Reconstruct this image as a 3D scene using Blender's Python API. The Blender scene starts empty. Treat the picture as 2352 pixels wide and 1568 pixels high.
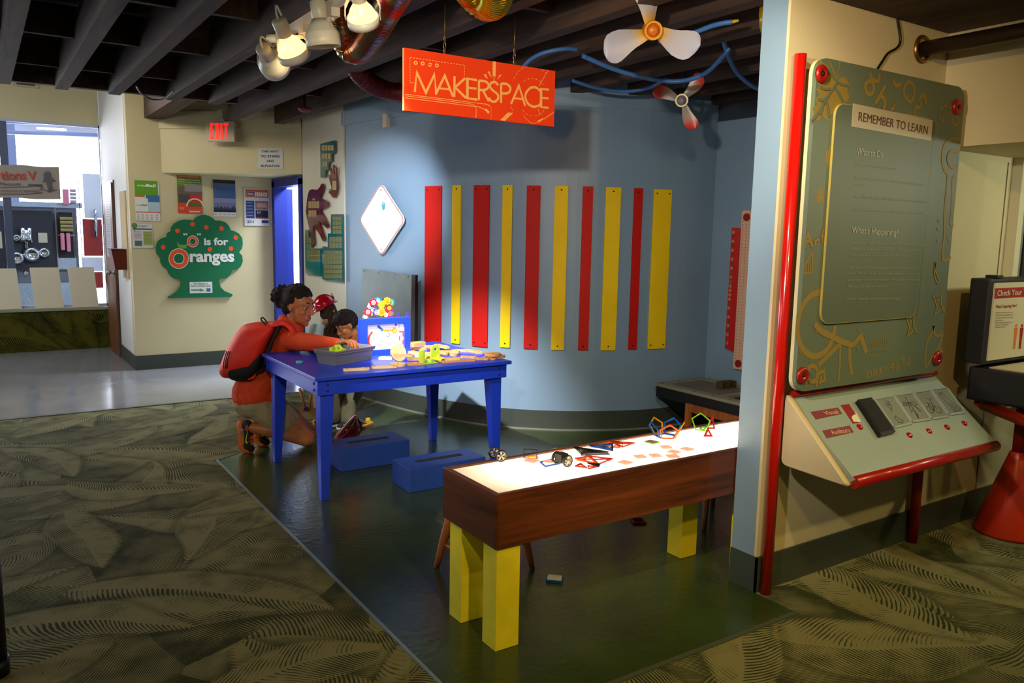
import bpy, bmesh, math, random
from mathutils import Vector, Matrix
PI = math.pi
C = bpy.context.scene.collection
SC = bpy.context.scene
rnd = random.Random(7)

# ---------------------------------------------------------------- camera
FPX, YAW, PIT, ROLL, EYE = 1838.4, 0.58622, 0.13659, 0.018846, 1.5
cy, sy, cp, sp, cr, sr = math.cos(YAW), math.sin(YAW), math.cos(PIT), math.sin(PIT), math.cos(ROLL), math.sin(ROLL)
_r = Vector((cy, -sy, 0)); _u = Vector((sy*sp, cy*sp, cp)); FWD = Vector((sy*cp, cy*cp, -sp))
RIGHT = _r*cr + _u*sr; UP = _u*cr - _r*sr
EYEP = Vector((0, 0, EYE))
cam = bpy.data.cameras.new('camera'); camo = bpy.data.objects.new('camera', cam); C.objects.link(camo)
camo.matrix_world = Matrix(((RIGHT.x, UP.x, -FWD.x, 0), (RIGHT.y, UP.y, -FWD.y, 0), (RIGHT.z, UP.z, -FWD.z, EYE), (0, 0, 0, 1)))
cam.sensor_width = 36; cam.lens = FPX/2352*36; cam.clip_start = 0.05; cam.clip_end = 100
SC.camera = camo
# ---------------------------------------------------------------- exposure, world
SC.view_settings.view_transform = 'Standard'; SC.view_settings.look = 'None'
SC.view_settings.gamma = 1; SC.view_settings.use_curve_mapping = False
SC.view_settings.exposure = 0.15
w = bpy.data.worlds.new('world'); SC.world = w; w.use_nodes = True
w.node_tree.nodes['Background'].inputs[0].default_value = (0.75, 0.78, 0.80, 1)
w.node_tree.nodes['Background'].inputs[1].default_value = 0.045
# ---------------------------------------------------------------- lights of the place
def spot(name, loc, target, power, col, deg, blend=0.35, size=0.03):
    l = bpy.data.lights.new(name, 'SPOT'); l.energy = power; l.color = col; l.spot_size = math.radians(deg)
    l.spot_blend = blend; l.shadow_soft_size = size
    o = bpy.data.objects.new(name, l); C.objects.link(o); o.location = loc
    o.rotation_euler = (Vector(target)-Vector(loc)).to_track_quat('-Z', 'Y').to_euler(); return o
def area(name, loc, target, sx, sy_, power, col):
    l = bpy.data.lights.new(name, 'AREA'); l.shape = 'RECTANGLE'; l.size = sx; l.size_y = sy_; l.energy = power; l.color = col
    o = bpy.data.objects.new(name, l); C.objects.link(o); o.location = loc
    o.rotation_euler = (Vector(target)-Vector(loc)).to_track_quat('-Z', 'Y').to_euler(); return o
# museum track spots standing above and behind the photographer
spot('gallery_spot', (0.30, 1.12, 2.12), (3.75, 4.2, 1.15), 205, (1, .88, .72), 74, .6, .04)
spot('gallery_spot', (1.75, 0.35, 2.42), (2.9, 2.3, 1.3), 72, (1, .62, .24), 85, .8, .04)
spot('gallery_spot', (0.9, -0.3, 2.45), (1.35, 2.2, 0), 140, (1, .74, .20), 66, 1.0, .05)
spot('gallery_spot', (2.9, 0.2, 2.45), (2.9, 1.2, 0), 84, (.90, .92, .16), 84, .9, .05)
spot('gallery_spot', (0.45, 6.85, 2.42), (1.5, 5.3, .6), 48, (1, .86, .66), 62, .9, .05)
spot('gallery_spot', (1.62, 1.55, 2.42), (4.7, 3.95, .95), 95, (1, .88, .68), 52, .9, .04)
spot('gallery_spot', (3.9, -.4, 2.40), (3.2, 2.1, .5), 66, (1, .78, .34), 70, .9, .05)
area('bay_fluorescent', (4.75, .85, 1.88), (4.3, 2.1, 1.0), .6, .12, 9, (.95, 1, .74))
# added daylight fill from the left side, ceiling tubes of the passage and of the window alcove
area('left_daylight_fill', (-3.35, 4.8, 1.4), (0, 5.4, -.6), 4.5, 1.2, 52, (.80, .90, 1))  # added cool fill in front of the closed left wall, no window there
area('passage_tube', (3.55, 8.9, 2.50), (3.55, 8.9, 0), .5, 1.2, 330, (.80, .88, 1))
area('alcove_tube', (-1.0, 9.0, 3.1), (-.2, 9.6, 0), 2.2, .4, 40, (.92, .95, 1))
area('bay_tube', (0, 11.75, 4.0), (0, 12.7, 1.0), 4, .3, 60, (.78, .86, 1))
area('back_wall_fill', (0.6, 7.75, 2.75), (1.6, 8.6, .6), 1.4, .2, 15, (1, .90, .68))  # added fill lamp to brighten the back wall, no fixture built

# ---------------------------------------------------------------- pixel -> point on a known plane
def ray(x, y): return FWD*1.0 + RIGHT*((x-1176)/FPX) - UP*((y-784)/FPX)
def at(x, y, z=0.0): d = ray(x, y); return EYEP + d*((z-EYE)/d.z)
def aty(x, y, Y): d = ray(x, y); return EYEP + d*(Y/d.y)
def atx(x, y, X): d = ray(x, y); return EYEP + d*(X/d.x)
WH = Vector((sy, cy, 0)); UH = Vector((cy, -sy, 0)); ZZ = Vector((0, 0, 1))
def pw(x, y, d): r = ray(x, y); return EYEP + r*(d/(r.dot(WH)))
def atp(x, y, p, n): r = ray(x, y); return EYEP + r*((Vector(p)-EYEP).dot(n)/r.dot(n))

# ---------------------------------------------------------------- materials
def lin(h):
    h = h.lstrip('#'); o = []
    for i in (0, 2, 4):
        c = int(h[i:i+2], 16)/255; o.append(c/12.92 if c <= .04045 else ((c+.055)/1.055)**2.4)
    return (*o, 1)
MATS = {}
def mat(name, col, rough=.5, metal=0, var=0.0, vs=8.0, bump=0.0, bs=60.0, coat=0.0, emit=None, es=0, trans=0, spec=.5):
    if name in MATS: return MATS[name]
    m = bpy.data.materials.new(name); m.use_nodes = True; nt = m.node_tree; b = nt.nodes['Principled BSDF']
    c = lin(col) if isinstance(col, str) else (*col, 1)
    b.inputs['Base Color'].default_value = c; b.inputs['Roughness'].default_value = rough; b.inputs['Metallic'].default_value = metal
    b.inputs['Coat Weight'].default_value = coat; b.inputs['Transmission Weight'].default_value = trans
    b.inputs['Specular IOR Level'].default_value = spec
    if emit: b.inputs['Emission Color'].default_value = lin(emit); b.inputs['Emission Strength'].default_value = es
    if var or bump:
        tc = nt.nodes.new('ShaderNodeTexCoord')
    if var:
        n = nt.nodes.new('ShaderNodeTexNoise'); n.inputs['Scale'].default_value = vs; n.inputs['Detail'].default_value = 6
        nt.links.new(tc.outputs['Object'], n.inputs['Vector'])
        r = nt.nodes.new('ShaderNodeMapRange'); r.inputs['From Min'].default_value = .3; r.inputs['From Max'].default_value = .7
        r.inputs['To Min'].default_value = 1-var; r.inputs['To Max'].default_value = 1+var
        nt.links.new(n.outputs['Fac'], r.inputs['Value'])
        x = nt.nodes.new('ShaderNodeVectorMath'); x.operation = 'SCALE'; x.inputs[0].default_value = c[:3]
        nt.links.new(r.outputs['Result'], x.inputs['Scale']); nt.links.new(x.outputs['Vector'], b.inputs['Base Color'])
    if bump:
        n = nt.nodes.new('ShaderNodeTexNoise'); n.inputs['Scale'].default_value = bs; n.inputs['Detail'].default_value = 4
        nt.links.new(tc.outputs['Object'], n.inputs['Vector'])
        bp = nt.nodes.new('ShaderNodeBump'); bp.inputs['Strength'].default_value = bump; bp.inputs['Distance'].default_value = .01
        nt.links.new(n.outputs['Fac'], bp.inputs['Height']); nt.links.new(bp.outputs['Normal'], b.inputs['Normal'])
    MATS[name] = m; return m
def wood(name, c1, c2, rough=.4, axis=0, scale=1.0, coat=0):
    m = bpy.data.materials.new(name); m.use_nodes = True; nt = m.node_tree; b = nt.nodes['Principled BSDF']
    tc = nt.nodes.new('ShaderNodeTexCoord'); mp = nt.nodes.new('ShaderNodeMapping')
    s = [26*scale]*3; s[axis] = 1.6*scale; mp.inputs['Scale'].default_value = s
    n = nt.nodes.new('ShaderNodeTexNoise'); n.inputs['Scale'].default_value = 1.0; n.inputs['Detail'].default_value = 8; n.inputs['Roughness'].default_value = .7
    n.inputs['Distortion'].default_value = .8
    r = nt.nodes.new('ShaderNodeValToRGB'); r.color_ramp.elements[0].position = .32; r.color_ramp.elements[1].position = .68
    r.color_ramp.elements[0].color = lin(c1); r.color_ramp.elements[1].color = lin(c2)
    nt.links.new(tc.outputs['Object'], mp.inputs['Vector']); nt.links.new(mp.outputs['Vector'], n.inputs['Vector'])
    nt.links.new(n.outputs['Fac'], r.inputs['Fac']); nt.links.new(r.outputs['Color'], b.inputs['Base Color'])
    b.inputs['Roughness'].default_value = rough; b.inputs['Coat Weight'].default_value = coat
    MATS[name] = m; return m
def frond_mat(name, light, dark, scale=1.0, rough=.95, freq=300):
    """printed palm-frond carpet: layers of overlapping feathered leaves, each cell one leaf with its own heading"""
    m = bpy.data.materials.new(name); m.use_nodes = True; nt = m.node_tree; N = nt.nodes; L = nt.links; b = N['Principled BSDF']
    def mt(op, a, bb=None, clamp=False):
        n = N.new('ShaderNodeMath'); n.operation = op; n.use_clamp = clamp
        for i, q in enumerate((a, bb)):
            if q is None: continue
            if isinstance(q, (int, float)): n.inputs[i].default_value = q
            else: L.new(q, n.inputs[i])
        return n.outputs[0]
    def noise(vec, sc, det=2):
        n = N.new('ShaderNodeTexNoise'); n.inputs['Scale'].default_value = sc; n.inputs['Detail'].default_value = det; L.new(vec, n.inputs['Vector']); return n
    def step(x, a, c):
        n = N.new('ShaderNodeMapRange'); n.interpolation_type = 'SMOOTHSTEP'; L.new(x, n.inputs['Value']); n.inputs['From Min'].default_value = a; n.inputs['From Max'].default_value = c; return n.outputs[0]
    tc = N.new('ShaderNodeTexCoord'); mp = N.new('ShaderNodeMapping'); mp.inputs['Scale'].default_value = (scale, scale, scale); L.new(tc.outputs['UV'], mp.inputs['Vector']); base = mp.outputs['Vector']
    wob = mt('ADD', mt('MULTIPLY', noise(base, 7, 2).outputs['Fac'], .022), mt('MULTIPLY', noise(base, 30, 2).outputs['Fac'], .008))
    patch = mt('MULTIPLY', mt('SUBTRACT', noise(base, 7.5, 4).outputs['Fac'], .5), 4.2)
    def layer(off, sc, masked, bendk, wid):
        mv = N.new('ShaderNodeVectorMath'); mv.operation = 'ADD'; L.new(base, mv.inputs[0]); mv.inputs[1].default_value = off
        nz = noise(mv.outputs[0], 1.6, 1); sub = N.new('ShaderNodeVectorMath'); sub.operation = 'MULTIPLY_ADD'; L.new(nz.outputs['Color'], sub.inputs[0]); sub.inputs[1].default_value = (.22,.22,0); L.new(mv.outputs[0], sub.inputs[2])
        v = N.new('ShaderNodeTexVoronoi'); v.voronoi_dimensions = '2D'; v.inputs['Scale'].default_value = sc; v.inputs['Randomness'].default_value = .75; L.new(sub.outputs[0], v.inputs['Vector'])
        loc = N.new('ShaderNodeVectorMath'); loc.operation = 'SUBTRACT'; L.new(sub.outputs[0], loc.inputs[0]); L.new(v.outputs['Position'], loc.inputs[1])
        sc_ = N.new('ShaderNodeSeparateColor'); L.new(v.outputs['Color'], sc_.inputs[0])
        ro = N.new('ShaderNodeVectorRotate'); ro.rotation_type = 'Z_AXIS'; L.new(loc.outputs[0], ro.inputs['Vector']); L.new(mt('MULTIPLY', sc_.outputs[0], 6.2832), ro.inputs['Angle'])
        sx = N.new('ShaderNodeSeparateXYZ'); L.new(ro.outputs[0], sx.inputs[0]); u = sx.outputs[0]
        bd = mt('MULTIPLY', mt('SUBTRACT', sc_.outputs[1], .5), bendk); vv = mt('SUBTRACT', sx.outputs[1], mt('MULTIPLY', mt('MULTIPLY', u, u), bd)); av = mt('ABSOLUTE', vv)
        ph = mt('ADD', mt('SUBTRACT', u, mt('ADD', mt('MULTIPLY', av, .55), mt('MULTIPLY', mt('MULTIPLY', av, av), 2.6))), wob)
        st = mt('SINE', mt('MULTIPLY', ph, freq))
        side = mt('MULTIPLY', mt('GREATER_THAN', vv, 0.0), .75)
        th = mt('ADD', mt('SUBTRACT', .48, mt('MULTIPLY', av, 3.6)), mt('ADD', patch, side))
        d = step(mt('SUBTRACT', st, th), -.4, .4)
        rib = step(av, .004, .011); d = mt('MULTIPLY', d, rib)
        w_ = mt('MULTIPLY', mt('SUBTRACT', 1.0, mt('MULTIPLY', mt('MULTIPLY', u, u), (sc/.62)**2)), wid)
        jag = mt('MULTIPLY', mt('ADD', st, 1.0), .012)
        k = step(mt('SUBTRACT', w_, mt('ADD', av, jag)), -.004, .006) if masked else None
        return d, k, w_, av
    d0, _, _, _ = layer((3.1,7.7,0), 1.3, False, 2.0, .2); d0 = mt('ADD', d0, .12, True)
    for off, sc, wd in (((11.3,2.9,0), 1.0, .20), ((27.7,15.1,0), 1.1, .18), ((5.3,31.1,0), 1.25, .15)):
        d1, k1, w1, a1 = layer(off, sc, True, 2.2, wd)
        # leaf above throws a dark printed fringe on the one below
        fr = step(mt('SUBTRACT', a1, w1), .055, .0); fr = mt('MULTIPLY', fr, .38); d0 = mt('ADD', d0, fr, True)
        mxn = N.new('ShaderNodeMix'); L.new(k1, mxn.inputs['Factor']); L.new(d0, mxn.inputs['A']); L.new(d1, mxn.inputs['B']); d0 = mxn.outputs['Result']
    fz = noise(base, 340, 2); f = mt('ADD', mt('MULTIPLY', d0, .95), mt('MULTIPLY', mt('SUBTRACT', fz.outputs['Fac'], .5), .5), True)
    mx = N.new('ShaderNodeMix'); mx.data_type = 'RGBA'; L.new(f, mx.inputs['Factor']); mx.inputs['A'].default_value = lin(light); mx.inputs['B'].default_value = lin(dark)
    L.new(mx.outputs['Result'], b.inputs['Base Color']); b.inputs['Roughness'].default_value = rough; b.inputs['Specular IOR Level'].default_value = .15
    MATS[name] = m; return m

# ---------------------------------------------------------------- mesh builder
class MB:
    def __init__(s): s.bm = bmesh.new(); s.mi = 0; s.sm = False
    def _f(s, vs):
        try:
            f = s.bm.faces.new(vs); f.material_index = s.mi; f.smooth = s.sm; return f
        except ValueError: return None
    def raw(s, verts, faces, M=None):
        vs = [s.bm.verts.new((M @ Vector(v)) if M else Vector(v)) for v in verts]
        for f in faces: s._f([vs[i] for i in f])
        return s
    def box(s, lo, hi, M=None, bev=0, seg=2):
        x0, y0, z0 = lo; x1, y1, z1 = hi
        V = [(x0,y0,z0),(x1,y0,z0),(x1,y1,z0),(x0,y1,z0),(x0,y0,z1),(x1,y0,z1),(x1,y1,z1),(x0,y1,z1)]
        F = [(3,2,1,0),(4,5,6,7),(0,1,5,4),(1,2,6,5),(2,3,7,6),(3,0,4,7)]
        if not bev: return s.raw(V, F, M)
        b2 = bmesh.new(); vs = [b2.verts.new(v) for v in V]
        for f in F: b2.faces.new([vs[i] for i in f])
        bmesh.ops.bevel(b2, geom=list(b2.edges), offset=bev, segments=seg, profile=.7, affect='EDGES')
        s.add(b2, M); return s
    def add(s, b2, M=None):
        b2.verts.index_update(); vs = [s.bm.verts.new((M @ v.co) if M else v.co) for v in b2.verts]
        for f in b2.faces: s._f([vs[v.index] for v in f.verts])
        b2.free(); return s
    def hexa(s, b, t):
        """frustum from 4 bottom points to 4 top points"""
        return s.raw(list(b)+list(t), [(3,2,1,0),(4,5,6,7),(0,1,5,4),(1,2,6,5),(2,3,7,6),(3,0,4,7)])
    def prism(s, poly, t, M=None, z0=0.0):
        n = len(poly); V = [(p[0], p[1], z0) for p in poly]+[(p[0], p[1], z0+t) for p in poly]
        F = [tuple(range(n-1, -1, -1)), tuple(range(n, 2*n))]+[(i, (i+1) % n, n+(i+1) % n, n+i) for i in range(n)]
        return s.raw(V, F, M)
    def slab(s, pts, nrm, t):
        """polygon given as 3-D points, thickened along nrm"""
        n = len(pts); nrm = Vector(nrm); V = [Vector(p) for p in pts]+[Vector(p)+nrm*t for p in pts]
        F = [tuple(range(n-1, -1, -1)), tuple(range(n, 2*n))]+[(i, (i+1) % n, n+(i+1) % n, n+i) for i in range(n)]
        return s.raw(V, F)
    def ringprism(s, outer, inner, t, M=None, z0=0.0):
        n = len(outer)
        V = [(p[0],p[1],z0) for p in outer]+[(p[0],p[1],z0) for p in inner]+[(p[0],p[1],z0+t) for p in outer]+[(p[0],p[1],z0+t) for p in inner]
        F = []
        for i in range(n):
            j = (i+1) % n
            F += [(i,n+i,n+j,j),(2*n+i,2*n+j,3*n+j,3*n+i),(i,j,2*n+j,2*n+i),(n+j,n+i,3*n+i,3*n+j)]
        return s.raw(V, F, M)
    def tube(s, pts, r, n=10, closed=False, caps=True, smooth=True):
        pts = [Vector(p) for p in pts]; k = len(pts); rs = r if isinstance(r, (list, tuple)) else [r]*k
        rings = []; a = None; s0 = s.sm; s.sm = smooth
        for i, p in enumerate(pts):
            if closed: d = pts[(i+1) % k]-pts[i-1]
            else: d = pts[min(i+1, k-1)]-pts[max(i-1, 0)]
            if d.length < 1e-9: d = Vector((0,0,1))
            d.normalize()
            if a is None:
                a = d.orthogonal().normalized()
            else:
                a = a - d*a.dot(d)
                a = a.normalized() if a.length > 1e-6 else d.orthogonal().normalized()
            b = d.cross(a)
            rings.append([s.bm.verts.new(p+(a*math.cos(2*PI*j/n)+b*math.sin(2*PI*j/n))*rs[i]) for j in range(n)])
        for i in range(k if closed else k-1):
            A = rings[i]; B = rings[(i+1) % k]
            for j in range(n): s._f([A[j], A[(j+1) % n], B[(j+1) % n], B[j]])
        s.sm = False
        if caps and not closed:
            s._f(rings[0][::-1]); s._f(rings[-1])
        s.sm = s0; return s
    def cyl(s, p0, p1, r0, r1=None, n=20, smooth=True): return s.tube([p0, p1], [r0, r0 if r1 is None else r1], n, smooth=smooth)
    def lathe(s, prof, M=None, n=28, smooth=True, close=False):
        """profile [(r,z)] spun about local z"""
        s0 = s.sm; s.sm = smooth; rings = []
        for r, z in prof:
            if r < 1e-6: rings.append([s.bm.verts.new((M @ Vector((0,0,z))) if M else (0,0,z))])
            else: rings.append([s.bm.verts.new((M @ Vector((r*math.cos(2*PI*j/n), r*math.sin(2*PI*j/n), z))) if M else (r*math.cos(2*PI*j/n), r*math.sin(2*PI*j/n), z)) for j in range(n)])
        R2 = rings+[rings[0]] if close else rings
        for A, B in zip(R2, R2[1:]):
            for j in range(n):
                a0, a1 = A[j % len(A)], A[(j+1) % len(A)]; b0, b1 = B[j % len(B)], B[(j+1) % len(B)]
                vs = []
                for q in (a0, a1, b1, b0):
                    if q not in vs: vs.append(q)
                if len(vs) > 2: s._f(vs)
        if not close:
            s.sm = False
            if len(rings[0]) > 1: s._f(rings[0][::-1])
            if len(rings[-1]) > 1: s._f(rings[-1])
        s.sm = s0; return s
    def ball(s, c, r, n=14, M=None, smooth=True):
        r = r if isinstance(r, (tuple, list, Vector)) else (r, r, r); h = max(6, n//2)
        T = Matrix.Translation(Vector(c)) @ (M if M else Matrix()) @ Matrix.Diagonal((*r, 1))
        return s.lathe([(math.sin(PI*i/h), -math.cos(PI*i/h)) for i in range(h+1)], T, n, smooth)
    def ribbon(s, pts, wd, nrm, t=.001, closed=False):
        """flat painted line: 3-D points in a plane of normal nrm"""
        pts = [Vector(p) for p in pts]; nrm = Vector(nrm).normalized(); k = len(pts)
        Lf = []; Rt = []
        for i in range(k):
            a = pts[i-1] if (i or closed) else pts[i]; b = pts[(i+1) % k] if (i < k-1 or closed) else pts[i]
            d = (b-a)
            if d.length < 1e-9: d = Vector((1,0,0))
            d.normalize(); sd = nrm.cross(d)*(wd/2); m = 1.0
            if 0 < i < k-1 or closed:
                d1 = (pts[i]-pts[i-1]).normalized(); d2 = (pts[(i+1) % k]-pts[i]).normalized()
                c = max(.45, math.sqrt(max(0, (1+d1.dot(d2))/2))); m = 1/c
            Lf.append(pts[i]+sd*m); Rt.append(pts[i]-sd*m)
        vs = [s.bm.verts.new(p+nrm*t) for p in Lf]; ws = [s.bm.verts.new(p+nrm*t) for p in Rt]
        for i in range(k if closed else k-1):
            j = (i+1) % k; s._f([vs[i], ws[i], ws[j], vs[j]])
        return s
    def face(s, pts): return s.raw(pts, [tuple(range(len(pts)))])
    def build(s, name, mats, parent=None, label=None, rec=False):
        me = bpy.data.meshes.new(name)
        if rec: bmesh.ops.recalc_face_normals(s.bm, faces=s.bm.faces)
        s.bm.to_mesh(me); s.bm.free()
        for m in (mats if isinstance(mats, (list, tuple)) else [mats]): me.materials.append(m)
        o = bpy.data.objects.new(name, me); C.objects.link(o)
        if parent is not None:
            o.parent = parent; o.matrix_parent_inverse = Matrix.Translation(-TL[parent.name]) if parent.name in TL else Matrix()
        if label: o['label'] = label
        return o
TL = {}
def thing(name, label, cat, loc=(0,0,0), group=None):
    """an Empty at the base; parts are modelled in world coordinates and hung under it"""
    o = bpy.data.objects.new(name, None); C.objects.link(o); o.location = loc; o.empty_display_size = .05
    TL[o.name] = Vector(loc); o['label'] = label; o['category'] = cat
    if group: o['group'] = group
    return o
def tag(o, label, cat, group=None):
    o['label'] = label; o['category'] = cat
    if group: o['group'] = group
    return o
def struct(o): o['kind'] = 'structure'; return o
def frame(x, y, z, o):
    """4x4 with columns x,y,z and origin o"""
    x, y, z, o = Vector(x), Vector(y), Vector(z), Vector(o)
    return Matrix(((x.x,y.x,z.x,o.x),(x.y,y.y,z.y,o.y),(x.z,y.z,z.z,o.z),(0,0,0,1)))
def facing(o, n, up=ZZ):
    """local x to the viewer's right, y up, z out along n"""
    n = Vector(n).normalized(); up = Vector(up); up = (up-n*up.dot(n)).normalized(); return frame(up.cross(n), up, n, o)
def rotz(a, o=(0,0,0)): return Matrix.Translation(Vector(o)) @ Matrix.Rotation(a, 4, 'Z')
def circ(r, n=24, c=(0,0), a0=0, a1=2*PI): return [(c[0]+r*math.cos(a0+(a1-a0)*i/n), c[1]+r*math.sin(a0+(a1-a0)*i/n)) for i in range(n if abs(a1-a0-2*PI) < 1e-6 else n+1)]
def rrect(x0, y0, x1, y1, r, n=5):
    o = []
    for cx, cy_, a in ((x1-r, y1-r, 0), (x0+r, y1-r, PI/2), (x0+r, y0+r, PI), (x1-r, y0+r, 1.5*PI)):
        o += [(cx+r*math.cos(a+PI/2*i/n), cy_+r*math.sin(a+PI/2*i/n)) for i in range(n+1)]
    return o
def spline(pts, k=6, closed=False):
    pts = [Vector(p) for p in pts]; n = len(pts); out = []
    for i in range(n if closed else n-1):
        p0 = pts[i-1] if (i or closed) else pts[i]; p1 = pts[i]; p2 = pts[(i+1) % n]; p3 = pts[(i+2) % n] if (closed or i+2 < n) else p2
        for j in range(k):
            t = j/k
            out.append(.5*((2*p1)+(p2-p0)*t+(2*p0-5*p1+4*p2-p3)*t*t+(3*p1-p0-3*p2+p3)*t**3))
    if not closed: out.append(pts[-1])
    return out
# lettering: outlines of the built-in face, cached as triangles
_TX = {}
def glyphs(txt, bold=0.0):
    k = (txt, bold)
    if k in _TX: return _TX[k]
    cu = bpy.data.curves.new('t', 'FONT'); cu.body = txt; cu.size = 1; cu.offset = bold; cu.resolution_u = 3
    o = bpy.data.objects.new('t', cu); C.objects.link(o)
    dg = bpy.context.evaluated_depsgraph_get(); me = bpy.data.meshes.new_from_object(o.evaluated_get(dg))
    V = [(v.co.x, v.co.y) for v in me.vertices]; F = [tuple(p.vertices) for p in me.polygons]
    bpy.data.objects.remove(o); bpy.data.curves.remove(cu); bpy.data.meshes.remove(me)
    _TX[k] = (V, F); return V, F
def text(mb, txt, p0, p1, h, nrm, bold=0.0, lift=.001, slant=0):
    """letters from p0 to p1 along the baseline, cap height h, on a plane of normal nrm"""
    if bold and ('M' in txt or 'W' in txt):            # sharp letters: thicken by a small sideways repeat
        p0, p1 = Vector(p0), Vector(p1); e = (p1-p0).normalized()*h*bold*1.2
        for i in (-1, 0, 1): text(mb, txt, p0+e*(i+1), p1+e*(i-1), h, nrm, 0.0, lift+.00012*(i+1), slant)
        return mb
    V, F = glyphs(txt, bold)
    if not V: return mb
    x0 = min(v[0] for v in V); x1 = max(v[0] for v in V); p0 = Vector(p0); d = Vector(p1)-p0; nrm = Vector(nrm).normalized()
    up = nrm.cross(d).normalized(); k = h/.69
    mb.raw([p0+d*((v[0]-x0+slant*v[1])/(x1-x0))+up*(v[1]*k)+nrm*lift for v in V], F); return mb
def ptext(mb, txt, a, b, hpx, P, n, bold=0.0, lift=.001):
    """same, with the baseline ends and cap height read in pixels on the plane through P"""
    A = atp(a[0], a[1], P, n); B = atp(b[0], b[1], P, n); T = atp(a[0], a[1]-hpx, P, n)
    return text(mb, txt, A, B, (T-A).length, n, bold, lift)

# ================================================================ materials used around the room
CREAM = mat('cream_paint', '#c9bd93', .65, var=.04, vs=2, bump=.05, bs=90)
BLUEW = mat('blue_wall_paint', '#7b94a9', .42, var=.05, vs=1.5, bump=.06, bs=70)
BASEM = mat('cove_base_rubber', '#3a4138', .45)
VINYL = mat('dark_green_vinyl', '#33421f', .22, var=.30, vs=3.2, bump=.14, bs=32)
TILE = mat('grey_vinyl_tile', '#77787a', .16, var=.12, vs=2.2, bump=.03, bs=12)
CARP = frond_mat('palm_carpet', '#807b58', '#2b321b', 1.0)
BENCHC = frond_mat('palm_carpet_bench', '#4f4d16', '#171a07', 1.0)
JOIST = wood('joist_timber', '#1a100a', '#523822', .75, 1, .7)
DARK = mat('ceiling_black', '#0b0907', .95)
BLUEP = mat('royal_blue_paint', '#1a3ed6', .40, var=.05, vs=6, coat=.08)
BLUED = mat('royal_blue_frame', '#1a2a86', .45)
WOODR = wood('redwood_stain', '#2c1208', '#74391a', .32, 0, .55, .25)
YEL = mat('yellow_paint', '#e6d41c', .5, var=.06, vs=14)
REDP = mat('red_gloss_paint', '#c01008', .22, coat=.4)
WHITE = mat('white_plastic', '#e6e4de', .4); BLACK = mat('black_plastic', '#0c0c0d', .4); STEEL = mat('steel', '#9a9a98', .28, .9)
BRASS = mat('brass', '#9c7430', .3, .9); GREYP = mat('grey_plastic', '#6d6e74', .45); DGREY = mat('dark_grey', '#232426', .6)
def plain(name, h, r=.55, **k): return mat(name, h, r, **k)

# ================================================================ setting
def uvquad(mb, pts, uv=None):
    l = mb.bm.loops.layers.uv.verify(); f = mb._f([mb.bm.verts.new(p) for p in pts])
    for lp, p in zip(f.loops, uv or [(q[0], q[1]) for q in pts]): lp[l].uv = p
    return mb
VT = [(1.2, 5.21), (1.2, 1.9), (2.655, 1.9), (2.655, 2.12), (5.4, 2.12), (5.4, 6.6), (2.86, 6.32)]
m = MB(); m.prism([(-6,-4), (8,-4), (8,12.5), (-6,12.5)], .2, None, -.235); struct(m.build('floor', mat('slab', '#50504c', .8)))
m = MB(); uvquad(m, [(-6,-4,-.03), (8,-4,-.03), (8,7.12,-.03), (-6,7.12,-.03)])
l = m.bm.loops.layers.uv.verify(); m.bm.faces.ensure_lookup_table()
ex = bmesh.ops.extrude_face_region(m.bm, geom=list(m.bm.faces)); bmesh.ops.translate(m.bm, verts=[v for v in ex['geom'] if isinstance(v, bmesh.types.BMVert)], vec=(0,0,.03))
for f in m.bm.faces:
    for lp in f.loops: lp[l].uv = (lp.vert.co.x, lp.vert.co.y)
struct(m.build('floor_carpet', CARP, rec=True))
m = MB(); m.box((-6, 7.12, -.03), (8, 12.5, 0)); struct(m.build('floor_tile', TILE))
m = MB(); m.prism(VT, .004, None, -.001); struct(m.build('floor_vinyl', VINYL, rec=True))
m = MB(); m.box((1.190, 1.9, 0), (1.202, 5.215, .006)); m.raw([], [])
struct(m.build('trim_1', mat('vinyl_edge_strip', '#8fa6ad', .3, .5)))
m = MB(); m.slab([(1.18,5.215,0), (1.205,5.21,0), (2.86,6.325,0), (2.85,6.34,0)], (0,0,1), .005); struct(m.build('trim_2', mat('vinyl_edge_dark', '#4a4f44', .4)))
m = MB(); m.box((1.178,1.882,0), (2.66,1.902,.006)); struct(m.build('trim_3', MATS['vinyl_edge_dark']))
m = MB(); m.box((-6,7.10,0), (2.3,7.135,.005)); struct(m.build('trim_4', MATS['vinyl_edge_dark']))

# curved blue wall
WP = [(2.76,6.95), (2.775,6.75), (2.84,6.3), (2.98,5.72), (3.25,5.14), (3.62,4.78), (4.1,4.54), (4.5,4.47), (4.89,4.5)]
WC = [Vector((p.x, p.y)) for p in spline([(*p, 0) for p in WP], 10)]
WL = [0.0]
for a, b in zip(WC, WC[1:]): WL.append(WL[-1]+(b-a).length)
def wpt(s, off=0.0):
    s = max(0, min(WL[-1]-1e-6, s)); i = max(j for j in range(len(WL)-1) if WL[j] <= s)
    t = (s-WL[i])/(WL[i+1]-WL[i]); p = WC[i].lerp(WC[i+1], t); d = (WC[i+1]-WC[i]).normalized(); n = Vector((d.y, -d.x))
    n = n if n.dot(-p) > 0 else -n
    return p+n*off, n
def ws(x, y):
    """arc length on the curved wall of the point seen at pixel x, y"""
    best = None; d = ray(x, y); d2 = Vector((d.x, d.y)).normalized()
    for i in range(len(WC)-1):
        a, b = WC[i], WC[i+1]; ca = d2.x*a.y-d2.y*a.x; cb = d2.x*b.y-d2.y*b.x
        if ca*cb <= 0: return WL[i]+(WL[i+1]-WL[i])*abs(ca)/(abs(ca)+abs(cb)+1e-9)
    return 0.0
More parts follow.
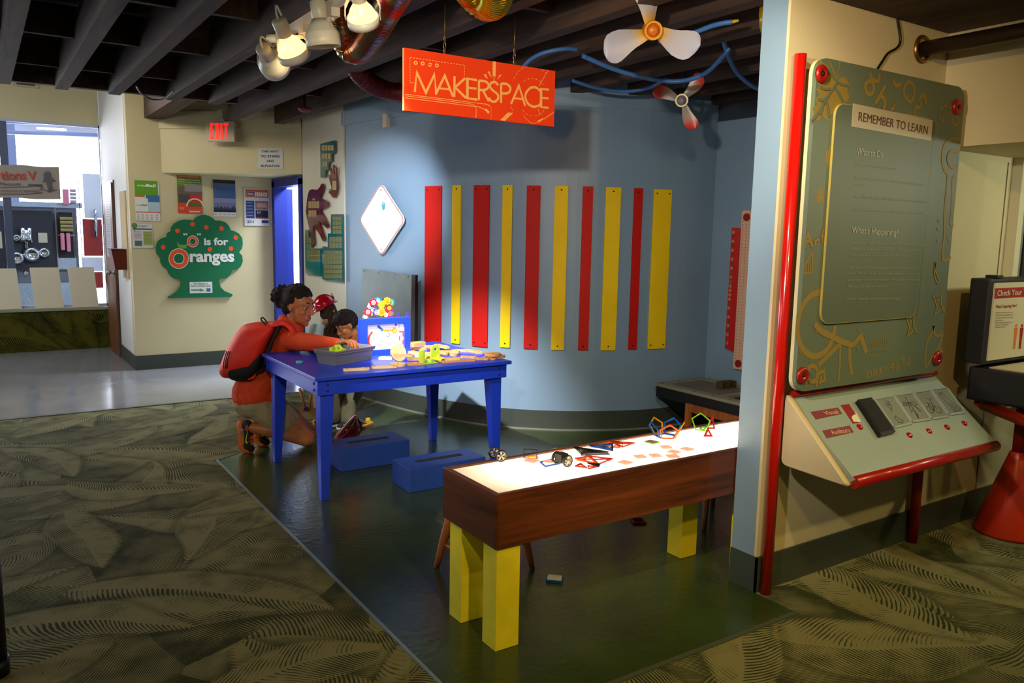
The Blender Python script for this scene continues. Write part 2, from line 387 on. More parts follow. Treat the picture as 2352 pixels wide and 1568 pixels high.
def wz(x, y):
    p, n = wpt(ws(x, y)); d = ray(x, y); t = (d.x*p.x+d.y*p.y)/(d.x**2+d.y**2); return EYE+t*d.z
def wband(mb, z0, z1, off, t, s0=0, s1=None, n=48):
    s1 = WL[-1] if s1 is None else s1; A = [wpt(s0+(s1-s0)*i/n, off)[0] for i in range(n+1)]; B = [wpt(s0+(s1-s0)*i/n, off-t)[0] for i in range(n+1)]
    V = [(p.x,p.y,z) for z in (z0, z1) for p in A]+[(p.x,p.y,z) for z in (z0, z1) for p in B]; k = n+1; F = []
    for i in range(n):
        F += [(i,i+1,k+i+1,k+i), (2*k+i+1,2*k+i,3*k+i,3*k+i+1), (k+i,k+i+1,3*k+i+1,3*k+i), (i+1,i,2*k+i,2*k+i+1)]
    F += [(0,k,3*k,2*k), (k-1,3*k-1,4*k-1,2*k-1)]
    return mb.raw(V, F)
m = MB(); m.sm = False; wband(m, 0, 2.60, 0, .12); struct(m.build('wall_curved', BLUEW, rec=True))
m = MB(); wband(m, 2.40, 2.52, .012, .014); struct(m.build('trim_5', BLUEW, rec=True))
m = MB(); wband(m, 0, .15, .012, .012); struct(m.build('baseboard_curved', BASEM, rec=True))
m = MB(); wband(m, .0, .012, .03, .02); struct(m.build('trim_6', mat('cove_lip', '#7d7f74', .35), rec=True))
m = MB(); m.box((4.89,2.24,0), (5.0,4.62,2.60)); struct(m.build('wall_end', BLUEW))
m = MB(); m.box((4.872,2.24,2.38), (4.889,4.49,2.5)); struct(m.build('trim_7', mat('dark_blue_band', '#2c3640', .6)))
m = MB(); m.box((4.878,2.24,0), (4.889,4.46,.15)); struct(m.build('baseboard_end', BASEM))
# partition: blue on the makerspace side and on its end, cream on the front
m = MB(); m.box((2.664,2.1255,0), (4.89,2.247,2.60)); struct(m.build('wall_partition', BLUEW))
m = MB(); m.box((2.664,2.112,0), (5.3,2.125,2.60)); struct(m.build('wall_front', CREAM))
m = MB(); m.box((2.656,2.102,0), (2.6635,2.246,.155)); m.box((2.656,2.102,0), (5.3,2.1115,.155)); struct(m.build('baseboard_front', BASEM))
m = MB(); m.box((4.452,2.108,.155), (4.456,2.1115,1.90)); struct(m.build('trim_8', mat('panel_joint', '#6b6148', .7)))
# passage wall with the blue door, soffit, back wall with the tree, pier beside the brown door
m = MB(); m.box((2.75,6.90,0), (2.86,8.02,2.7)); m.box((2.75,8.02,2.02), (2.86,8.97,2.7)); struct(m.build('wall_passage', mat('grey_cream_paint', '#cfc9b4', .6, var=.03, vs=2)))
m = MB(); m.box((1.29,8.97,0), (2.86,9.08,3.2)); struct(m.build('wall_back', CREAM))
m = MB(); m.prism([(1.60,8.975), (2.745,8.0), (2.745,8.975)], .70, None, 2.03); struct(m.build('trim_9', CREAM, rec=True))
m = MB(); m.slab([(1.595,8.96,2.47), (1.60,8.975,2.47), (2.745,8.0,2.47), (2.738,7.985,2.47)], (0,0,1), .17); struct(m.build('trim_10', CREAM, rec=True))
m = MB(); m.box((1.285,9.08,0), (1.40,10.95,3.2)); struct(m.build('wall_pier', mat('white_paint', '#d6d5d0', .6)))
m = MB(); m.box((1.275,8.958,0), (2.75,8.969,.15)); struct(m.build('baseboard_back', BASEM))
m = MB(); m.box((1.274,8.97,0), (1.2845,10.0,.15)); struct(m.build('baseboard_pier', BASEM))
# passage beyond the blue door
m = MB(); m.box((4.7,6.95,0), (4.8,10.6,2.7)); m.box((2.86,10.5,0), (4.7,10.6,2.7)); struct(m.build('wall_hall', mat('hall_white', '#d9dde2', .55)))
m = MB(); m.box((2.86,4.62,2.62), (6,12,2.68)); struct(m.build('ceiling_hall', mat('hall_ceiling', '#c8c8c4', .7)))
# window wall
m = MB(); m.box((-6,10.95,0), (1.28,11.1,.50)); m.box((-6,10.95,2.66), (1.28,11.1,3.2)); struct(m.build('wall_window', CREAM))
m = MB(); m.box((-6,10.80,.47), (1.283,11.1,.50)); struct(m.build('trim_11', mat('bench_top', '#8f917e', .35)))
m = MB(); uvquad(m, [(-6,10.81,0), (1.283,10.81,0), (1.283,10.81,.47), (-6,10.81,.47)], [(-6*.9,0), (1.28*.9,0), (1.28*.9,.47*.9), (-6*.9,.47*.9)])
m.raw([(-6,10.812,0), (1.283,10.812,0), (1.283,10.95,0), (-6,10.95,0), (-6,10.812,.469), (1.283,10.812,.469), (1.283,10.95,.469), (-6,10.95,.469)], [(0,1,2,3), (4,7,6,5), (2,1,5,6), (0,3,7,4)])
struct(m.build('baseboard_window', BENCHC))
gl = mat('window_glass', '#ffffff', .02, trans=1.0); gl.node_tree.nodes['Principled BSDF'].inputs['IOR'].default_value = 1.05
wf = MB(); wf.box((-6,10.95,.50), (1.28,10.99,.53)); wf.box((-6,10.95,2.63), (1.28,10.99,2.66)); wf.box((1.268,10.95,.5), (1.28,10.99,2.66)); wf.mi = 1; ml, mr = aty(12,540,10.95).x, aty(31,540,10.95).x; wf.box((ml,10.95,.53), (mr,10.985,2.63)); wf.box((-2.3,10.95,.5), (-2.25,11,2.66))
o = struct(wf.build('window_1', [mat('window_frame', '#aab6cc', .5), mat('mullion_navy', '#46536f', .5)]))
g = MB(); g.box((-6,10.966,.52), (1.26,10.972,2.64)); g.build('pane', gl, o)
# closed ends so that the room is a room
m = MB(); m.box((-3.6,-4,0), (-3.5,10.95,3.2)); struct(m.build('wall_left', CREAM))
m = MB(); m.box((4.9,1.3,0), (5.0,2.08,1.9)); struct(m.build('wall_right', CREAM))
# ceiling
m = MB(); m.box((-6,-4,2.80), (8,7.35,2.86)); m.box((1.45,7.35,2.80), (8,9.0,2.86)); m.box((-6,7.2,3.2), (2.9,11.2,3.26)); m.box((-6,7.35,2.86), (1.45,7.40,3.2)); struct(m.build('ceiling', DARK))
jx = [-1.55,-1.15,-.78,-.40,-.15,.22,.59,.95,1.37,1.70,2.08,2.52,2.88,3.27,3.66,4.05,4.44,4.83,5.22,5.6]
for x in jx:
    y1 = 7.12 if x < 1.9 else (8.0 if x < 2.7 else 4.75)
    if 2.7 < x < 3.3: y1 = 6.0 if x < 3 else 5.4
    y0 = -1.5 if x < 2.66 else 2.25
    m = MB(); m.box((x-.042, y0, 2.50), (x+.042, y1, 2.72)); struct(m.build('ceiling_joist', JOIST))
for y in (-.4, .8, 2.35, 3.45, 4.55, 5.65, 6.75):
    m = MB(); m.box((-3.5 if y < 5.6 else -3.5, y-.02, 2.60), (5.6 if y > 2.2 and y < 4.4 else (2.6 if y < 2.2 or y > 6 else 3.1), y+.02, 2.78)); struct(m.build('ceiling_blocking', JOIST))
m = MB(); m.box((-3.5,7.13,2.53), (1.9,7.2,2.80)); struct(m.build('ceiling_beam', JOIST))
m = MB(); m.box((1.46,7.2,2.56), (1.64,8.96,2.78)); struct(m.build('ceiling_beam', JOIST))
m = MB(); m.box((1.9,7.95,2.70), (2.75,8.02,2.80)); struct(m.build('ceiling_beam', JOIST))
# side bay at the right: boxed header over a recess, far door
m = MB(); m.box((3.79,.2,1.925), (5.3,2.111,2.60)); struct(m.build('wall_header', CREAM))
m = MB(); m.box((2.7,-2,2.44), (3.79,2.111,2.50)); struct(m.build('ceiling_bay', JOIST))
m = MB(); m.box((4.505,2.06,.60), (4.56,2.111,1.925)); m.box((4.56,2.06,1.85), (5.3,2.111,1.925)); m.box((4.56,2.06,.60), (5.3,2.111,.66)); d2 = m.build('window_3', mat('door_trim_white', '#cfc9a8', .5)); struct(d2)
m = MB(); m.box((4.562,2.095,.66), (5.25,2.110,1.85)); p = m.build('sash', mat('grey_door', '#7f8682', .5), d2)
m = MB(); m.box((4.562,2.092,.66), (4.572,2.095,1.85)); m.build('sash_edge', mat('door_edge_blue', '#2b4577', .5), d2)
m = MB(); m.prism(rrect(0,0,.42,.75,.05), .008, facing((4.66,2.095,.98), (0,-1,0))); m.build('pane', mat('dark_glass', '#141a22', .08), d2)
m = MB(); m.cyl((4.60,2.06,.93), (4.60,2.06,1.05), .008); m.cyl((4.60,2.06,1.04), (4.60,2.1,1.04), .007); m.cyl((4.60,2.06,.94), (4.60,2.1,.94), .007); m.build('latch_handle', STEEL, d2)
# blue door frame and open leaf
m = MB(); X = 2.742
m.box((X-.012,8.88,0), (X+.13,8.97,1.99)); m.box((X-.012,8.0,0), (X+.13,8.09,1.99)); m.box((X-.012,8.0,1.93), (X+.13,8.97,2.02)); d1 = struct(m.build('door_1', BLUED))
m = MB(); lx_ = aty(664,640,8.93).x; m.box((2.88,8.93,.01), (max(2.95,lx_),8.965,1.92)); o = m.build('door_leaf', BLUED, d1)
m = MB(); m.box((2.85,8.885,.90), (2.853,8.9,1.02)); m.build('strike_plate', BLACK, d1)

# ================================================================ light table
lt = thing('light_table', 'long stained wooden light table with glowing white top on yellow post legs', 'light table', (1.443, 2.25, 0))
X0, X1, Y0, Y1, ZB, ZT = 1.443, 3.13, 2.252, 2.64, .394, .593
m = MB(); m.box((X0+.012,Y0,ZB), (X1,Y0+.02,ZT), bev=.002); m.build('front_board', WOODR, lt)
m = MB(); m.box((X0+.012,Y1-.02,ZB), (X1,Y1,ZT), bev=.002); m.build('back_board', WOODR, lt)
we = wood('redwood_stain_end', '#2c120a', '#6a3418', .32, 1, .55, .25)
for xa in (X0, X1-.02):
    m = MB(); m.box((xa,Y0+.001,ZB), (xa+.022,Y1-.001,ZT-.0005), bev=.002); m.build('end_board', we, lt)
m = MB(); m.box((X0+.02,Y0+.02,ZB+.002), (X1-.02,Y1-.02,ZB+.012)); m.build('bottom_panel', mat('box_white', '#e8e0d0', .6), lt)
acr = bpy.data.materials.new('milk_acrylic'); acr.use_nodes = True; nt = acr.node_tree; nt.nodes.clear()
ou = nt.nodes.new('ShaderNodeOutputMaterial'); tr = nt.nodes.new('ShaderNodeBsdfTranslucent'); df = nt.nodes.new('ShaderNodeBsdfDiffuse'); mx = nt.nodes.new('ShaderNodeMixShader')
tr.inputs[0].default_value = (.95,.88,.72,1); df.inputs[0].default_value = (.85,.80,.70,1); mx.inputs[0].default_value = .3
nt.links.new(tr.outputs[0], mx.inputs[1]); nt.links.new(df.outputs[0], mx.inputs[2]); nt.links.new(mx.outputs[0], ou.inputs[0])
m = MB(); m.face([(X0+.021,Y0+.019,ZT-.008), (X1-.02,Y0+.019,ZT-.008), (X1-.02,Y1-.019,ZT-.008), (X0+.021,Y1-.019,ZT-.008)]); m.build('light_panel', acr, lt)
LTZ = ZT-.0075
for y in (Y0+.13, Y1-.10):
    l = bpy.data.lights.new('tube_lamp', 'AREA'); l.shape = 'RECTANGLE'; l.size = 1.42; l.size_y = .03; l.energy = 6.6; l.color = (1, .90, .74)
    o = bpy.data.objects.new('tube_lamp', l); C.objects.link(o); o.location = ((X0+X1)/2+.06, y, ZB+.03); o.rotation_euler = (PI, 0, 0); o.parent = lt; o.matrix_parent_inverse = Matrix.Translation(-lt.location)
for i, (lx, ly) in enumerate(((1.458,2.267), (1.458,2.515), (2.785,2.267), (2.64,2.52))):
    m = MB(); m.box((lx,ly,.004), (lx+.1,ly+.09,ZB), bev=.002); m.build('leg', YEL, lt)

# ================================================================ blue activity table
bt = thing('activity_table', 'royal blue wooden activity table with tapered legs covered in wooden building pieces', 'table', (1.454, 4.09, 0))
BZ = .706
m = MB(); m.box((1.454,4.082,.684), (2.712,5.06,BZ), bev=.004); m.build('tabletop', BLUEP, bt)
AP = [((1.474,4.106,.60), (2.690,4.128,.684)), ((1.474,5.015,.60), (2.690,5.037,.684)), ((1.474,4.128,.60), (1.496,5.015,.684)), ((2.668,4.128,.60), (2.690,5.015,.684))]
for lo, hi in AP: m = MB(); m.box(lo, hi, bev=.002); m.build('apron', BLUEP, bt)
boltm = mat('painted_bolt', '#15257a', .3)
for px in (1.53, 2.635):
    for z in (.625, .66):
        m = MB(); m.ball((px,4.104,z), (.008,.005,.008), 10); m.build('bolt', boltm, bt)
for py in (4.16, 4.98):
    for z in (.625, .66):
        m = MB(); m.ball((1.472,py,z), (.005,.008,.008), 10); m.build('bolt', boltm, bt)
for lx, ly, dx, dy in ((1.497,4.129,1,1), (2.667,4.129,-1,1), (1.497,5.014,1,-1), (2.667,5.014,-1,-1)):
    a, b = .085, .042; m = MB(); top = [(lx,ly), (lx+dx*a,ly), (lx+dx*a,ly+dy*a), (lx,ly+dy*a)]; bot = [(lx,ly), (lx+dx*b,ly), (lx+dx*b,ly+dy*b), (lx,ly+dy*b)]
    if dx*dy < 0: top.reverse(); bot.reverse()
    m.hexa([(p[0],p[1],.004) for p in bot], [(p[0],p[1],.683) for p in top]); m.build('leg', BLUEP, bt, rec=True)

# ---------------------------------------------------------------- step boxes under the table
stepm = mat('step_blue', '#1e45a0', .5, var=.10, vs=18, bump=.05, bs=60); gripm = mat('grip_tape', '#1c1c1e', .95)
def step(name, label, c, a, L, Wd, H):
    t = thing(name, label, 'step stool', (c[0],c[1],.004), 'blue step boxes by the activity table'); M = rotz(a, (c[0],c[1],.004))
    m = MB(); m.box((-L/2,-Wd/2,0), (L/2,Wd/2,H), M, bev=.006); m.build('box', stepm, t)
    m = MB(); m.box((-L*.3,-.022,H), (L*.3,.022,H+.0015), M); m.build('grip_strip', gripm, t)
step('step_box', 'blue step box in the open light beside the light table', (2.225, 4.115), -.02+.02, .51, .235, .143)
step('step_box', 'shadowed dark blue step box underneath the blue activity table', (2.02, 4.70), .02, .47, .25, .145)

# ---------------------------------------------------------------- turned stools
stw = wood('stool_wood', '#7a3c12', '#b06428', .4, 2, .8)
def stool(label, c, seat_z, spread, a, seatm, seat_r=.17, splay=None):
    t = thing('wooden_stool', label, 'stool', (c[0],c[1],.004), 'wooden stools around the light table'); M = rotz(a, (c[0],c[1],.004))
    m = MB(); m.lathe([(0,seat_z-.03), (seat_r-.01,seat_z-.03), (seat_r,seat_z-.02), (seat_r,seat_z-.006), (seat_r-.01,seat_z), (0,seat_z)], M, 32); m.build('seat', seatm, t)
    feet = [Vector((spread*math.cos(PI/4+PI/2*k), spread*math.sin(PI/4+PI/2*k), 0)) for k in range(4)]
    tops = [f*.62+Vector((0,0,seat_z-.028)) for f in feet]
    for f, p in zip(feet, tops):
        m = MB(); m.tube([M @ f.lerp(p, i/6) for i in range(7)], [.012,.015,.018,.019,.018,.016,.013], 12); m.build('leg', stw, t)
    for k in range(4):
        f0 = feet[k].lerp(tops[k], .34 if k % 2 else .42); f1 = feet[(k+1) % 4].lerp(tops[(k+1) % 4], .34 if k % 2 else .42)
        m = MB(); m.tube([M @ f0.lerp(f1, i/4) for i in range(5)], [.007,.010,.011,.010,.007], 10); m.build('stretcher', stw, t)
seat_red = wood('stool_seat_red', '#4a1408', '#7a2a14', .35, 0, .8)
stool('wooden stool tucked under the near end of the light table', (1.80, 2.90), .36, .215, .22, seat_red)
stool('wooden stool with round seat pulled up at the far end behind the light table', (3.17, 2.84), .47, .20, -.15, seat_red, .165)

# ---------------------------------------------------------------- counter in the corner
CZ = .375; CA, CB = at(1511,880,CZ), at(1607,864,CZ); cx0, cx1, cy1 = CA.x, min(CB.x, 4.80), min(CA.y, CB.y)+.03
ct = thing('metal_counter', 'low black corner counter with riveted metal rimmed top and an open tray', 'counter', ((cx0+cx1)/2, 3.5, .004))
alum = mat('brushed_top', '#a89f86', .42, .55, var=.08, vs=30); blackb = mat('black_laminate', '#0d0d0f', .5)
cy0 = 2.55
m = MB(); m.box((cx0+.006,cy0,CZ-.105), (cx1,cy1-.01,CZ-.022)); m.build('fascia', blackb, ct)
m = MB(); m.hexa([(cx0+.30,cy0,.004),(cx1,cy0,.004),(cx1,cy1-.22,.004),(cx0+.30,cy1-.22,.004)], [(cx0+.02,cy0,CZ-.106),(cx1,cy0,CZ-.106),(cx1,cy1-.02,CZ-.106),(cx0+.02,cy1-.02,CZ-.106)]); m.build('base', blackb, ct)
ys = [cy1-.012, cy1-.60, cy1-.64, cy1-.98, cy1-1.02, cy0]; rw = .075
m = MB(); m.box((cx0,cy0,CZ-.022), (cx0+rw,cy1,CZ)); m.box((cx1-rw,cy0,CZ-.022), (cx1,cy1,CZ)); m.box((cx0+rw,cy1-.07,CZ-.022), (cx1-rw,cy1,CZ)); m.box((cx0+rw,cy1-.63,CZ-.022), (cx1-rw,cy1-.57,CZ)); m.box((cx0+rw,cy1-1.02,CZ-.022), (cx1-rw,cy1-.95,CZ)); m.build('top_rim', alum, ct)
m = MB(); m.box((cx0+rw,cy1-.57,CZ-.020), (cx1-rw,cy1-.07,CZ-.006)); m.build('mesh_panel', mat('grey_mesh', '#6a675c', .7, var=.15, vs=300), ct); m = MB(); m.box((cx0+rw,cy0,CZ-.020), (cx1-rw,cy1-1.02,CZ-.006)); m.build('mesh_panel', mat('grey_mesh', '#6a675c', .7, var=.15, vs=300), ct)
m = MB(); m.box((cx0+rw,cy1-.95,CZ-.0215), (cx1-rw,cy1-.63,CZ-.019)); m.build('tray', mat('dark_tray', '#17130e', .6), ct)
P = at(1668,890,CZ); m = MB()
for dx in (-.07, 0, .07): m.box((dx-.006,-.03,-.019),(dx+.006,.03,.05), Matrix.Translation((P.x,P.y,CZ)))
m.box((-.07,.024,-.019),(.07,.03,.05), Matrix.Translation((P.x,P.y,CZ))); m.build('bracket', mat('dull_brass', '#6a5a3c', .4, .7), ct)
for i in range(10):
    a = (cx0+.03, cy1-.04-.17*i) if i < 6 else (cx0+.05+.17*(i-6), cy1-.035); m = MB(); m.ball((a[0],a[1],CZ), (.007,.007,.003), 8); m.build('rivet', mat('rivet_dark', '#4a4436', .4, .7), ct)
rp, rq = atx(1578,937,cx0-.01), atx(1700,962,cx0-.01); rz = (rp.z+rq.z)/2
m = MB(); m.box((cx0-.03,cy0,rz-.028), (cx0-.005,rp.y,rz+.028)); m.box((cx0-.03,rp.y-.05,.004), (cx0-.005,rp.y,rz-.028)); m.build('wooden_brace', stw, ct)

# ---------------------------------------------------------------- coloured stripes on the curved wall
rs = [mat('stripe_red', '#bc1206', .6, var=.04, vs=5, spec=.25), mat('stripe_yellow', '#f0c80c', .6, var=.04, vs=5, spec=.25)]
PXS = [(981,1019,427,785), (1043,1063,425,788), (1091,1127,425,795), (1156,1179,425,797), (1210,1242,426,800), (1273,1304,427,803), (1336,1360,428,804), (1388,1423,430,804), (1452,1472,432,802), (1497,1537,435,800)]
LBL = ['wide dark red board nearest the diamond plaque, first of the wall stripes', 'narrow yellow board between the two wide dark red boards', 'wide dark red board, third stripe along the curved wall',
 'narrow yellow board right of the second wide red board', 'bright red board at the middle of the stripes, catching the light', 'broad yellow board right of the bright red board in the middle',
 'slim red board between two broad yellow boards', 'broad yellow board left of the thinnest red board', 'thinnest red board, just left of the last yellow one', 'widest yellow board, last stripe before the wall corner']
for i, ((xa, xb, yt, yb), lb) in enumerate(zip(PXS, LBL)):
    ym = (yt+yb)/2; s0, s1 = ws(xa-3, ym), ws(xb-4, ym); zt = wz((xa+xb)/2, yt); zb = wz((xa+xb)/2-8, yb)
    p, n = wpt((s0+s1)/2, .02); t = thing('wall_stripe', lb, 'wall board', (p.x,p.y,zb), 'red and yellow boards on the curved wall')
    m = MB(); wband(m, zb, zt, .014, .012, s0, s1, 6); m.build('board', rs[i % 2], t, rec=True)
    fr = (.5,) if (s1-s0) < .13 else (.14, .86)
    for f in fr:
        for z in (zt-.03, zb+.03):
            p, n = wpt(s0+(s1-s0)*f, .015); m = MB(); m.ball((p.x,p.y,z), .006, 8); m.build('screw', mat('dark_screw', '#241c10', .4, .6), t)
# ---------------------------------------------------------------- diamond plaque
p, n = wpt(ws(885,505), .03); n3 = Vector((n.x,n.y,0)); D0 = Vector((p.x,p.y,wz(885,505)))
M = facing(D0, n3); hw = .33; hh = .305
t = thing('diamond_plaque', 'white diamond shaped plaque with rounded corners on the blue wall', 'plaque', D0)
def dia(k, r):
    P = [Vector((0,hh*k,0)), Vector((-hw*k,0,0)), Vector((0,-hh*k,0)), Vector((hw*k,0,0))]; o = []
    for i in range(4):
        a, b, c_ = P[i-1], P[i], P[(i+1) % 4]; u = (a-b).normalized()*r; v = (c_-b).normalized()*r
        for j in range(6): tt = j/5; o.append((b+u*(1-tt)**2+v*tt**2).to_2d())
    return o
m = MB(); m.prism(dia(1,.06), .012, M); m.build('board', mat('plaque_white', '#f0efec', .35), t)
m = MB(); a_, b_ = dia(.985,.055), dia(.955,.05); m.ringprism(a_, b_, .001, M, .012); m.build('border_line', mat('plaque_line', '#b9473f', .5), t)
m = MB()
for q in ((0,.245), (0,-.245)): m.ball(M @ Vector((q[0],q[1],.013)), .007, 10)
m.build('screw', STEEL, t)
hp = MB()
def handmark(mb, M, c, s):
    mb.prism(circ(.020*s, 16, c), .001, M, .0125)
    for dx, L, an in ((-.026,.020,.75), (-.014,.034,.22), (-.001,.038,0), (.012,.034,-.2), (.024,.024,-.45)):
        R2 = Matrix.Translation((c[0]+dx*s*.7,c[1]+.012*s,0)) @ Matrix.Rotation(an, 4, 'Z'); mb.prism(rrect(-.004*s,0,.004*s,L*s,.0035*s,3), .001, M @ R2, .0125)
handmark(hp, M, (.035,.10), 1.0); hp.build('hand_print', mat('print_cyan', '#3fa9bd', .6), t)
# ---------------------------------------------------------------- grey metal board leaning on the curved wall behind the table
q = [pw(832,616,6.90), pw(947,631,6.36), pw(944,800,6.30), pw(828,800,6.84)]
t = thing('magnet_board', 'dull grey sheet metal board standing against the curved wall behind the table', 'board', (q[3]+q[2])/2)
n = (q[1]-q[0]).cross(q[3]-q[0]).normalized(); n = -n if n.dot(EYEP-q[0]) < 0 else n
m = MB(); m.slab(q, n, .006); m.build('sheet', mat('zinc_sheet', '#565f5c', .36, .7, var=.12, vs=5), t, rec=True)
m = MB(); e = [q[1], q[1]+UH*.028, q[2]+UH*.028, q[2]]; m.slab([p-n*.02 for p in e], n, .024); m.build('edge_channel', mat('black_edge', '#101113', .5), t, rec=True)
for i in range(4):
    m = MB(); m.ball(q[0].lerp(q[1], .06+.29*i)-ZZ*.018+n*.006, .008, 8); m.build('screw', STEEL, t)
# ---------------------------------------------------------------- sensor box
p, n = wpt(ws(891,278), .0); z = wz(891,278); M = facing((p.x,p.y,z), (n.x,n.y,0))
t = MB(); t.prism(rrect(-.028,-.055,.028,.055,.012), .035, M); o = t.build('motion_sensor', mat('sensor_ivory', '#c9bfa5', .5)); tag(o, 'small ivory sensor box high on the blue wall left of the hanging sign', 'sensor')

# ---------------------------------------------------------------- pegboard strip and gear rail on the end wall
M = facing((4.889,4.135,0), (-1,0,0))
t = thing('pegboard_strip', 'tall pale pegboard strip with red knobs on the end wall', 'pegboard', (4.889,4.13,.47))
yl, yr = 4.178, 4.02
m = MB(); m.prism([(-.043,.475), (.115,.475), (.115,1.685), (-.03,1.69), (-.043,1.68)], .018, M, .022); m.build('board', mat('peg_peach', '#d8ab8f', .55), t)
m = MB()
for r in range(46):
    for c_ in range(4): m.prism(circ(.0035,6,(-.025+c_*.035,.53+r*.0245)), .0006, M, .0402)
m.build('peg_holes', mat('peg_hole', '#5a3a30', .8), t)
for z in (.52, 1.64):
    m = MB(); m.prism([(x*1.0,y+z) for x, y in [(.027*math.cos(k*PI/8)*(1.12 if k % 2 else 1)+.01, .027*math.sin(k*PI/8)*(1.12 if k % 2 else 1)) for k in range(16)]], .012, M, .04); m.build('knob', mat('dark_red_knob', '#8c1410', .35), t)
t = thing('gear_rail', 'red gear rail with a column of round decals beside the pegboard', 'gear rail', (4.889,4.23,.6))
m = MB(); m.prism([(-.145,.62), (-.05,.605), (-.05,1.555), (-.14,1.56)], .03, M, .001); m.prism([(-.095,.615), (-.05,.605), (-.05,1.555), (-.095,1.56)], .006, M, .03); m.build('rail', REDP, t)
cols = ['#8e2a1c','#8e2a1c','#6f7d86','#7d7c3c','#3e4a52','#3e4a52','#8f7c2e','#8f7c2e','#99402a','#99402a','#4f8a86','#5d8c2c','#2b2b26','#2b2b26','#2b2b26']
for i in range(26):
    z = 1.525-i*.0345; m = MB(); m.ringprism(circ(.0125,14,(-.121-i*.0002,z)), circ(.0085,14,(-.121-i*.0002,z)), .0012, M, .031); m.prism(circ(.006,8,(-.121,z)), .0012, M, .031)
    m.build('gear_decal', mat('decal_'+cols[(i*7) % 15], cols[i % 15] if i % 2 else '#b59a5a', .5), t)

# ================================================================ hanging sign
SY = 3.30; N0 = Vector((0,-1,0)); PS = Vector((0,SY-.0075,0))
def s_(x, y): return (900+x/4.704, y/4.704)                       # crop reading -> photo pixel
def SP(x, y): a = s_(x, y); return aty(a[0], a[1], SY-.0075)
c4 = [SP(128,547), SP(1757,750), SP(1750,1352), SP(124,1216)]
sx0, sx1, sz0, sz1 = 1.594, 2.412, 2.018, 2.284
sg = thing('hanging_sign', 'orange red hanging sign reading MAKERSPACE on two small chains', 'sign', ((sx0+sx1)/2, SY, sz0))
# photo sign corners to the true rectangle
def SQ(x, y):
    tl, tr, br, bl = (128,547), (1757,750), (1750,1352), (124,1216); u = v = .5
    for _ in range(12):
        px = (1-v)*((1-u)*tl[0]+u*tr[0])+v*((1-u)*bl[0]+u*br[0]); py = (1-v)*((1-u)*tl[1]+u*tr[1])+v*((1-u)*bl[1]+u*br[1])
        ax = (1-v)*(tr[0]-tl[0])+v*(br[0]-bl[0]); ay = (1-v)*(tr[1]-tl[1])+v*(br[1]-bl[1]); bx = (1-u)*(bl[0]-tl[0])+u*(br[0]-tr[0]); by = (1-u)*(bl[1]-tl[1])+u*(br[1]-tr[1])
        dt = ax*by-ay*bx; ex, ey = x-px, y-py; u += (ex*by-ey*bx)/dt; v += (ax*ey-ay*ex)/dt
    return Vector((sx0+u*(sx1-sx0), SY-.0075, sz1-v*(sz1-sz0)))
m = MB(); m.box((sx0,SY-.007,sz0), (sx1,SY+.007,sz1)); o = m.build('board', mat('sign_orange', '#f2410f', .75, spec=.2), sg)
m = MB(); m.box((sx0-.0012,SY-.0068,sz0+.001), (sx0-.0002,SY+.0068,sz1-.001)); m.build('edge_band', mat('sign_cream', '#f3c27a', .5), sg)
ART = mat('sign_lettering', '#fbb45e', .5); wl = .0115
L = MB()
def st(pts, wd=wl, closed=False, sp=0): 
    P = [SQ(*p) for p in pts]; P = spline(P, sp, closed) if sp else P; L.ribbon(P, wd, N0, .0008+.00004*(len(L.bm.verts)//4 % 40), closed)
st([(228,1015),(247,805),(337,1018),(424,820),(440,1035)]); st([(436,1030),(527,830),(612,1052)]); st([(465,965),(572,975)],.009)
st([(627,832),(625,1055)]); st([(738,850),(632,950),(745,1060)])
st([(865,868),(762,852),(762,1065),(868,1075)]); st([(762,950),(860,958)],.010)
st([(885,1080),(885,870)]); st([(885,872),(955,878),(990,915),(975,955),(930,972),(885,968)], sp=4); st([(925,970),(992,1090)])
st([(1095,915),(1060,882),(1015,895),(1005,935),(1040,975),(1085,1010),(1095,1055),(1060,1092),(1015,1085),(995,1050)], sp=5)
st([(1128,1105),(1128,895)]); st([(1128,898),(1190,900),(1232,940),(1215,990),(1170,1002),(1128,998)], sp=4)
st([(1240,1115),(1328,915),(1402,1130)]); st([(1270,1050),(1378,1060)],.009)
st([(1575,965),(1530,932),(1465,935),(1415,985),(1405,1045),(1440,1110),(1500,1138),(1560,1125),(1580,1100)], sp=5)
st([(1682,952),(1588,945),(1590,1140),(1680,1148)]); st([(1590,1040),(1678,1046)],.010)
pass
th = .0028
def dash(a, b, n, wd=th, duty=.6):
    for i in range(n):
        p = (a[0]+(b[0]-a[0])*i/n, a[1]+(b[1]-a[1])*i/n); q = (a[0]+(b[0]-a[0])*(i+duty)/n, a[1]+(b[1]-a[1])*(i+duty)/n); st([p, q], wd)
dash((182,650),(735,712),18); dash((182,652),(182,915),9); dash((733,715),(730,825),4); st([(182,917),(215,919)],th)
for yy in (1043,1060,1082): st([(133,yy),(560,yy+40),(780 if yy > 1043 else 935,yy+(64 if yy > 1043 else 78))], th)
st([(775,1122),(830,1135),(855,1175),(855,1272)], th, sp=5); st([(780,1145),(870,1152),(930,1172),(955,1190)], th*1.2, sp=4)
L.slab([SQ(948,1182),SQ(962,1168),SQ(1003,1205),SQ(988,1226)], N0, .0008)
for i in range(13):
    a = i/12; st([(940+60*a,1120+(22*a*a)),(948+60*a,1121+22*a*a)], th*1.3)
for i in range(12): st([(1018,1155+i*11.5),(1018,1160+i*11.5)], th*1.3)
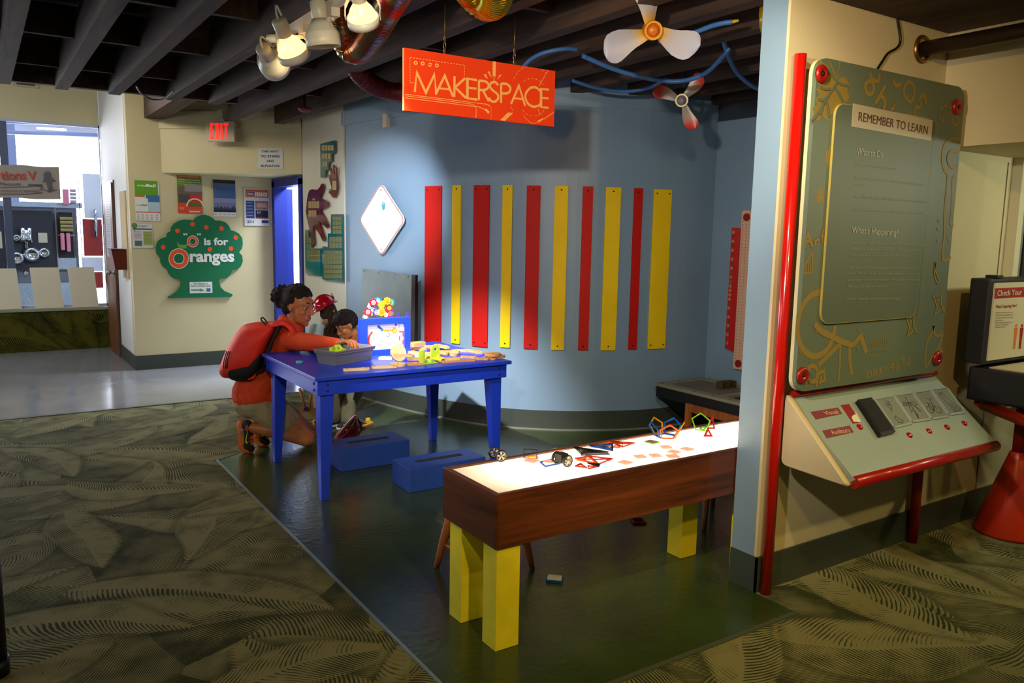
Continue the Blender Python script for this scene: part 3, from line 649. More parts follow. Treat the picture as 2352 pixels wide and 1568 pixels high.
for cx, cy_, k in ((238,705,0),(306,709,1),(380,718,2),(447,724,1)):
    R_ = [SQ(cx+20*math.cos(a*PI/6), cy_+21*math.sin(a*PI/6)) for a in range(12)] if k else [SQ(cx+21*math.cos(a*PI/3), cy_+23*math.sin(a*PI/3)) for a in range(6)]
    if k == 2:
        L.slab(R_[1:6]+[R_[6]], N0, .0008); L.slab(R_[7:]+[R_[0]], N0, .0008)
    else: L.ribbon([r.lerp(sum(R_, Vector())/len(R_), .25) for r in R_], .0052, N0, .0008, True)
L.slab([SQ(1034,660),SQ(1034,818),SQ(1068,822),SQ(1070,662)], N0, .0008); st([(1050,822),(1048,862)], .004)
for pts in ([(928,805),(962,798),(965,815),(985,850),(950,828),(948,812)], [(978,775),(1000,768),(1008,800),(1030,842),(998,806),(990,792)], [(1108,802),(1132,806),(1118,820),(1085,858),(1100,826)]): L.slab([SQ(*p) for p in pts], N0, .0008)
def arc(c, rx, ry, a0, a1, n, wd=th, duty=.65):
    for i in range(n):
        A = a0+(a1-a0)*i/n; B = a0+(a1-a0)*(i+duty*(1 if i % 2 else .35))/n
        st([(c[0]+rx*math.cos(a), c[1]+ry*math.sin(a)) for a in (A, (A+B)/2, B)], wd)
arc((1480,960),240,260,-2.75,-1.72,11); arc((1480,960),150,125,-2.4,-.35,13); arc((1500,1060),165,180,.55,2.6,13); arc((1480,960),250,245,-1.2,-.8,4)
st([(1668,742),(1562,915)], .003); st([(1630,768),(1650,775)], .003); st([(1572,862),(1590,872)], .003); st([(1553,1160),(1580,1222)], .003); st([(1568,1222),(1592,1216)], .003)
L.slab([SQ(1120,1292),SQ(1205,1208),SQ(1268,1210),SQ(1172,1300)], N0, .0008); dash((1235,1135),(1262,1195),4)
for i in range(16): a = i/15; st([(1385+170*a,1235+95*math.sin(a*2.1)-28*a*a), (1390+170*a,1245+95*math.sin(a*2.1)-28*a*a)], th)
L.slab([SQ(1553,1290),SQ(1612,1260),SQ(1622,1275),SQ(1562,1312)], N0, .0008)
for i in range(14): a = i/13; st([(1625+120*a,1262-75*a),(1632+120*a,1275-75*a)], th)
L.build("lettering", ART, sg)
for px in (1021, 1181):
    b = aty(px, 128 if px < 1100 else 146, SY); m = MB(); x = b.x
    for k in range(3):
        z = sz1+.012+k*.026; a = [(x+(.006*math.cos(q) if k % 2 else 0), SY+(0 if k % 2 else .006*math.cos(q)), z+.016*math.sin(q)) for q in [2*PI*j/10 for j in range(10)]]; m.tube(a, .0022, 6, closed=True)
    m.tube([(x,SY,sz1+.085), (x,SY,sz1+.14), (x,SY,2.505)], .002, 6); m.build('chain', BRASS, sg)

# ================================================================ ceiling: track lights
IV = mat('ivory_enamel', '#d8d0b8', .4); IVB = mat('ivory_neck', '#cfc6aa', .35)
RX = 1.37
t = thing('light_track', 'long ivory light track screwed under a joist', 'light track', (RX, 3.2, 2.46))
m = MB(); m.box((RX-.018,2.15,2.462), (RX+.018,4.32,2.499)); m.build('rail', IV, t)
m = MB(); m.lathe([(0,0),(.04,0),(.05,.012),(.05,.03),(0,.03)], Matrix.Translation((RX+.0,4.37,2.467)), 20); m.build('feed_cap', IV, t)
lens = mat('lamp_face', '#fff4d8', .3, emit='#ffe9bd', es=18)
refl = mat('lamp_reflector', '#d9c9a0', .15, .9); glass = mat('bulb_glass', '#d8b878', .18, .6, emit='#ffc878', es=2.6, var=.25, vs=60)
def lamp(label, px, py, Y, aim, lit, energy, deg, tx=None, col=(1,.9,.72), gimbal=False, k=1.0):
    c = aty(px, py, Y); aim = Vector(aim); d = (aim-c).normalized()
    t = thing('track_lamp', label, 'track light', (RX, Y, 2.46), 'ivory track lights above the table')
    # connector + yoke
    top = Vector((RX, Y, 2.44)); m = MB(); m.box((RX-.02,Y-.035,2.425), (RX+.02,Y+.035,2.462)); m.tube([top, top+Vector((0,0,-.03))], .008, 8); m.build('connector', IV, t)
    h = d.cross(ZZ).normalized(); r = .075*k; ap = Vector((c.x, c.y, 2.40)) if abs(c.x-RX) < .12 else top+Vector((0,0,-.035))
    m = MB(); P = [c+h*(r+.008), c+h*(r+.008)+ZZ*.04, ap+h*(r*.8), ap, ap-h*(r*.8), c-h*(r+.008)+ZZ*.04, c-h*(r+.008)]
    for a, b in zip(P, P[1:]):
        e = (b-a).normalized(); M = frame(e, d, e.cross(d), a) if abs(e.dot(d)) < .99 else frame(e, h, e.cross(h), a); m.box((-.002,-.010,-.002), ((b-a).length+.002,.010,.002), M)
    m.build('yoke', IV, t)
    x = d.orthogonal().normalized(); M = frame(x, d.cross(x), d, c)
    m = MB(); m.lathe([(.0,-.165*k),(.030*k,-.165*k),(.036*k,-.158*k),(.036*k,-.085*k),(.030*k,-.08*k),(.0,-.08*k)], M, 24); m.build('neck', IVB, t)
    m = MB(); m.tube(spline([c-d*.16*k, c-d*.185*k+ZZ*.012, c-d*.17*k+ZZ*.05, ap-ZZ*.01], 6), .005, 8); m.build('flex_cord', IV, t)
    if gimbal:
        m = MB(); m.lathe([(.024*k,-.085*k),(.034*k,-.070*k),(.052*k,-.045*k),(.064*k,-.020*k),(.069*k,.004*k),(.065*k,.004*k),(.060*k,-.018*k),(.048*k,-.042*k),(.030*k,-.066*k)], M, 40, close=True); m.build('bulb_reflector', glass, t)
        m = MB(); m.lathe([(.070*k,-.004*k),(.077*k,-.004*k),(.077*k,.034*k),(.072*k,.034*k),(.070*k,.030*k)], M, 36, close=True); m.build('ring', IV, t)
    else:
        m = MB(); m.lathe([(.036*k,-.088*k),(.052*k,-.062*k),(.070*k,-.034*k),(.074*k,-.026*k),(.076*k,.0),(.076*k,.028*k),(.072*k,.028*k),(.072*k,.002),(.050*k,-.056*k),(.033*k,-.085*k)], M, 32, close=True); m.build('shade', IV, t)
    m = MB(); m.lathe([(0,-.002*k),(.04*k,-.0*k),(.069*k,.006*k),(.069*k,.012*k),(0,.014*k)], M, 28); m.build('lens', lens if lit else refl, t)
    if lit:
        l = bpy.data.lights.new('lamp_beam', 'SPOT'); l.energy = energy; l.color = col; l.spot_size = math.radians(deg); l.spot_blend = .9; l.shadow_soft_size = .03
        o = bpy.data.objects.new('lamp_beam', l); C.objects.link(o); o.location = c+d*.06*k; o.rotation_euler = d.to_track_quat('-Z', 'Y').to_euler(); o.parent = t; o.matrix_parent_inverse = Matrix.Translation(-t.location)
lamp('ivory track lamp at the far end, its brightly lit back toward the camera', 630, 148, 4.15, (2.85,6.22,1.58), True, 430, 34, col=(.80,.88,1))
lamp('ivory track lamp second from the far end, showing its ribbed reflector', 672, 118, 3.92, (2.42,4.8,.82), True, 640, 40, col=(.95,.95,1), gimbal=True)
lamp('unlit ivory track lamp hanging straight down, third from the far end', 742, 92, 3.55, (1.66,3.60,0), False, 0, 30)
lamp('ivory track lamp cut by the top edge, nearest the camera', 833, 40, 3.05, (2.55,4.7,.2), True, 130, 36, col=(1,.93,.80), gimbal=True, k=.82)

# ---------------------------------------------------------------- ducts, hoses, propellers, sprinkler
def duct(name, label, pts, r, m_, cat='duct', pitch=.018, n=20):
    P = spline(pts, 14); T = [P[0]]; acc = 0
    out = []; L_ = 0; step = pitch/4
    for a, b in zip(P, P[1:]):
        seg = (b-a).length; k = max(1, int(seg/step))
        for i in range(k): out.append(a.lerp(b, i/k))
    rr = [r*(1+.055*math.sin(2*PI*i/4)) for i in range(len(out))]
    mb = MB(); mb.tube(out, rr, n); return tag(mb.build(name, m_), label, cat)
def foil(name, c1, c2, c3, s=3):
    m = mat(name, c1, .25, .85); nt = m.node_tree; b = nt.nodes['Principled BSDF']; tc = nt.nodes.new('ShaderNodeTexCoord'); nz = nt.nodes.new('ShaderNodeTexNoise'); nz.inputs['Scale'].default_value = s
    r = nt.nodes.new('ShaderNodeValToRGB'); r.color_ramp.elements[0].position = .4; r.color_ramp.elements[0].color = lin(c1); r.color_ramp.elements[1].position = .62; r.color_ramp.elements[1].color = lin(c3); e = r.color_ramp.elements.new(.5); e.color = lin(c2)
    nt.links.new(tc.outputs['Object'], nz.inputs['Vector']); nt.links.new(nz.outputs['Fac'], r.inputs['Fac']); nt.links.new(r.outputs['Color'], b.inputs['Base Color']); return m
duct('flexible_duct', 'silver and rust red flexible duct dipping in a U beside the track lights', [at(778,-60,2.70), at(784,55,2.50), at(800,112,2.405), at(828,112,2.39), at(858,75,2.40), at(892,15,2.43), at(925,-45,2.43), at(945,-80,2.43)], .062, foil('foil_silver_red', '#8f8f90', '#8a7a50', '#b5351a', 5))
duct('flexible_duct', 'shiny yellow and orange flexible duct bulging down at the top edge', [at(1005,-130,2.56), at(1045,-75,2.54), at(1080,-25,2.51), at(1108,4,2.48), at(1130,6,2.46), at(1142,-20,2.46), at(1144,-60,2.48), at(1140,-100,2.52)], .070, foil('foil_yellow', '#c8b414', '#c8a414', '#d8561a', 5))
duct('flexible_duct', 'dark red flexible duct sagging behind the left end of the hanging sign', [at(812,150,2.55), at(838,182,2.48), at(880,205,2.45), at(930,214,2.43), at(990,214,2.43)], .062, mat('duct_maroon', '#5a1612', .45, .3))
duct('flexible_duct', 'dark olive flexible duct lying between two joists behind the lamps', [at(735,138,2.71), at(775,146,2.70), at(830,140,2.70), at(880,120,2.71)], .062, mat('duct_olive', '#3c3a14', .5, .3))
duct('flexible_duct', 'yellow ribbed hose end peeking past the blue partition edge', [at(1764,-5,2.62), at(1763,35,2.46), at(1766,65,2.44), at(1785,90,2.46)], .035, mat('duct_yellow', '#a88a10', .4, .5), pitch=.012)
HB = mat('hose_blue', '#3f6fb0', .45)
def hose(label, pts, r=.0115):
    mb = MB(); mb.tube(spline(pts, 10), r, 10); return tag(mb.build('blue_hose', HB), label, 'hose', 'blue hoses under the joists')
hose('blue hose rising in an arch out of the hanging sign top edge', [at(1185,175,2.42), at(1215,140,2.45), at(1250,121,2.48), at(1300,112,2.505), Vector((min(jx, key=lambda q: abs(q-at(1300,112,2.505).x)), at(1300,112,2.505).y, 2.512))])
hose('long blue hose drooping below the big white propeller', [at(1338,128,2.475), at(1420,162,2.42), at(1500,182,2.385), at(1565,186,2.375), at(1620,168,2.40), at(1660,130,2.46), at(1675,110,2.50)], .013)
hose('thin blue hose sagging low just above the curved wall', [at(1315,185,2.49), at(1370,202,2.46), at(1430,210,2.45), at(1490,202,2.46), at(1530,180,2.49)])
o = hose('blue hose with a yellow tip pointing right at the partition', [at(1515,95,2.46), at(1580,80,2.46), at(1640,58,2.47), at(1682,50,2.475)])
m = MB(); m.cyl(at(1682,50,2.475), at(1697,47,2.478), .0085, .006); m.build('tip', mat('tip_yellow', '#c0a414', .5), o)
hose('blue hose disappearing behind the blue partition', [at(1660,90,2.52), at(1680,145,2.46), at(1705,180,2.42), at(1745,205,2.40), at(1790,200,2.42)], .012)
def grad_mat(name, stops):
    """paint sprayed from hub outwards: by distance from the hub along the blade (object space)"""
    m = bpy.data.materials.new(name); m.use_nodes = True; nt = m.node_tree; b = nt.nodes['Principled BSDF']; a = nt.nodes.new('ShaderNodeUVMap'); sp = nt.nodes.new('ShaderNodeSeparateXYZ'); r = nt.nodes.new('ShaderNodeValToRGB')
    r.color_ramp.elements[0].position, r.color_ramp.elements[0].color = stops[0][0], lin(stops[0][1]); r.color_ramp.elements[1].position, r.color_ramp.elements[1].color = stops[-1][0], lin(stops[-1][1])
    for p, c in stops[1:-1]: e = r.color_ramp.elements.new(p); e.color = lin(c)
    nt.links.new(a.outputs[0], sp.inputs[0]); nt.links.new(sp.outputs[0], r.inputs['Fac']); nt.links.new(r.outputs['Color'], b.inputs['Base Color']); b.inputs['Roughness'].default_value = .35; return m
def propeller(label, px, py, z, R, angs, axis, bm_, hubm, capm, wk=1.0):
    c = at(px, py, z); n = Vector(axis).normalized(); t = thing('propeller', label, 'propeller', c, 'painted propellers hung from the joists')
    M = facing(c, n)
    m = MB(); m.lathe([(0,-.05),(.03,-.05),(.040,-.03),(.042,.015),(.036,.03),(.034,.022),(.026,.022),(.024,.036),(.016,.045),(0,.045)], M, 28); m.build('hub', hubm, t)
    m = MB(); m.ringprism(circ(.040,28), circ(.031,28), .012, M, .025); m.build('hub_ring', capm, t)
    for a in angs:
        out = [(.03,-.026),(.07,-.050),(.12,-.078),(.17,-.084),(.205,-.060),(.224,-.015),(.215,.025),(.19,.042),(.15,.040),(.11,.030),(.07,.026),(.03,.026)]
        mb = MB(); l = mb.bm.loops.layers.uv.verify(); Rm = M @ Matrix.Rotation(a, 4, 'Z'); n_ = 9
        k = R/.224; top = out[:6]; bot = out[6:][::-1]
        def pt(i, j):
            u = i/(len(cols_)-1)*(len(cols_)-1); x, lo, hi = cols_[i]; y = lo+(hi-lo)*j/n_; tw = .55*(1-x/.26); return Vector((x*k, y*k*wk*math.cos(tw), y*k*wk*math.sin(tw)+.008*math.sin(PI*j/n_)))
        cols_ = [(.03,-.026,.026),(.06,-.044,.027),(.09,-.062,.027),(.12,-.078,.031),(.15,-.084,.038),(.175,-.083,.042),(.195,-.070,.040),(.21,-.048,.030),(.216,-.038,.022),(.2205,-.028,.014),(.2228,-.020,.006),(.2238,-.012,-.002)]
        P = [[pt(i, j) for j in range(n_+1)] for i in range(len(cols_))]
        mb.sm = True
        for off in (.0025, -.0025):
            V = [[mb.bm.verts.new(Rm @ (p+Vector((0,0,off)))) for p in r] for r in P]
            for i in range(len(P)-1):
                for j in range(n_):
                    q = [V[i][j], V[i+1][j], V[i+1][j+1], V[i][j+1]]
                    f = mb._f(q if off > 0 else q[::-1])
                    for lp in f.loops:
                        w_ = Rm.inverted() @ lp.vert.co; lp[l].uv = (min(1, w_.to_2d().length/R), 0)
        mb.build('blade', bm_, t)
    m = MB(); bk = M @ Vector((0,0,-.05)); m.tube([bk, bk-n*.05+ZZ*.02, bk-n*.06+ZZ*.08], .010, 8); m.tube([bk-n*.06+ZZ*.08, Vector((bk.x-n.x*.06, bk.y-n.y*.06, 2.51))], .008, 8); m.build('hanger', DGREY, t)
P1 = grad_mat('blade_white', [(0,'#c9701a'), (.22,'#c89a3a'), (.42,'#aaa6ac'), (1,'#a6a8bd')])
P2 = grad_mat('blade_red', [(0,'#b59a30'), (.3,'#a59a8e'), (.62,'#b08a78'), (.80,'#c8321a'), (1,'#c8321a')])
propeller('large white three bladed propeller with orange hub under the joists', 1497, 70, 2.40, .232, [1.95, 3.71, 6.08], (-.45,-.80,-.22), P1, mat('hub_orange', '#c96a1a', .35), mat('hub_ring_orange', '#d8931a', .3))
propeller('smaller red tipped propeller with yellow ring hub in front of the curved wall', 1567, 231, 2.33, .192, [1.0, 2.85, 5.22], (-.75,-.62,-.12), P2, mat('hub_grey', '#8a7f86', .3), mat('hub_ring_yellow', '#c9b414', .3), .8)
p = at(700,246,2.50); m = MB(); m.lathe([(0,.30),(.012,.30),(.012,.0),(.045,0),(.06,-.012),(.05,-.03),(.025,-.04),(0,-.04)], Matrix.Translation((p.x,p.y,2.50)), 18); tag(m.build('smoke_detector', mat('detector_red', '#7a1a14', .5)), 'dark red detector under the far joists left of the blue wall', 'detector')
m = MB(); m.tube(spline([at(312,196,2.53), at(325,215,2.52), at(350,228,2.50), at(378,226,2.50), at(400,208,2.53)], 8), .006, 8); tag(m.build('black_cable', BLACK), 'black cable looping under the joists above the back wall pier', 'cable')

# ================================================================ REMEMBER TO LEARN exhibit on the front wall
PY = 1.985; NF = Vector((0,-1,0))
pl = thing('exhibit_panel', 'tall sage green exhibit panel headed REMEMBER TO LEARN with gold doodles', 'exhibit panel', (3.22, 2.0, .885))
SAGE = mat('panel_sage', '#5c6852', .5, var=.03, vs=3); GOLD = mat('doodle_gold', '#85702c', .6)
x0, x1, z0, z1 = 2.676, 3.738, .885, 2.175
m = MB(); m.prism(rrect(x0,z0,x1,z1,.06), .018, frame((1,0,0),(0,0,1),(0,-1,0),(0,PY+.018,0))); o = m.build('board', [SAGE], pl)
m = MB(); m.prism(rrect(x0,z0,x1,z1,.06), .016, frame((1,0,0),(0,0,1),(0,-1,0),(0,PY+.0345,0))); m.build('back_board', mat('board_core', '#cfc496', .5), pl)
def q3(x, y): return (1780+x/3.92, 120+y/3.92)
def q4(x, y): return (1780+x/3.733, 480+y/3.733)
A3 = lambda x, y, Y=PY: aty(*q3(x, y), Y); A4 = lambda x, y, Y=PY: aty(*q4(x, y), Y)
G = MB()
def gl3(pts, wd=.012, sp=0, closed=False, f=None):
    f = f or A3
    P = [f(*p) for p in pts]; P = spline(P, sp, closed) if sp else P; G.ribbon(P, wd, NF, .0008+.00005*(len(G.bm.verts)//6 % 30)+(.0016 if G.mi else 0), closed)
# big leaf
lf = [(375,85),(420,80),(480,130),(530,230),(565,260),(600,225),(640,230),(668,290),(650,340),(668,400),(655,440),(610,450),(560,540),(500,560),(495,610),(455,605),(420,560),(400,620),(360,600),(310,640),(350,560),(340,500),(380,470),(360,420),(400,380),(370,340),(400,300),(380,260),(440,250),(400,170)]
G.slab([A3(*p) for p in lf], NF, .0006)
G.mi = 1
for pts in ([(560,265),(470,400),(390,540),(320,620)], [(560,265),(500,200),(420,110)], [(400,310),(440,330),(490,330)], [(385,420),(430,430),(470,395)], [(400,560),(420,500),(430,450)], [(480,590),(470,500),(450,430)], [(600,440),(570,370),(540,330)], [(650,300),(600,290),(570,275)]): gl3(pts, .010, 4)
G.mi = 0
gl3([(580,80),(575,170),(560,260)], .006); gl3([(490,80),(520,160),(560,260)], .008)
gl3([(855,180),(865,225),(900,260),(935,250),(940,190)], .016, 4); gl3([(840,265),(810,300),(830,370),(870,370),(890,320),(870,265)], .018, 5, True)
gl3([(900,465),(945,390),(990,300)], .020); gl3([(945,390),(985,430),(985,490),(965,505)], .020, 4); gl3([(1075,465),(1060,505),(1035,520)], .014, 3)
gl3([(1070,235),(1075,285),(1110,300),(1140,275)], .016, 4); gl3([(1175,290),(1160,360),(1185,420),(1225,445),(1250,380),(1245,300),(1210,270)], .016, 5, True)
gl3([(1355,470),(1345,400),(1320,385),(1295,440)], .016, 4); gl3([(1310,455),(1310,500),(1265,500),(1255,570)], .016, 4)
gl3([(1560,440),(1530,480),(1480,520),(1480,600),(1520,630)], .010, 5); gl3([(1560,500),(1590,500),(1620,560),(1650,600),(1640,650),(1600,640),(1590,580)], .012, 5); gl3([(1530,520),(1550,560),(1580,570),(1570,520)], .010, 4)
gl3([(1655,785),(1580,785),(1520,850),(1505,980),(1530,1070),(1555,1110),(1530,1400),(1525,1560)], .016, 5); gl3([(1645,895),(1590,890),(1555,930),(1560,1000),(1600,1040),(1640,1030)], .014, 5); gl3([(1630,1120),(1600,1140),(1590,1400),(1580,1540)], .014, 4)
for c, k in (((495,940),1.0), ((405,1290),.8)):
    G.slab([A3(c[0]+dx*k, c[1]+dy*k) for dx, dy in ((0,-110),(10,-60),(40,-80),(35,-20),(45,30),(30,90),(0,60),(-30,110),(-25,50),(-50,40),(-30,0),(-40,-50),(-10,-60))], NF, .0006)
g4 = lambda pts, wd=.012, sp=0, closed=False: gl3(pts, wd, sp, closed, A4)
g4([(250,335),(278,210),(322,325)], .016); g4([(262,280),(310,275)], .012); g4([(345,320),(340,265)], .014); g4([(345,280),(362,262),(378,270)], .012, 3); g4([(405,300),(405,215),(415,175),(430,180)], .013, 4); g4([(385,235),(428,225)], .010); g4([(445,150),(448,240)], .012); g4([(450,275),(450,285)], .014)
g4([(238,548),(320,545)], .008); g4([(245,540),(250,490),(280,440),(300,400),(320,395),(318,545)], .010, 3); g4([(285,540),(285,470)], .008); g4([(300,545),(302,480)], .008); g4([(262,540),(265,490)], .008)
g4([(425,735),(380,715),(300,745),(225,850),(192,1000),(205,1130),(260,1225),(340,1262),(430,1220),(490,1120),(512,1000)], .026, 5)
g4([(335,980),(400,1050),(490,1095),(580,1140),(670,1168)], .026, 4); g4([(670,1168),(735,1085),(785,1235)], .024); g4([(640,1180),(640,1300),(660,1420)], .020, 4); g4([(570,1140),(470,1240),(370,1340)], .022, 3); g4([(560,1150),(555,1330),(540,1490)], .014)
for i in range(9): g4([(812+i*18,1190-i*5),(820+i*18,1145-i*4)], .006)
for i in range(12): g4([(805+i*13,1228-i*1.5),(812+i*13,1227-i*1.5)], .004)
for dx, dy in ((0,0), (-235,180)):
    g4([(1355+dx,735+dy),(1385+dx,830+dy),(1370+dx,905+dy),(1410+dx,865+dy),(1450+dx,885+dy),(1420+dx,810+dy),(1425+dx,725+dy),(1395+dx,790+dy)], .010, 0, True)
g4([(1372,455),(1365,560),(1385,625),(1410,630),(1375,530)], .010, 3, True)
g4([(1360,990),(1345,1060),(1305,1140),(1285,1260),(1290,1360),(1330,1290),(1400,1180),(1440,1060),(1395,1090),(1360,1045)], .014, 3, True); g4([(1390,1180),(1435,1230)], .012)
g4([(1455,10),(1448,250),(1435,430),(1505,415)], .014, 3); g4([(1520,20),(1500,120),(1530,140)], .012, 3)
for p in ((1480,250),(1490,260),(1385,260),(1390,160),(1397,90)): g4([p,(p[0]+8,p[1]+22)], .010)
for a in range(18):
    t_ = a*PI/9; g4([(322+46*math.cos(t_),1410+72*math.sin(t_)),(322+58*math.cos(t_+.12),1410+90*math.sin(t_+.12))], .012)
g4([(322+40*math.cos(k*PI/8),1410+64*math.sin(k*PI/8)) for k in range(16)], .014, 0, True); g4([(365,1410),(420,1385),(425,1470),(385,1480),(400,1430)], .014); g4([(270,1440),(265,1525)], .012); g4([(365,1470),(350,1525)], .012)
for p in ((235,790),(260,760),(320,695),(355,675),(340,785),(260,870),(240,955),(430,1140),(210,1215),(250,1285),(500,1030),(560,1040),(660,1115),(700,1190),(770,1085),(710,1025),(530,1170),(350,1045),(205,1330),(300,1300)): g4([p,(p[0]+6,p[1]+18)], .007)
for ch, a, b, h in (('0',(780,1452),(828,1440),62),('8',(838,1440),(878,1425),60),('3',(882,1428),(915,1412),62),('-',(925,1385),(960,1378),60),('4',(975,1388),(1020,1372),62),('5',(1035,1382),(1062,1370),62),('7',(1078,1348),(1115,1335),66),('2',(1125,1342),(1160,1330),68)): 
    ptext(G, ch, q4(*a), q4(*b), h/3.733, (0,PY,0), NF, .012)
G.build('doodles', [GOLD, SAGE], pl)
inx = [A3(560,470,PY-.012)]
m = MB(); m.prism(rrect(2.795,1.155,3.475,2.015,.05), .010, frame((1,0,0),(0,0,1),(0,-1,0),(0,PY-.001,0))); ip = m.build('text_panel', mat('panel_sage_text', '#535e4a', .5, var=.03, vs=3), pl)
m = MB(); m.ringprism(rrect(2.793,1.153,3.477,2.017,.05), rrect(2.797,1.157,3.473,2.013,.048), .0095, frame((1,0,0),(0,0,1),(0,-1,0),(0,PY-.001,0))); m.build('panel_edge', mat('panel_edge_gold', '#a89a4a', .5), ip)
IY = PY-.0115; PP = (0, IY, 0)
m = MB(); m.slab([aty(*q3(*p), IY) for p in ((703,460),(1418,612),(1405,797),(688,668))], NF, .001); m.build('title_strip', mat('title_cream', '#a8a084', .5), ip)
m = MB(); ptext(m, 'REMEMBER TO LEARN', q3(748,615), q3(1370,740), 80/3.92, (0,IY-.001,0), NF, .008); m.build('lettering', mat('title_maroon', '#4f2024', .5), ip)
TC = mat('text_grey', '#a3a894', .6); TD = mat('text_dim', '#858b74', .6)
m = MB(); ptext(m, 'What to Do', q3(733,920), q3(970,950), 62/3.92, PP, NF, .008); ptext(m, "What's Happening?", q4(655,205), q4(1052,228), 56/3.733, PP, NF, .008); m.build('lettering', TC, ip)
m = MB()
for s, a, b, h in (('Choose auditory or visual mystery.',(723,1018),(1090,1058),27), ('Auditory: Listen to the tones. Push the buttons in the same',(716,1135),(1330,1202),27), ('sequence.',(714,1190),(815,1200),20), ('Visual: Watch the lights. Push the buttons in the same sequence.',(707,1308),(1362,1355),27), ('Is it easier for you to remember things you see or things you hear?',(698,1422),(1362,1460),27)): ptext(m, s, q3(*a), q3(*b), h/3.92, PP, NF, .004)
for s, a, b in (("Scientists don't fully understand memory, but they know that it is",(648,300),(1275,318)), ('constantly at work, and is a critical part of the learning process.',(645,355),(1248,368)), ('Without memory, how would we learn from experience?',(640,408),(1190,415)), ('Information is constantly entering our brains through all our',(632,512),(1210,515)), ('senses. We sort out the bits that have meaning to us, and these',(627,562),(1238,566)), ('pieces enter our short term memory. With practice or repetition,',(622,618),(1240,616)), ('they pass into long term memory.',(620,672),(960,670)), ('Did you remember the objects you liked best?',(612,780),(1068,776))): ptext(m, s, q4(*a), q4(*b), 25/3.733, PP, NF, .004)
m.build('lettering', TD, ip)
for px, py in ((1885,170),(2196,246),(1841,861),(2151,822)):
    c = aty(px, py, PY); M = frame((1,0,0),(0,0,1),(0,-1,0),c); m = MB(); m.lathe([(0,0),(.034,0),(.034,.008),(.028,.014),(.012,.014),(.010,.010),(0,.010)], M, 24); k = m.build('knob', mat('knob_red', '#8e120c', .3), pl)
    m = MB(); m.lathe([(0,.0102),(.008,.0102),(.006,.015),(0,.016)], M, 12); m.build('bolt', BLACK, k)
px_ = aty(1797,740,2.082).x
m = MB(); m.cyl((px_,2.078,.003),(px_,2.078,2.20), .0235, n=24); tag(m.build('red_pole', REDP), 'tall glossy red pole at the left edge of the exhibit panel', 'pole')
m = MB(); m.cyl((3.80,2.075,.003),(3.80,2.075,.57), .0235, n=24); tag(m.build('support_post', mat('red_dull_paint', '#96120c', .35)), 'short red support post under the sloped console', 'pole')
# sloped console
cs = thing('sloped_console', 'sloped pale console with red rails, buttons and picture windows under the exhibit panel', 'console', (3.26, 2.03, .57))
CX0, CX1 = 2.705, 3.815; prof = [(2.055,.855),(2.055,.575),(1.76,.565),(1.735,.585)]
FACE = mat('console_face', '#8f9c93', .38, var=.03, vs=4); REDR = mat('red_rail_paint', '#a01410', .28, coat=.3)
m = MB(); V = [(x,y,z) for x in (CX0+.03,CX1) for y, z in prof]; m.raw(V, [(0,1,2,3),(7,6,5,4),(0,4,5,1),(1,5,6,2),(2,6,7,3),(3,7,4,0)]); m.build('body', FACE, cs, rec=True)
cap = [(2.058,.872),(2.058,.565),(1.735,.555)]
def rtri(P, r, n=6):
    o = []
    for i in range(3):
        a, b, c = Vector(P[i-1]), Vector(P[i]), Vector(P[(i+1) % 3]); u = (a-b).normalized(); v = (c-b).normalized(); k = r*1.6
        for j in range(n): t_ = j/(n-1); o.append((b+u*k*(1-t_)**2+v*k*t_**2))
    return o
rt = rtri(cap, .02); m = MB(); M = frame((0,1,0),(0,0,1),(1,0,0),(CX0,0,0))
ce = sum(rt, Vector((0,0)))/len(rt); sh = [ce+(p-ce)*.93 for p in rt]
vs = [m.bm.verts.new(M @ Vector((p.x,p.y,z))) for P, z in ((sh,0),(rt,.010),(rt,.034)) for p in P]; n_ = len(rt)
m.sm = True
for a in range(2):
    for i in range(n_): m._f([vs[a*n_+i], vs[a*n_+(i+1) % n_], vs[(a+1)*n_+(i+1) % n_], vs[(a+1)*n_+i]])
m.sm = False; m._f(vs[:n_][::-1]); m._f(vs[2*n_:]); m.build('end_cap', mat('cap_cream', '#c0b088', .4), cs, rec=True)
m = MB(); m.tube([(CX0+.034,2.045,.862),(CX1,2.045,.862)], .013, 14); m.build('top_rail', REDR, cs)
m = MB(); m.tube([(CX0+.034,1.742,.572),(CX1+.004,1.742,.572)], .024, 18); m.ball((CX1+.004,1.742,.572), (.012,.024,.024), 14); m.build('bottom_rail', REDR, cs)
fd = Vector((0,1.735-2.055,.585-.855)).normalized(); fn = Vector((0,fd.z,-fd.y)).normalized(); fn = fn if fn.z > 0 else -fn; FP = Vector((3,2.055,.855))
def q5(x, y): return (1780+x/3.733, 840+y/3.733)
def F5(x, y, lift=0): p = q5(x, y); return atp(p[0], p[1], FP, fn)+fn*lift
LABM = mat('label_maroon', '#7a2a30', .5); LTX = mat('label_text', '#c9a07a', .5)
for s, quad, a, b, h in (('Visual',((303,395),(540,357),(575,412),(350,460)),(432,425),(548,408),40), ('Auditory',((405,555),(640,512),(675,570),(442,622)),(490,590),(650,568),38)):
    m = MB(); m.slab([F5(*p) for p in quad], fn, .001); k = m.build('label_strip', LABM, cs); m = MB(); A_ = F5(*a); B_ = F5(*b); text(m, s, A_, B_, .020, fn, .012, .002, .0); m.build('lettering', LTX, k)
m = MB(); m.slab([F5(*p) for p in ((562,337),(632,327),(737,485),(668,497))], fn, .001); k = m.build('picture_card', mat('card_red', '#8f2226', .3), cs)
m = MB(); m.slab([F5(*p) for p in ((672,478),(655,440),(672,420),(690,418),(690,395),(735,478),(728,485))], fn, .0015); m.build('card_patch', mat('card_white', '#e0d8b8', .3), k)
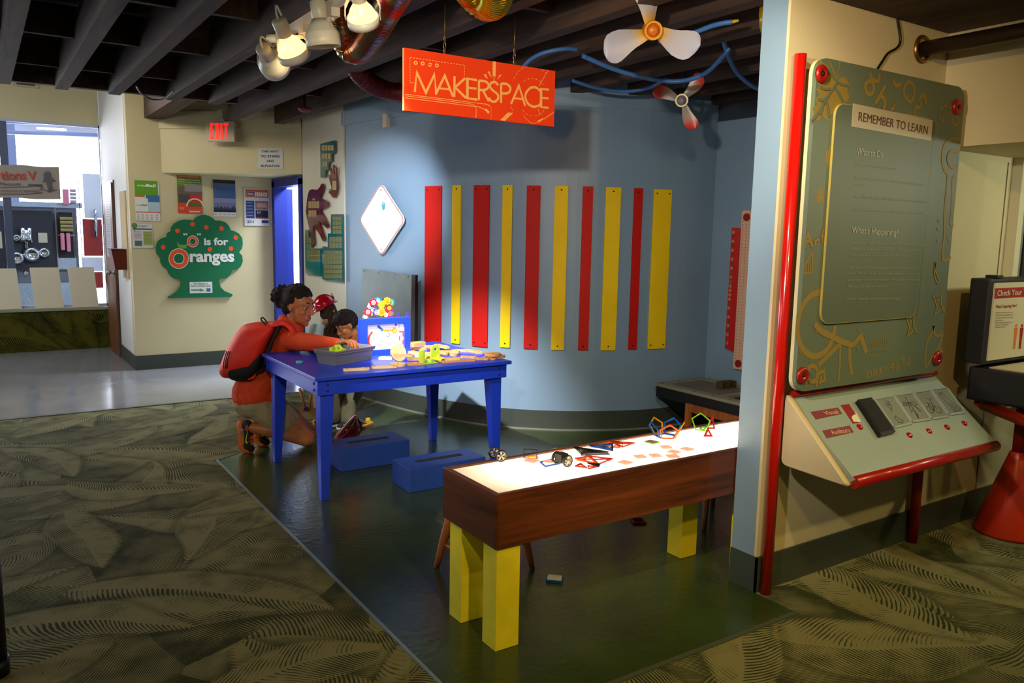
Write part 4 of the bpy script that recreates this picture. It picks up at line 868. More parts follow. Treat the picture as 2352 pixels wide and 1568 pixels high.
m = MB(); sp_ = [F5(*p) for p in ((685,316),(800,296),(1005,588),(885,620))]; m.slab(sp_, fn, .022); k = m.build('speaker', BLACK, cs)
m = MB(); c_ = sum(sp_, Vector())/4; m.slab([c_+(p-c_)*.86+fn*.022 for p in sp_], fn, .0015); m.build('speaker_grille', mat('grille', '#161514', .8, var=.4, vs=500, bump=.6, bs=500), k)
WQ = [((860,297),(1005,270),(1155,490),(1015,525)), ((1028,265),(1170,243),(1318,455),(1170,475)), ((1190,240),(1322,220),(1470,430),(1340,452)), ((1343,213),(1468,196),(1615,397),(1490,415))]
INK = mat('ink_line', '#2a2028', .6); PANE = mat('window_card', '#7f837c', .10)
def bil(Q, u, v): 
    P = [F5(*p, .002) for p in Q]; return (P[0]*(1-u)+P[1]*u)*(1-v)+(P[3]*(1-u)+P[2]*u)*v
DR = [[[(.45,.08),(.62,.12),(.62,.3),(.5,.42),(.38,.3),(.34,.14)], [(.48,.17),(.55,.2),(.52,.28),(.45,.25),(.48,.17)], [(.5,.42),(.45,.5)], [(.35,.72),(.5,.66),(.55,.8),(.72,.86),(.6,.95),(.42,.9),(.4,.8),(.35,.72)]],
      [[(.5,.05),(.5,.3)], [(.5,.3),(.25,.25),(.12,.38),(.4,.4)], [(.5,.3),(.35,.5),(.3,.68),(.45,.6)], [(.5,.3),(.5,.6),(.45,.95),(.58,.75)], [(.5,.3),(.72,.45),(.85,.7),(.7,.65)], [(.5,.3),(.75,.3),(.88,.42),(.75,.45)], [(.2,.32),(.45,.34)], [(.4,.45),(.45,.36)], [(.5,.9),(.52,.4)], [(.8,.62),(.55,.35)]],
      [[(.28+.17*math.cos(a),.68+.13*math.sin(a)) for a in [k*PI/7 for k in range(15)]], [(.72+.19*math.cos(a),.72+.14*math.sin(a)) for a in [k*PI/7 for k in range(15)]], [(.28,.68),(.4,.45),(.62,.5),(.48,.74),(.28,.68)], [(.48,.74),(.4,.4),(.3,.4)], [(.62,.5),(.72,.72)], [(.62,.5),(.66,.3),(.55,.25)], [(.66,.3),(.8,.28)]],
      [[(.3,.12),(.38,.2),(.5,.12),(.55,.3),(.62,.42),(.85,.7),(.88,.92),(.4,.93),(.42,.6),(.35,.42),(.3,.3),(.3,.12)], [(.5,.55),(.52,.9)], [(.62,.6),(.6,.9)], [(.85,.75),(.7,.75),(.7,.9)], [(.9,.9),(.97,.8)]]]
for Q, D in zip(WQ, DR):
    m = MB(); m.slab([F5(*p) for p in Q], fn, .002); k = m.build('picture_window', PANE, cs)
    m = MB()
    for s in D: m.ribbon([bil(Q, *p) for p in s], .0032, fn, .0005)
    m.build('ink_drawing', INK, k)
    m = MB(); P = [F5(*p) for p in Q]; c_ = sum(P, Vector())/4
    for i in range(4):
        a, b = P[i], P[(i+1) % 4]; e = (a-b).normalized(); inn = fn.cross(b-a).normalized(); inn = inn if inn.dot(c_-a) > 0 else -inn
        m.slab([a, b, b-inn*.010, a-inn*.010], fn, .007)
    m.build('window_frame', FACE, k, rec=True)
M0 = frame((1,0,0), fn.cross(Vector((1,0,0))), fn, (0,0,0))
for x, y in ((725,525),(1152,595),(1320,560),(1473,527),(1622,494)):
    c = F5(x, y); M = Matrix.Translation(c) @ M0; m = MB(); m.lathe([(0,0),(.015,0),(.0145,.003),(.012,.0045),(.011,.007),(.007,.009),(0,.0095)], M, 22); m.build('push_button', mat('button_red', '#a80d0c', .15, coat=.6), cs)
m = MB(); P = [aty(a, b, 2.104) for a, b in ((2061,20),(2061,38),(2066,70),(2068,95),(2060,110),(2040,122),(2026,142),(2015,160),(2012,175))]; m.tube(spline(P, 5), .0055, 8); tag(m.build('wall_cable', BLACK), 'thin black cable running down the cream wall behind the exhibit panel', 'cable')
t = thing('ceiling_pipe', 'dark brown pipe with a metal collar entering the cream wall above the panel', 'pipe', (3.567,2.08,2.342))
m = MB(); m.cyl((3.575,2.105,2.342),(3.575,.3,2.342), .033, n=24); m.build('pipe', mat('pipe_brown', '#2e1c10', .45), t)
m = MB(); m.lathe([(.046,0),(.062,0),(.062,.006),(.054,.014),(.046,.014)], frame((1,0,0),(0,0,1),(0,-1,0),(3.575,2.1115,2.342)), 28, close=True); m.build('collar', BRASS, t)

# ---------------------------------------------------------------- temperature exhibit on a red cone stand
CC = at(2318,1222,0); CC.z = .003
st_ = thing('cone_stand', 'red cone based stand with T shaped bar at the right edge', 'stand', CC)
m = MB(); m.lathe([(0,0),(.165,0),(.167,.012),(.036,.425),(.033,.43),(0,.43)], Matrix.Translation(CC), 40); m.build('cone_base', mat('cone_red', '#c8320e', .38, coat=.2), st_)
TP = Vector((CC.x, CC.y, .70))
E1 = aty(2260,930,CC.y+.02); E2 = at(2352,966,E1.z); bd = (E2-E1).normalized(); m = MB(); m.tube([E1,E1+bd*.62], .026, 16); m.build('cross_bar', MATS['red_dull_paint'], st_); m = MB(); m.cyl((CC.x,CC.y,.42),(CC.x,CC.y,E1.z), .027, n=20); m.build('post', MATS['red_dull_paint'], st_)
m = MB(); m.tube([E1+Vector((.01,.03,.004)),E1+Vector((.25,.06,.004))], .022, 14); m.build('rear_bar', MATS['red_dull_paint'], st_)
su = thing('display_case', 'open black case showing a Check Your Temperature poster, cut by the right edge', 'case', (CC.x+.1,CC.y,.80))
LY = CC.y; BK = mat('case_black', '#0b0b0d', .5); L0 = aty(2281,650,LY); L1 = aty(2275,827,LY); lx = (L0.x+L1.x)/2; lz1 = L0.z; lz0 = L1.z
m = MB(); m.box((lx-.035,LY+.004,lz0-.02),(lx+.66,LY+.10,lz1+.02), bev=.012); m.build('lid', BK, su)
m = MB(); m.box((lx-.03,LY-.42,min(lz0-.13,E1.z+.028)),(lx+.66,LY+.07,lz0-.035), bev=.012); m.build('tray', BK, su)
m = MB(); m.box((lx,LY-.39,lz0-.036),(lx+.62,LY-.01,lz0-.030)); k = m.build('tray_panel', mat('case_panel', '#c0b690', .4), su)
m = MB(); m.box((lx+.10,LY-.2,lz0-.030),(lx+.16,LY-.18,lz0-.027)); m.box((lx+.25,LY-.25,lz0-.030),(lx+.4,LY-.22,lz0-.027)); m.build('red_marks', mat('poster_red', '#9c1a1c', .5), k)
m = MB(); m.box((lx+.02,LY+.0,lz1+.02),(lx+.07,LY+.06,lz1+.035), bev=.004); m.build('latch', BK, su)
m = MB(); m.box((lx-.008,LY-.004,lz0),(lx+.62,LY+.004,lz1)); po = m.build('poster', mat('poster_cream', '#c9bf9c', .5), su)
def Pq(x, y): return (2180+x/2.703, 320+y/2.703)
YP = (0, LY-.0038, 0)
def PQ(x, y): return aty(*Pq(x, y), LY-.0045)
m = MB(); zt = PQ(275,925).z; zb = PQ(275,988).z; m.box((lx-.008,LY-.006,zb),(lx+.62,LY-.0042,zt)); m.build('title_band', MATS['poster_red'], po)
m = MB(); zc = (zt+zb)/2; text(m, 'Check Your Temperature', (lx+.01,LY-.0065,zc-.012), (lx+.52,LY-.0065,zc-.012), .026, NF, .010); m.build('lettering', mat('poster_text_cream', '#d8cca8', .5), po)
m = MB(); ptext(m, "What's Happening Here?", Pq(288,1048), Pq(418,1040), 20/2.703, YP, NF, .006)
for y in (.055,): pass
m.build('lettering', MATS['poster_red'], po)
m = MB()
for i, s in enumerate(('It contains thermistors in your palm','The liquid balls sit on embedded crystal','one other exhibit confirm, how many','liquid temperature')): ptext(m, s, Pq(287,1080+i*16), Pq(395-(60 if i == 3 else 0),1076+i*16), 9/2.703, YP, NF, 0)
for i in range(3): ptext(m, ('This will temporarily change its tiny','screen liquid and temperature','depending on touch.')[i], Pq(284,1142+i*14), Pq(388-20*i,1138+i*14), 9/2.703, YP, NF, 0)
m.build('lettering', mat('poster_text_grey', '#57524a', .6), po)
m = MB(); bod = mat('figure_orange', '#d8742a', .5)
for x, mi in ((410,0),(445,1)):
    m.mi = mi; c = PQ(x,1225); 
    m.prism(circ(.008,10), .001, frame((1,0,0),(0,0,1),(0,-1,0),c+ZZ*.055)); m.prism([(-.012,-.01),(.012,-.01),(.016,.045),(-.016,.045)], .001, frame((1,0,0),(0,0,1),(0,-1,0),c)); m.prism([(-.011,-.06),(-.003,-.06),(0,-.01),(.003,-.06),(.011,-.06),(.012,-.01),(-.012,-.01)], .001, frame((1,0,0),(0,0,1),(0,-1,0),c))
m.build('body_figures', [bod, MATS['poster_red']], po)
# black post at the left edge of the picture
b0 = at(8,1545,0); m = MB(); m.cyl((b0.x-.03,b0.y,.003),(b0.x-.03,b0.y,.06), .05, n=24); m.cyl((b0.x-.03,b0.y,.06),(b0.x-.03,b0.y,.45), .045, n=24); m.lathe([(0,.45),(.045,.45),(.03,.49),(0,.5)], Matrix.Translation((b0.x-.03,b0.y,0)), 24)
tag(m.build('bollard', mat('bollard_black', '#08080a', .4)), 'black bollard cut by the lower left edge of the picture', 'post')

# ================================================================ back wall: signs, posters
BY = 8.966
def k7(x, y): return (280+x/4.9, 260+y/4.9)
def k8(x, y): return (280+x/3.919, 480+y/3.919)
B7 = lambda x, y, Y=BY: aty(*k7(x, y), Y); B8 = lambda x, y, Y=BY: aty(*k8(x, y), Y)
BC = [0]
def paper(name, label, cat, a, b, f, group=None, col='#d9d6d0', Y=BY):
    """sheet from its corners a (top left) and b (bottom right) on the back wall"""
    BC[0] = 0; A = f(*a); B = f(*b); x0, x1, z1, z0 = A.x, B.x, A.z, B.z
    t = thing(name, label, cat, ((x0+x1)/2, Y, z0), group); m = MB(); m.box((x0,Y-.004,z0),(x1,Y+.002,z1)); o = m.build('sheet', mat('paper_'+col, col, .35), t)
    return t, o, (x0, x1, z0, z1)
def blk(par, R, u0, v0, u1, v1, col, Y=BY, lift=.0046, name='print_block'):
    x0, x1, z0, z1 = R; fx = lambda u: x0+(x1-x0)*u; fz = lambda v: z1-(z1-z0)*v; BC[0] += 1; lift = .0046+.00005*BC[0]
    m = MB(); m.box((fx(u0),Y-lift,fz(v1)),(fx(u1),Y-lift+.0005,fz(v0))); return m.build(name, mat('print_'+col, col, .45), par)
def wr(par, R, items, col, Y=BY, lift=.0064):
    x0, x1, z0, z1 = R; m = MB()
    for s, u0, u1, v, h, bo in items: text(m, s, (x0+(x1-x0)*u0, Y-lift, z1-(z1-z0)*v), (x0+(x1-x0)*u1, Y-lift, z1-(z1-z0)*v), (z1-z0)*h, N0, bo, .0002)
    return m.build('lettering', mat('ink_'+col, col, .5), par)
PG = 'posters around the green tree sign'
t, s, R = paper('poster', 'poster with green top and white speech shape, top left beside the pier corner', 'poster', (137,752), (432,1212), B7, PG)
blk(s,R,0,0,.95,.36,'#5f9a22'); blk(s,R,0,.36,.40,.41,'#d5562a'); blk(s,R,.44,.36,1,.53,'#3a6f9e'); blk(s,R,0,.44,.52,.77,'#d5d8d2'); blk(s,R,.52,.53,1,.77,'#a8c0ca'); blk(s,R,0,.775,1,.80,'#d06a3a')
wr(s,R,[('viste',.10,.48,.15,.055,.01)],'#e8ecd8'); wr(s,R,[('Ball',.48,.86,.15,.065,.03)],'#f2f4ea'); wr(s,R,[('viste',.03,.26,.63,.035,.0)],'#6f9a5a'); wr(s,R,[('Ball',.26,.47,.63,.04,.01)],'#3f6a2e')
for v in (.85,.90,.95):
    for u in (.06,.24,.42,.60,.82): blk(s,R,u,v,u+.09,v+.018,'#9a9a96')
t, s, R = paper('poster', 'farmers market poster with red header, green field and orange base above the tree', 'poster', (614,695), (908,1130), B7, PG)
blk(s,R,0,0,1,.055,'#b8281e'); blk(s,R,0,.055,1,.35,'#5a7a1e'); blk(s,R,0,.30,1,.72,'#6b5a52'); blk(s,R,.30,.22,1,.42,'#8a827c',lift=.0049); blk(s,R,.05,.5,.5,.72,'#4a4a44',lift=.0049); blk(s,R,.50,.50,.98,.64,'#c8321a',lift=.0049); blk(s,R,.42,.62,.9,.72,'#5f8a2a',lift=.005); blk(s,R,0,.72,1,1,'#cf4a24')
m = MB(); c_ = Vector((R[0]+(R[1]-R[0])*.70,BY-.005,R[3]-(R[3]-R[2])*.82)); m.prism(circ(.088,20,a0=0,a1=PI), .0006, frame((1,0,0),(0,0,1),(0,-1,0),c_)); m.mi = 1; m.prism(circ(.075,20,a0=0,a1=PI), .0006, frame((1,0,0),(0,0,1),(0,-1,0),c_+Vector((0,-.0007,0)))); m.mi = 2; m.prism([(-.06,.005),(.06,.005),(.05,.04),(-.05,.045)], .0006, frame((1,0,0),(0,0,1),(0,-1,0),c_+Vector((0,-.0014,0)))); m.build('emblem', [mat('emblem_cream', '#d8d0c0', .5), mat('emblem_red', '#b8341e', .5), mat('emblem_green', '#3f6f1e', .5)], s)
wr(s,R,[('SEASON OPENS-SEPT 2',.04,.97,.045,.032,.02)],'#e8a88a'); wr(s,R,[('Lakeland Downtown',.04,.94,.125,.035,.02),('Farmers Curb Market',.02,.97,.185,.035,.02)],'#d8d89a'); wr(s,R,[('Saturdays',.04,.38,.24,.03,.01)],'#d8c02a'); wr(s,R,[('Farmers Curb Market',.40,.94,.92,.022,.0)],'#e8d8c8')
blk(s,R,.46,.94,.9,.965,'#d8d8d0')
for k in range(3): blk(s,R,.08+.06*k,.84,.11+.06*k,.90,'#e0a890')
t, s, R = paper('poster', 'dark blue dusk skyline poster right of the farmers market poster', 'poster', (1022,745), (1285,1165), B7, PG, '#d6d4d0')
blk(s,R,0,0,1,.88,'#3a5a86'); blk(s,R,0,0,1,.09,'#14161c',lift=.0049); blk(s,R,0,.10,1,.2,'#4a5a72',lift=.0048); blk(s,R,0,.5,1,.62,'#7d7f9e',lift=.0048); blk(s,R,0,.62,1,.80,'#6a6f94',lift=.0048); blk(s,R,0,.81,1,.88,'#101216',lift=.005)
for i in range(15):
    u = i/15; h = .05+.10*rnd.random(); blk(s,R,u,.83-h,u+.07,.83,'#26324a',lift=.0049+i*.00001)
for k in range(5): blk(s,R,.03+.2*k,.925,.12+.2*k,.95,'#8f8f88')
t, s, R = paper('poster', 'DIAL 211 poster with orange header and photo panels beside the blue door', 'poster', (1370,842), (1662,1270), B7, PG, '#d4d2cf')
blk(s,R,.05,.02,.98,.24,'#d87322'); blk(s,R,.14,.10,.42,.20,'#2c3f74',lift=.005)
for k in range(3): blk(s,R,.43+.17*k,.10,.57+.17*k,.20,'#e4e2dc',lift=.005)
wr(s,R,[('DIAL',.16,.40,.175,.055,.02)],'#e8e6e0',lift=.0066); wr(s,R,[('2',.455,.53,.18,.06,.01),('1',.655,.675,.18,.06,.0),('1',.825,.845,.18,.06,.0)],'#1c2438',lift=.0066); wr(s,R,[('ANSWERS THAT MATTER',.08,.95,.075,.03,.01)],'#8a3a12')
blk(s,R,.07,.33,.40,.80,'#2c3f74'); blk(s,R,.44,.33,.96,.56,'#8f6a58'); blk(s,R,.5,.38,.9,.50,'#c89a80',lift=.0049); blk(s,R,.44,.575,.96,.80,'#1a1e2c'); blk(s,R,.44,.77,.96,.80,'#a8221e',lift=.0049); blk(s,R,.68,.845,.96,.92,'#2c3f74')
for k in range(5): blk(s,R,.10,.37+.085*k,.33,.395+.085*k,'#8a94b0',lift=.0049)
wr(s,R,[('211',.50,.66,.66,.05,.02)],'#d8d8e0'); wr(s,R,[('211',.10,.36,.92,.06,.03)],'#2c3f74')
t, s, R = paper('flyer', 'small community flyer with tree logo below the green topped poster', 'flyer', (112,1245), (352,1515), B7, PG, '#cfcdc8')
blk(s,R,.03,.18,.98,.24,'#34568a'); blk(s,R,.05,.27,.48,.64,'#c8bfc0'); blk(s,R,.53,.30,.98,.88,'#9aa65a'); blk(s,R,.10,.70,.46,.92,'#4a6a70')
for k in range(6): blk(s,R,.09,.32+.05*k,.43,.335+.05*k,'#8a8286',lift=.0049)
for k in range(8): blk(s,R,.58,.35+.06*k,.92,.365+.06*k,'#7a8440',lift=.0049)
m = MB(); c_ = Vector((R[0]+(R[1]-R[0])*.12,BY-.005,R[3]-(R[3]-R[2])*.07)); m.prism(circ(.028,12), .0006, frame((1,0,0),(0,0,1),(0,-1,0),c_)); m.box((c_.x-.004,c_.y-.0006,c_.z-.06),(c_.x+.004,c_.y,c_.z-.02)); m.build('tree_logo', mat('logo_green', '#5f7f4a', .5), s)
wr(s,R,[('Community Center',.28,.82,.07,.04,.0),('Mental Health Fair',.30,.74,.13,.04,.0)],'#3a3a44')
# green tree sign
tr = [(410,800),(415,785),(450,770),(490,740),(520,700),(530,660),(522,628),(480,628),(440,605),(415,575),(408,540),(370,520),(345,480),(342,440),(310,400),(300,345),(315,295),(350,265),(400,250),(400,225),(415,208),(437,200),(440,165),(465,130),(510,105),(560,93),(610,97),(640,103),(660,75),(700,55),(740,50),(780,60),(815,80),(838,105),(880,103),(930,120),(960,150),(975,190),(1010,198),(1050,220),(1080,260),(1085,310),(1078,355),(1052,388),(1080,420),(1085,470),(1065,520),(1030,545),(992,550),(975,590),(940,620),(905,628),(878,620),(872,650),(885,700),(920,735),(960,752),(990,765),(992,780),(975,790)]
c_ = B8(700,800); t = thing('tree_sign', 'green tree shaped wall sign reading O is for Oranges', 'sign', c_); TG = mat('sign_green', '#0f6b42', .42, var=.04, vs=4)
m = MB(); m.slab([B8(*p) for p in tr][::-1], N0, .016); m.build('board', TG, t, rec=True)
TY = BY-.0165; T8 = lambda x, y: aty(*k8(x, y), TY); TP8 = (0,TY,0)
ORG = mat('orange_print', '#e8521a', .5); WTX = mat('letter_white', '#dfe0d6', .5)
m = MB()
for x, y in ((636,138),(760,165),(897,174),(500,195),(1025,257),(372,342),(791,362),(982,355)):
    r = 21; m = MB(); m.slab([T8(x+r*math.cos(a*PI/9), y+r*math.sin(a*PI/9)) for a in range(18)], N0, .001); m.build('orange_dot', ORG, t)
def ringp(mb, x, y, ro, ri, lift):
    o_ = [T8(x+ro*math.cos(a*PI/16), y-ro*math.sin(a*PI/16)) for a in range(32)]; i_ = [T8(x+ri*math.cos(a*PI/16), y-ri*math.sin(a*PI/16)) for a in range(32)]
    V = [p+N0*lift for p in o_]+[p+N0*lift for p in i_]; mb.raw(V, [(i,(i+1) % 32,32+(i+1) % 32,32+i) for i in range(32)])
m = MB(); ringp(m,638,291,53,26,.0008); ringp(m,512,445,92,44,.0008); m.mi = 1; ringp(m,638,291,48,30,.0014); ringp(m,512,445,86,50,.0014); m.build('big_letter_o', [WTX, ORG], t)
m = MB(); ptext(m,'is for',k8(740,322),k8(958,322),62/3.919,TP8,N0,.035,.002); ptext(m,'ranges',k8(612,472),k8(1012,470),100/3.919,TP8,N0,.035,.002); ptext(m,'"',k8(555,262),k8(590,262),40/3.919,TP8,N0,.02,.002); ptext(m,'"',k8(676,262),k8(712,262),40/3.919,TP8,N0,.02,.002); m.build('lettering', WTX, t)
m = MB(); m.slab([T8(*p) for p in ((497,290),(515,318),(560,322),(592,312),(580,352),(540,355),(500,340))], N0, .001); m.build('leaf_print', mat('leaf_green', '#6aa632', .5), t)
m = MB(); A_ = T8(608,657); B_ = T8(815,753); m.box((A_.x,TY-.002,B_.z),(B_.x,TY,A_.z)); s = m.build('direction_card', mat('card_paper', '#d4d6d0', .5), t)
m = MB(); ptext(m,'Take Elevator or',k8(642,678),k8(776,678),16/3.919,(0,TY-.0025,0),N0,.01); ptext(m,'Stairs to Lower Level',k8(622,698),k8(796,697),16/3.919,(0,TY-.0025,0),N0,.01); m.build('lettering', mat('ink_green', '#2a5a3a', .5), s)
m = MB(); Q8 = lambda x, y: aty(*k8(x, y), TY-.0025); m.slab([Q8(*p) for p in ((622,722),(700,722),(700,712),(745,730),(700,742),(700,734),(622,734))], N0, .0006); m.mi = 1; m.slab([Q8(*p) for p in ((762,713),(798,713),(798,742),(762,742))], N0, .0006); m.build('arrow_print', [mat('arrow_green', '#4a8a5a', .5), mat('arrow_teal', '#2a6a86', .5)], s)
# EXIT sign and stairs notice on the diagonal soffit
nH = Vector((-.975,-1.145,0)).normalized(); HP = Vector((1.60,8.975,2.3))
def HQ(x, y, off=0): return atp(x, y, HP+nH*off, nH)
c_ = HQ(507,302,.12); t = thing('exit_sign', 'ivory EXIT sign with glowing red letters under the dark ceiling', 'exit sign', c_); M = facing(c_, nH)
w_ = .150; h_ = .098; m = MB(); m.prism(rrect(-w_,-h_,w_,h_,.012), .05, M, -.03); m.build('housing', mat('exit_ivory', '#b9ad92', .5), t)
m = MB(); m.box((-.05,h_,-.03),(.05,h_+.02,.02), M); m.box((-.028,h_+.02,-.028),(.028,h_+.11,.012), M); m.build('mount', MATS['exit_ivory'], t)
EX = mat('exit_red', '#ff2a1a', .5, emit='#ff1a0e', es=1.3)
for s, xa, xb in (('E',-.098,-.055),('X',-.047,-.006),('I',.007,.028),('T',.040,.092)):
    m = MB(); xw = .020
    z = .0205; H_ = .078
    if s == 'E':
        m.box((xa,-H_,z),(xa+xw,H_,z+.002),M); m.box((xa,H_-xw,z),(xb,H_,z+.002),M); m.box((xa,-xw/2,z),(xb-.006,xw/2,z+.002),M); m.box((xa,-H_,z),(xb,-H_+xw,z+.002),M)
    elif s == 'I': m.box((xa,-H_,z),(xb,H_,z+.002),M)
    elif s == 'T': m.box((xa,H_-xw,z),(xb,H_,z+.002),M); mid = (xa+xb)/2; m.box((mid-xw/2,-H_,z),(mid+xw/2,H_,z+.002),M)
    else:
        m.prism([(xa,-H_),(xa+.021,-H_),(xb,H_),(xb-.021,H_)], .002, M, z); m.prism([(xb-.021,-H_),(xb,-H_),(xa+.021,H_),(xa,H_)], .0021, M, z)
    m.build('letter', EX, t)
q = [HQ(592,341,.004), HQ(650,340,.004), HQ(650,388,.004), HQ(592,388,.004)]
c_ = sum(q, Vector())/4; M = facing(c_, nH); w_ = (q[1]-q[0]).length/2; h_ = (q[0]-q[3]).length/2
t = thing('stairs_notice', 'white notice reading THIS WAY TO STAIRS AND ELEVATOR on the soffit', 'notice', c_); m = MB(); m.box((-w_,-h_,-.003),(w_,h_,.001), M); s = m.build('sheet', mat('notice_paper', '#c9c8c6', .5), t)
m = MB()
for i, (s_x, k) in enumerate((('THIS WAY',.70),('TO STAIRS',.75),('AND',.30),('ELEVATOR',.75))):
    z = h_*(.60-.47*i); text(m, s_x, M @ Vector((-w_*k,z,.0015)), M @ Vector((w_*k,z,.0015)), h_*.21, nH, .03)
m.build('lettering', mat('ink_black', '#15151a', .6), s)
# brown door, plate, notice board, file box on the pier
PX = 1.285; NP = Vector((-1,0,0))
m = MB(); m.box((1.272,9.96,.0),(1.2845,10.76,1.985)); d3 = struct(m.build('door_3', mat('door_frame_dark', '#3a3236', .5)))
m = MB(); m.box((1.255,9.99,.012),(1.2715,10.735,1.955)); lf_ = m.build('door_leaf', wood('door_walnut', '#5a3418', '#8a5a34', .45, 2, .6), d3)
M = facing((1.255,10.06,.955), NP); m = MB(); m.lathe([(0,0),(.032,0),(.032,.008),(.014,.014),(.012,.035),(.026,.045),(.028,.062),(.018,.074),(0,.076)], M, 20); m.build('door_handle', STEEL, lf_)
for z in (1.55, .85, .2):
    m = MB(); m.box((1.250,10.733,z-.06),(1.258,10.755,z+.06)); m.build('hinge', BRASS, lf_)
q = [atx(245,440,1.254), atx(256,458,1.254), atx(262,592,1.254), atx(250,592,1.254)]; y0_, y1_ = 10.2, 10.6
m = MB(); m.box((1.2535,10.14,1.12),(1.2545,10.56,1.86)); s = m.build('door_notice', mat('door_paper', '#b9b4ba', .4), lf_)
m = MB(); 
for k in range(22): m.box((1.2530,10.18,1.80-k*.028),(1.2534,10.52-.1*rnd.random(),1.808-k*.028))
m.build('print_lines', mat('print_grey', '#8a8690', .6), s)
ya, yb = atx(279,500,1.28).y, atx(291,500,1.28).y; za = atx(285,438,1.28).z; zb_ = atx(285,636,1.28).z
m = MB(); m.box((1.270,yb,zb_),(1.2845,ya,za)); tag(m.build('notice_board', mat('board_tan', '#b39d6a', .7)), 'narrow tan board on the white pier behind the red brown file box', 'board')
zc, zd = atx(285,577,1.2).z, atx(285,623,1.2).z; yc = (ya+yb)/2
m = MB(); m.hexa([(1.16,yc-.12,zd),(1.269,yc-.12,zd),(1.269,yc+.12,zd),(1.16,yc+.12,zd)], [(1.13,yc-.13,zc),(1.269,yc-.13,zc),(1.269,yc+.13,zc),(1.13,yc+.13,zc)]); t = m.build('file_box', mat('box_mahogany', '#5a1f10', .35), rec=True); tag(t, 'red brown file box mounted on the white pier beside the brown door', 'file box')
m = MB(); m.box((1.125,yc-.135,zc),(1.269,yc+.135,zc+.012)); m.build('rim', mat('rim_dark', '#2a1a1e', .3), t)

# ---------------------------------------------------------------- acrylic shapes on the passage wall
HX = 2.735
def k1(x, y): return (680+x/3.92, 280+y/3.92)
H1 = lambda x, y, X=HX: atx(*k1(x, y), X)
TEAL = mat('acrylic_teal', '#0c5c66', .12, coat=.5); MAR = mat('acrylic_maroon', '#5e0f22', .12, coat=.5); PLQ = mat('plaque_gold', '#a8905a', .5); PLO = mat('plaque_olive', '#6d6a2c', .5)
def acr_board(name, label, cat, pts, m_, tiles, edge=None, g=None):
    P = [H1(*p) for p in pts]; c = sum(P, Vector())/len(P); t = thing(name, label, cat, (HX,c.y,min(p.z for p in P)), g)
    mb = MB(); mb.slab(P, NP, .012); mb.build('acrylic_sheet', m_, t, rec=True)
    for i in (0, len(P)//2):
        a = P[i]+(c-P[i])*.15; mb = MB(); mb.cyl((HX-.012+.0,a.y,a.z),(2.752,a.y,a.z), .008, n=10); mb.build('standoff', STEEL, t)
    mb = MB()
    for (xa,ya,xb,yb,nx,ny,mi) in tiles:
        mb.mi = mi
        for i in range(nx):
            for j in range(ny):
                w2 = (xb-xa)/nx; h2 = (yb-ya)/ny; q = [(xa+w2*(i+.06),ya+h2*(j+.07)),(xa+w2*(i+.94),ya+h2*(j+.07)),(xa+w2*(i+.94),ya+h2*(j+.93)),(xa+w2*(i+.06),ya+h2*(j+.93))]
                mb.slab([H1(*p, HX-.0125) for p in q], NP, .002)
    if tiles: mb.build('donor_plaques', [PLQ, PLO], t, rec=True)
acr_board('city_board', 'small stepped teal acrylic board at the top of the passage wall', 'acrylic board', [(228,198),(355,167),(357,280),(330,290),(330,358),(302,365),(302,430),(275,440),(275,495),(230,502)], TEAL, [(232,205,340,262,4,1,0),(235,280,312,335,3,1,0),(237,350,284,405,2,1,0)])
acr_board('small_hand_board', 'small dark red acrylic hand above the large hand', 'acrylic board', [(305,625),(330,620),(328,580),(310,520),(302,475),(315,480),(325,510),(318,440),(320,415),(330,440),(338,470),(340,385),(348,385),(352,465),(362,470),(368,405),(376,410),(372,490),(380,530),(385,590),(378,640),(360,680),(340,680),(320,650),(306,640)], MAR, [(325,522,365,620,1,1,0)])
acr_board('large_hand_board', 'large dark red acrylic hand with fingers pointing down right', 'acrylic board', [(118,650),(130,615),(155,605),(200,612),(225,585),(238,555),(250,555),(258,590),(250,625),(230,665),(228,685),(265,700),(295,720),(300,750),(285,770),(235,785),(232,800),(265,855),(300,920),(302,950),(290,958),(260,930),(215,890),(240,960),(270,1040),(265,1075),(250,1070),(215,1000),(165,935),(165,1000),(175,1080),(168,1120),(155,1100),(135,990),(125,940),(105,860),(98,800),(108,700)], MAR, [(112,710,210,780,4,1,0),(112,790,184,858,3,1,0),(148,686,172,706,1,1,0)])
acr_board('city_board', 'L shaped teal acrylic board low beside the blue door', 'acrylic board', [(90,970),(126,970),(128,1030),(143,1035),(150,1138),(230,1138),(232,1385),(93,1365)], TEAL, [(94,985,116,1040,1,1,1),(96,1048,140,1140,2,2,1),(100,1150,220,1250,4,2,1)])
acr_board('city_board', 'tall stepped teal acrylic board covered in rows of olive plaques', 'acrylic board', [(325,832),(430,830),(433,1440),(245,1415),(243,1130),(295,1125),(297,1005),(325,1003)], TEAL, [(330,850,412,1010,3,4,1),(300,1030,414,1140,4,2,1),(252,1155,416,1410,6,6,1)])

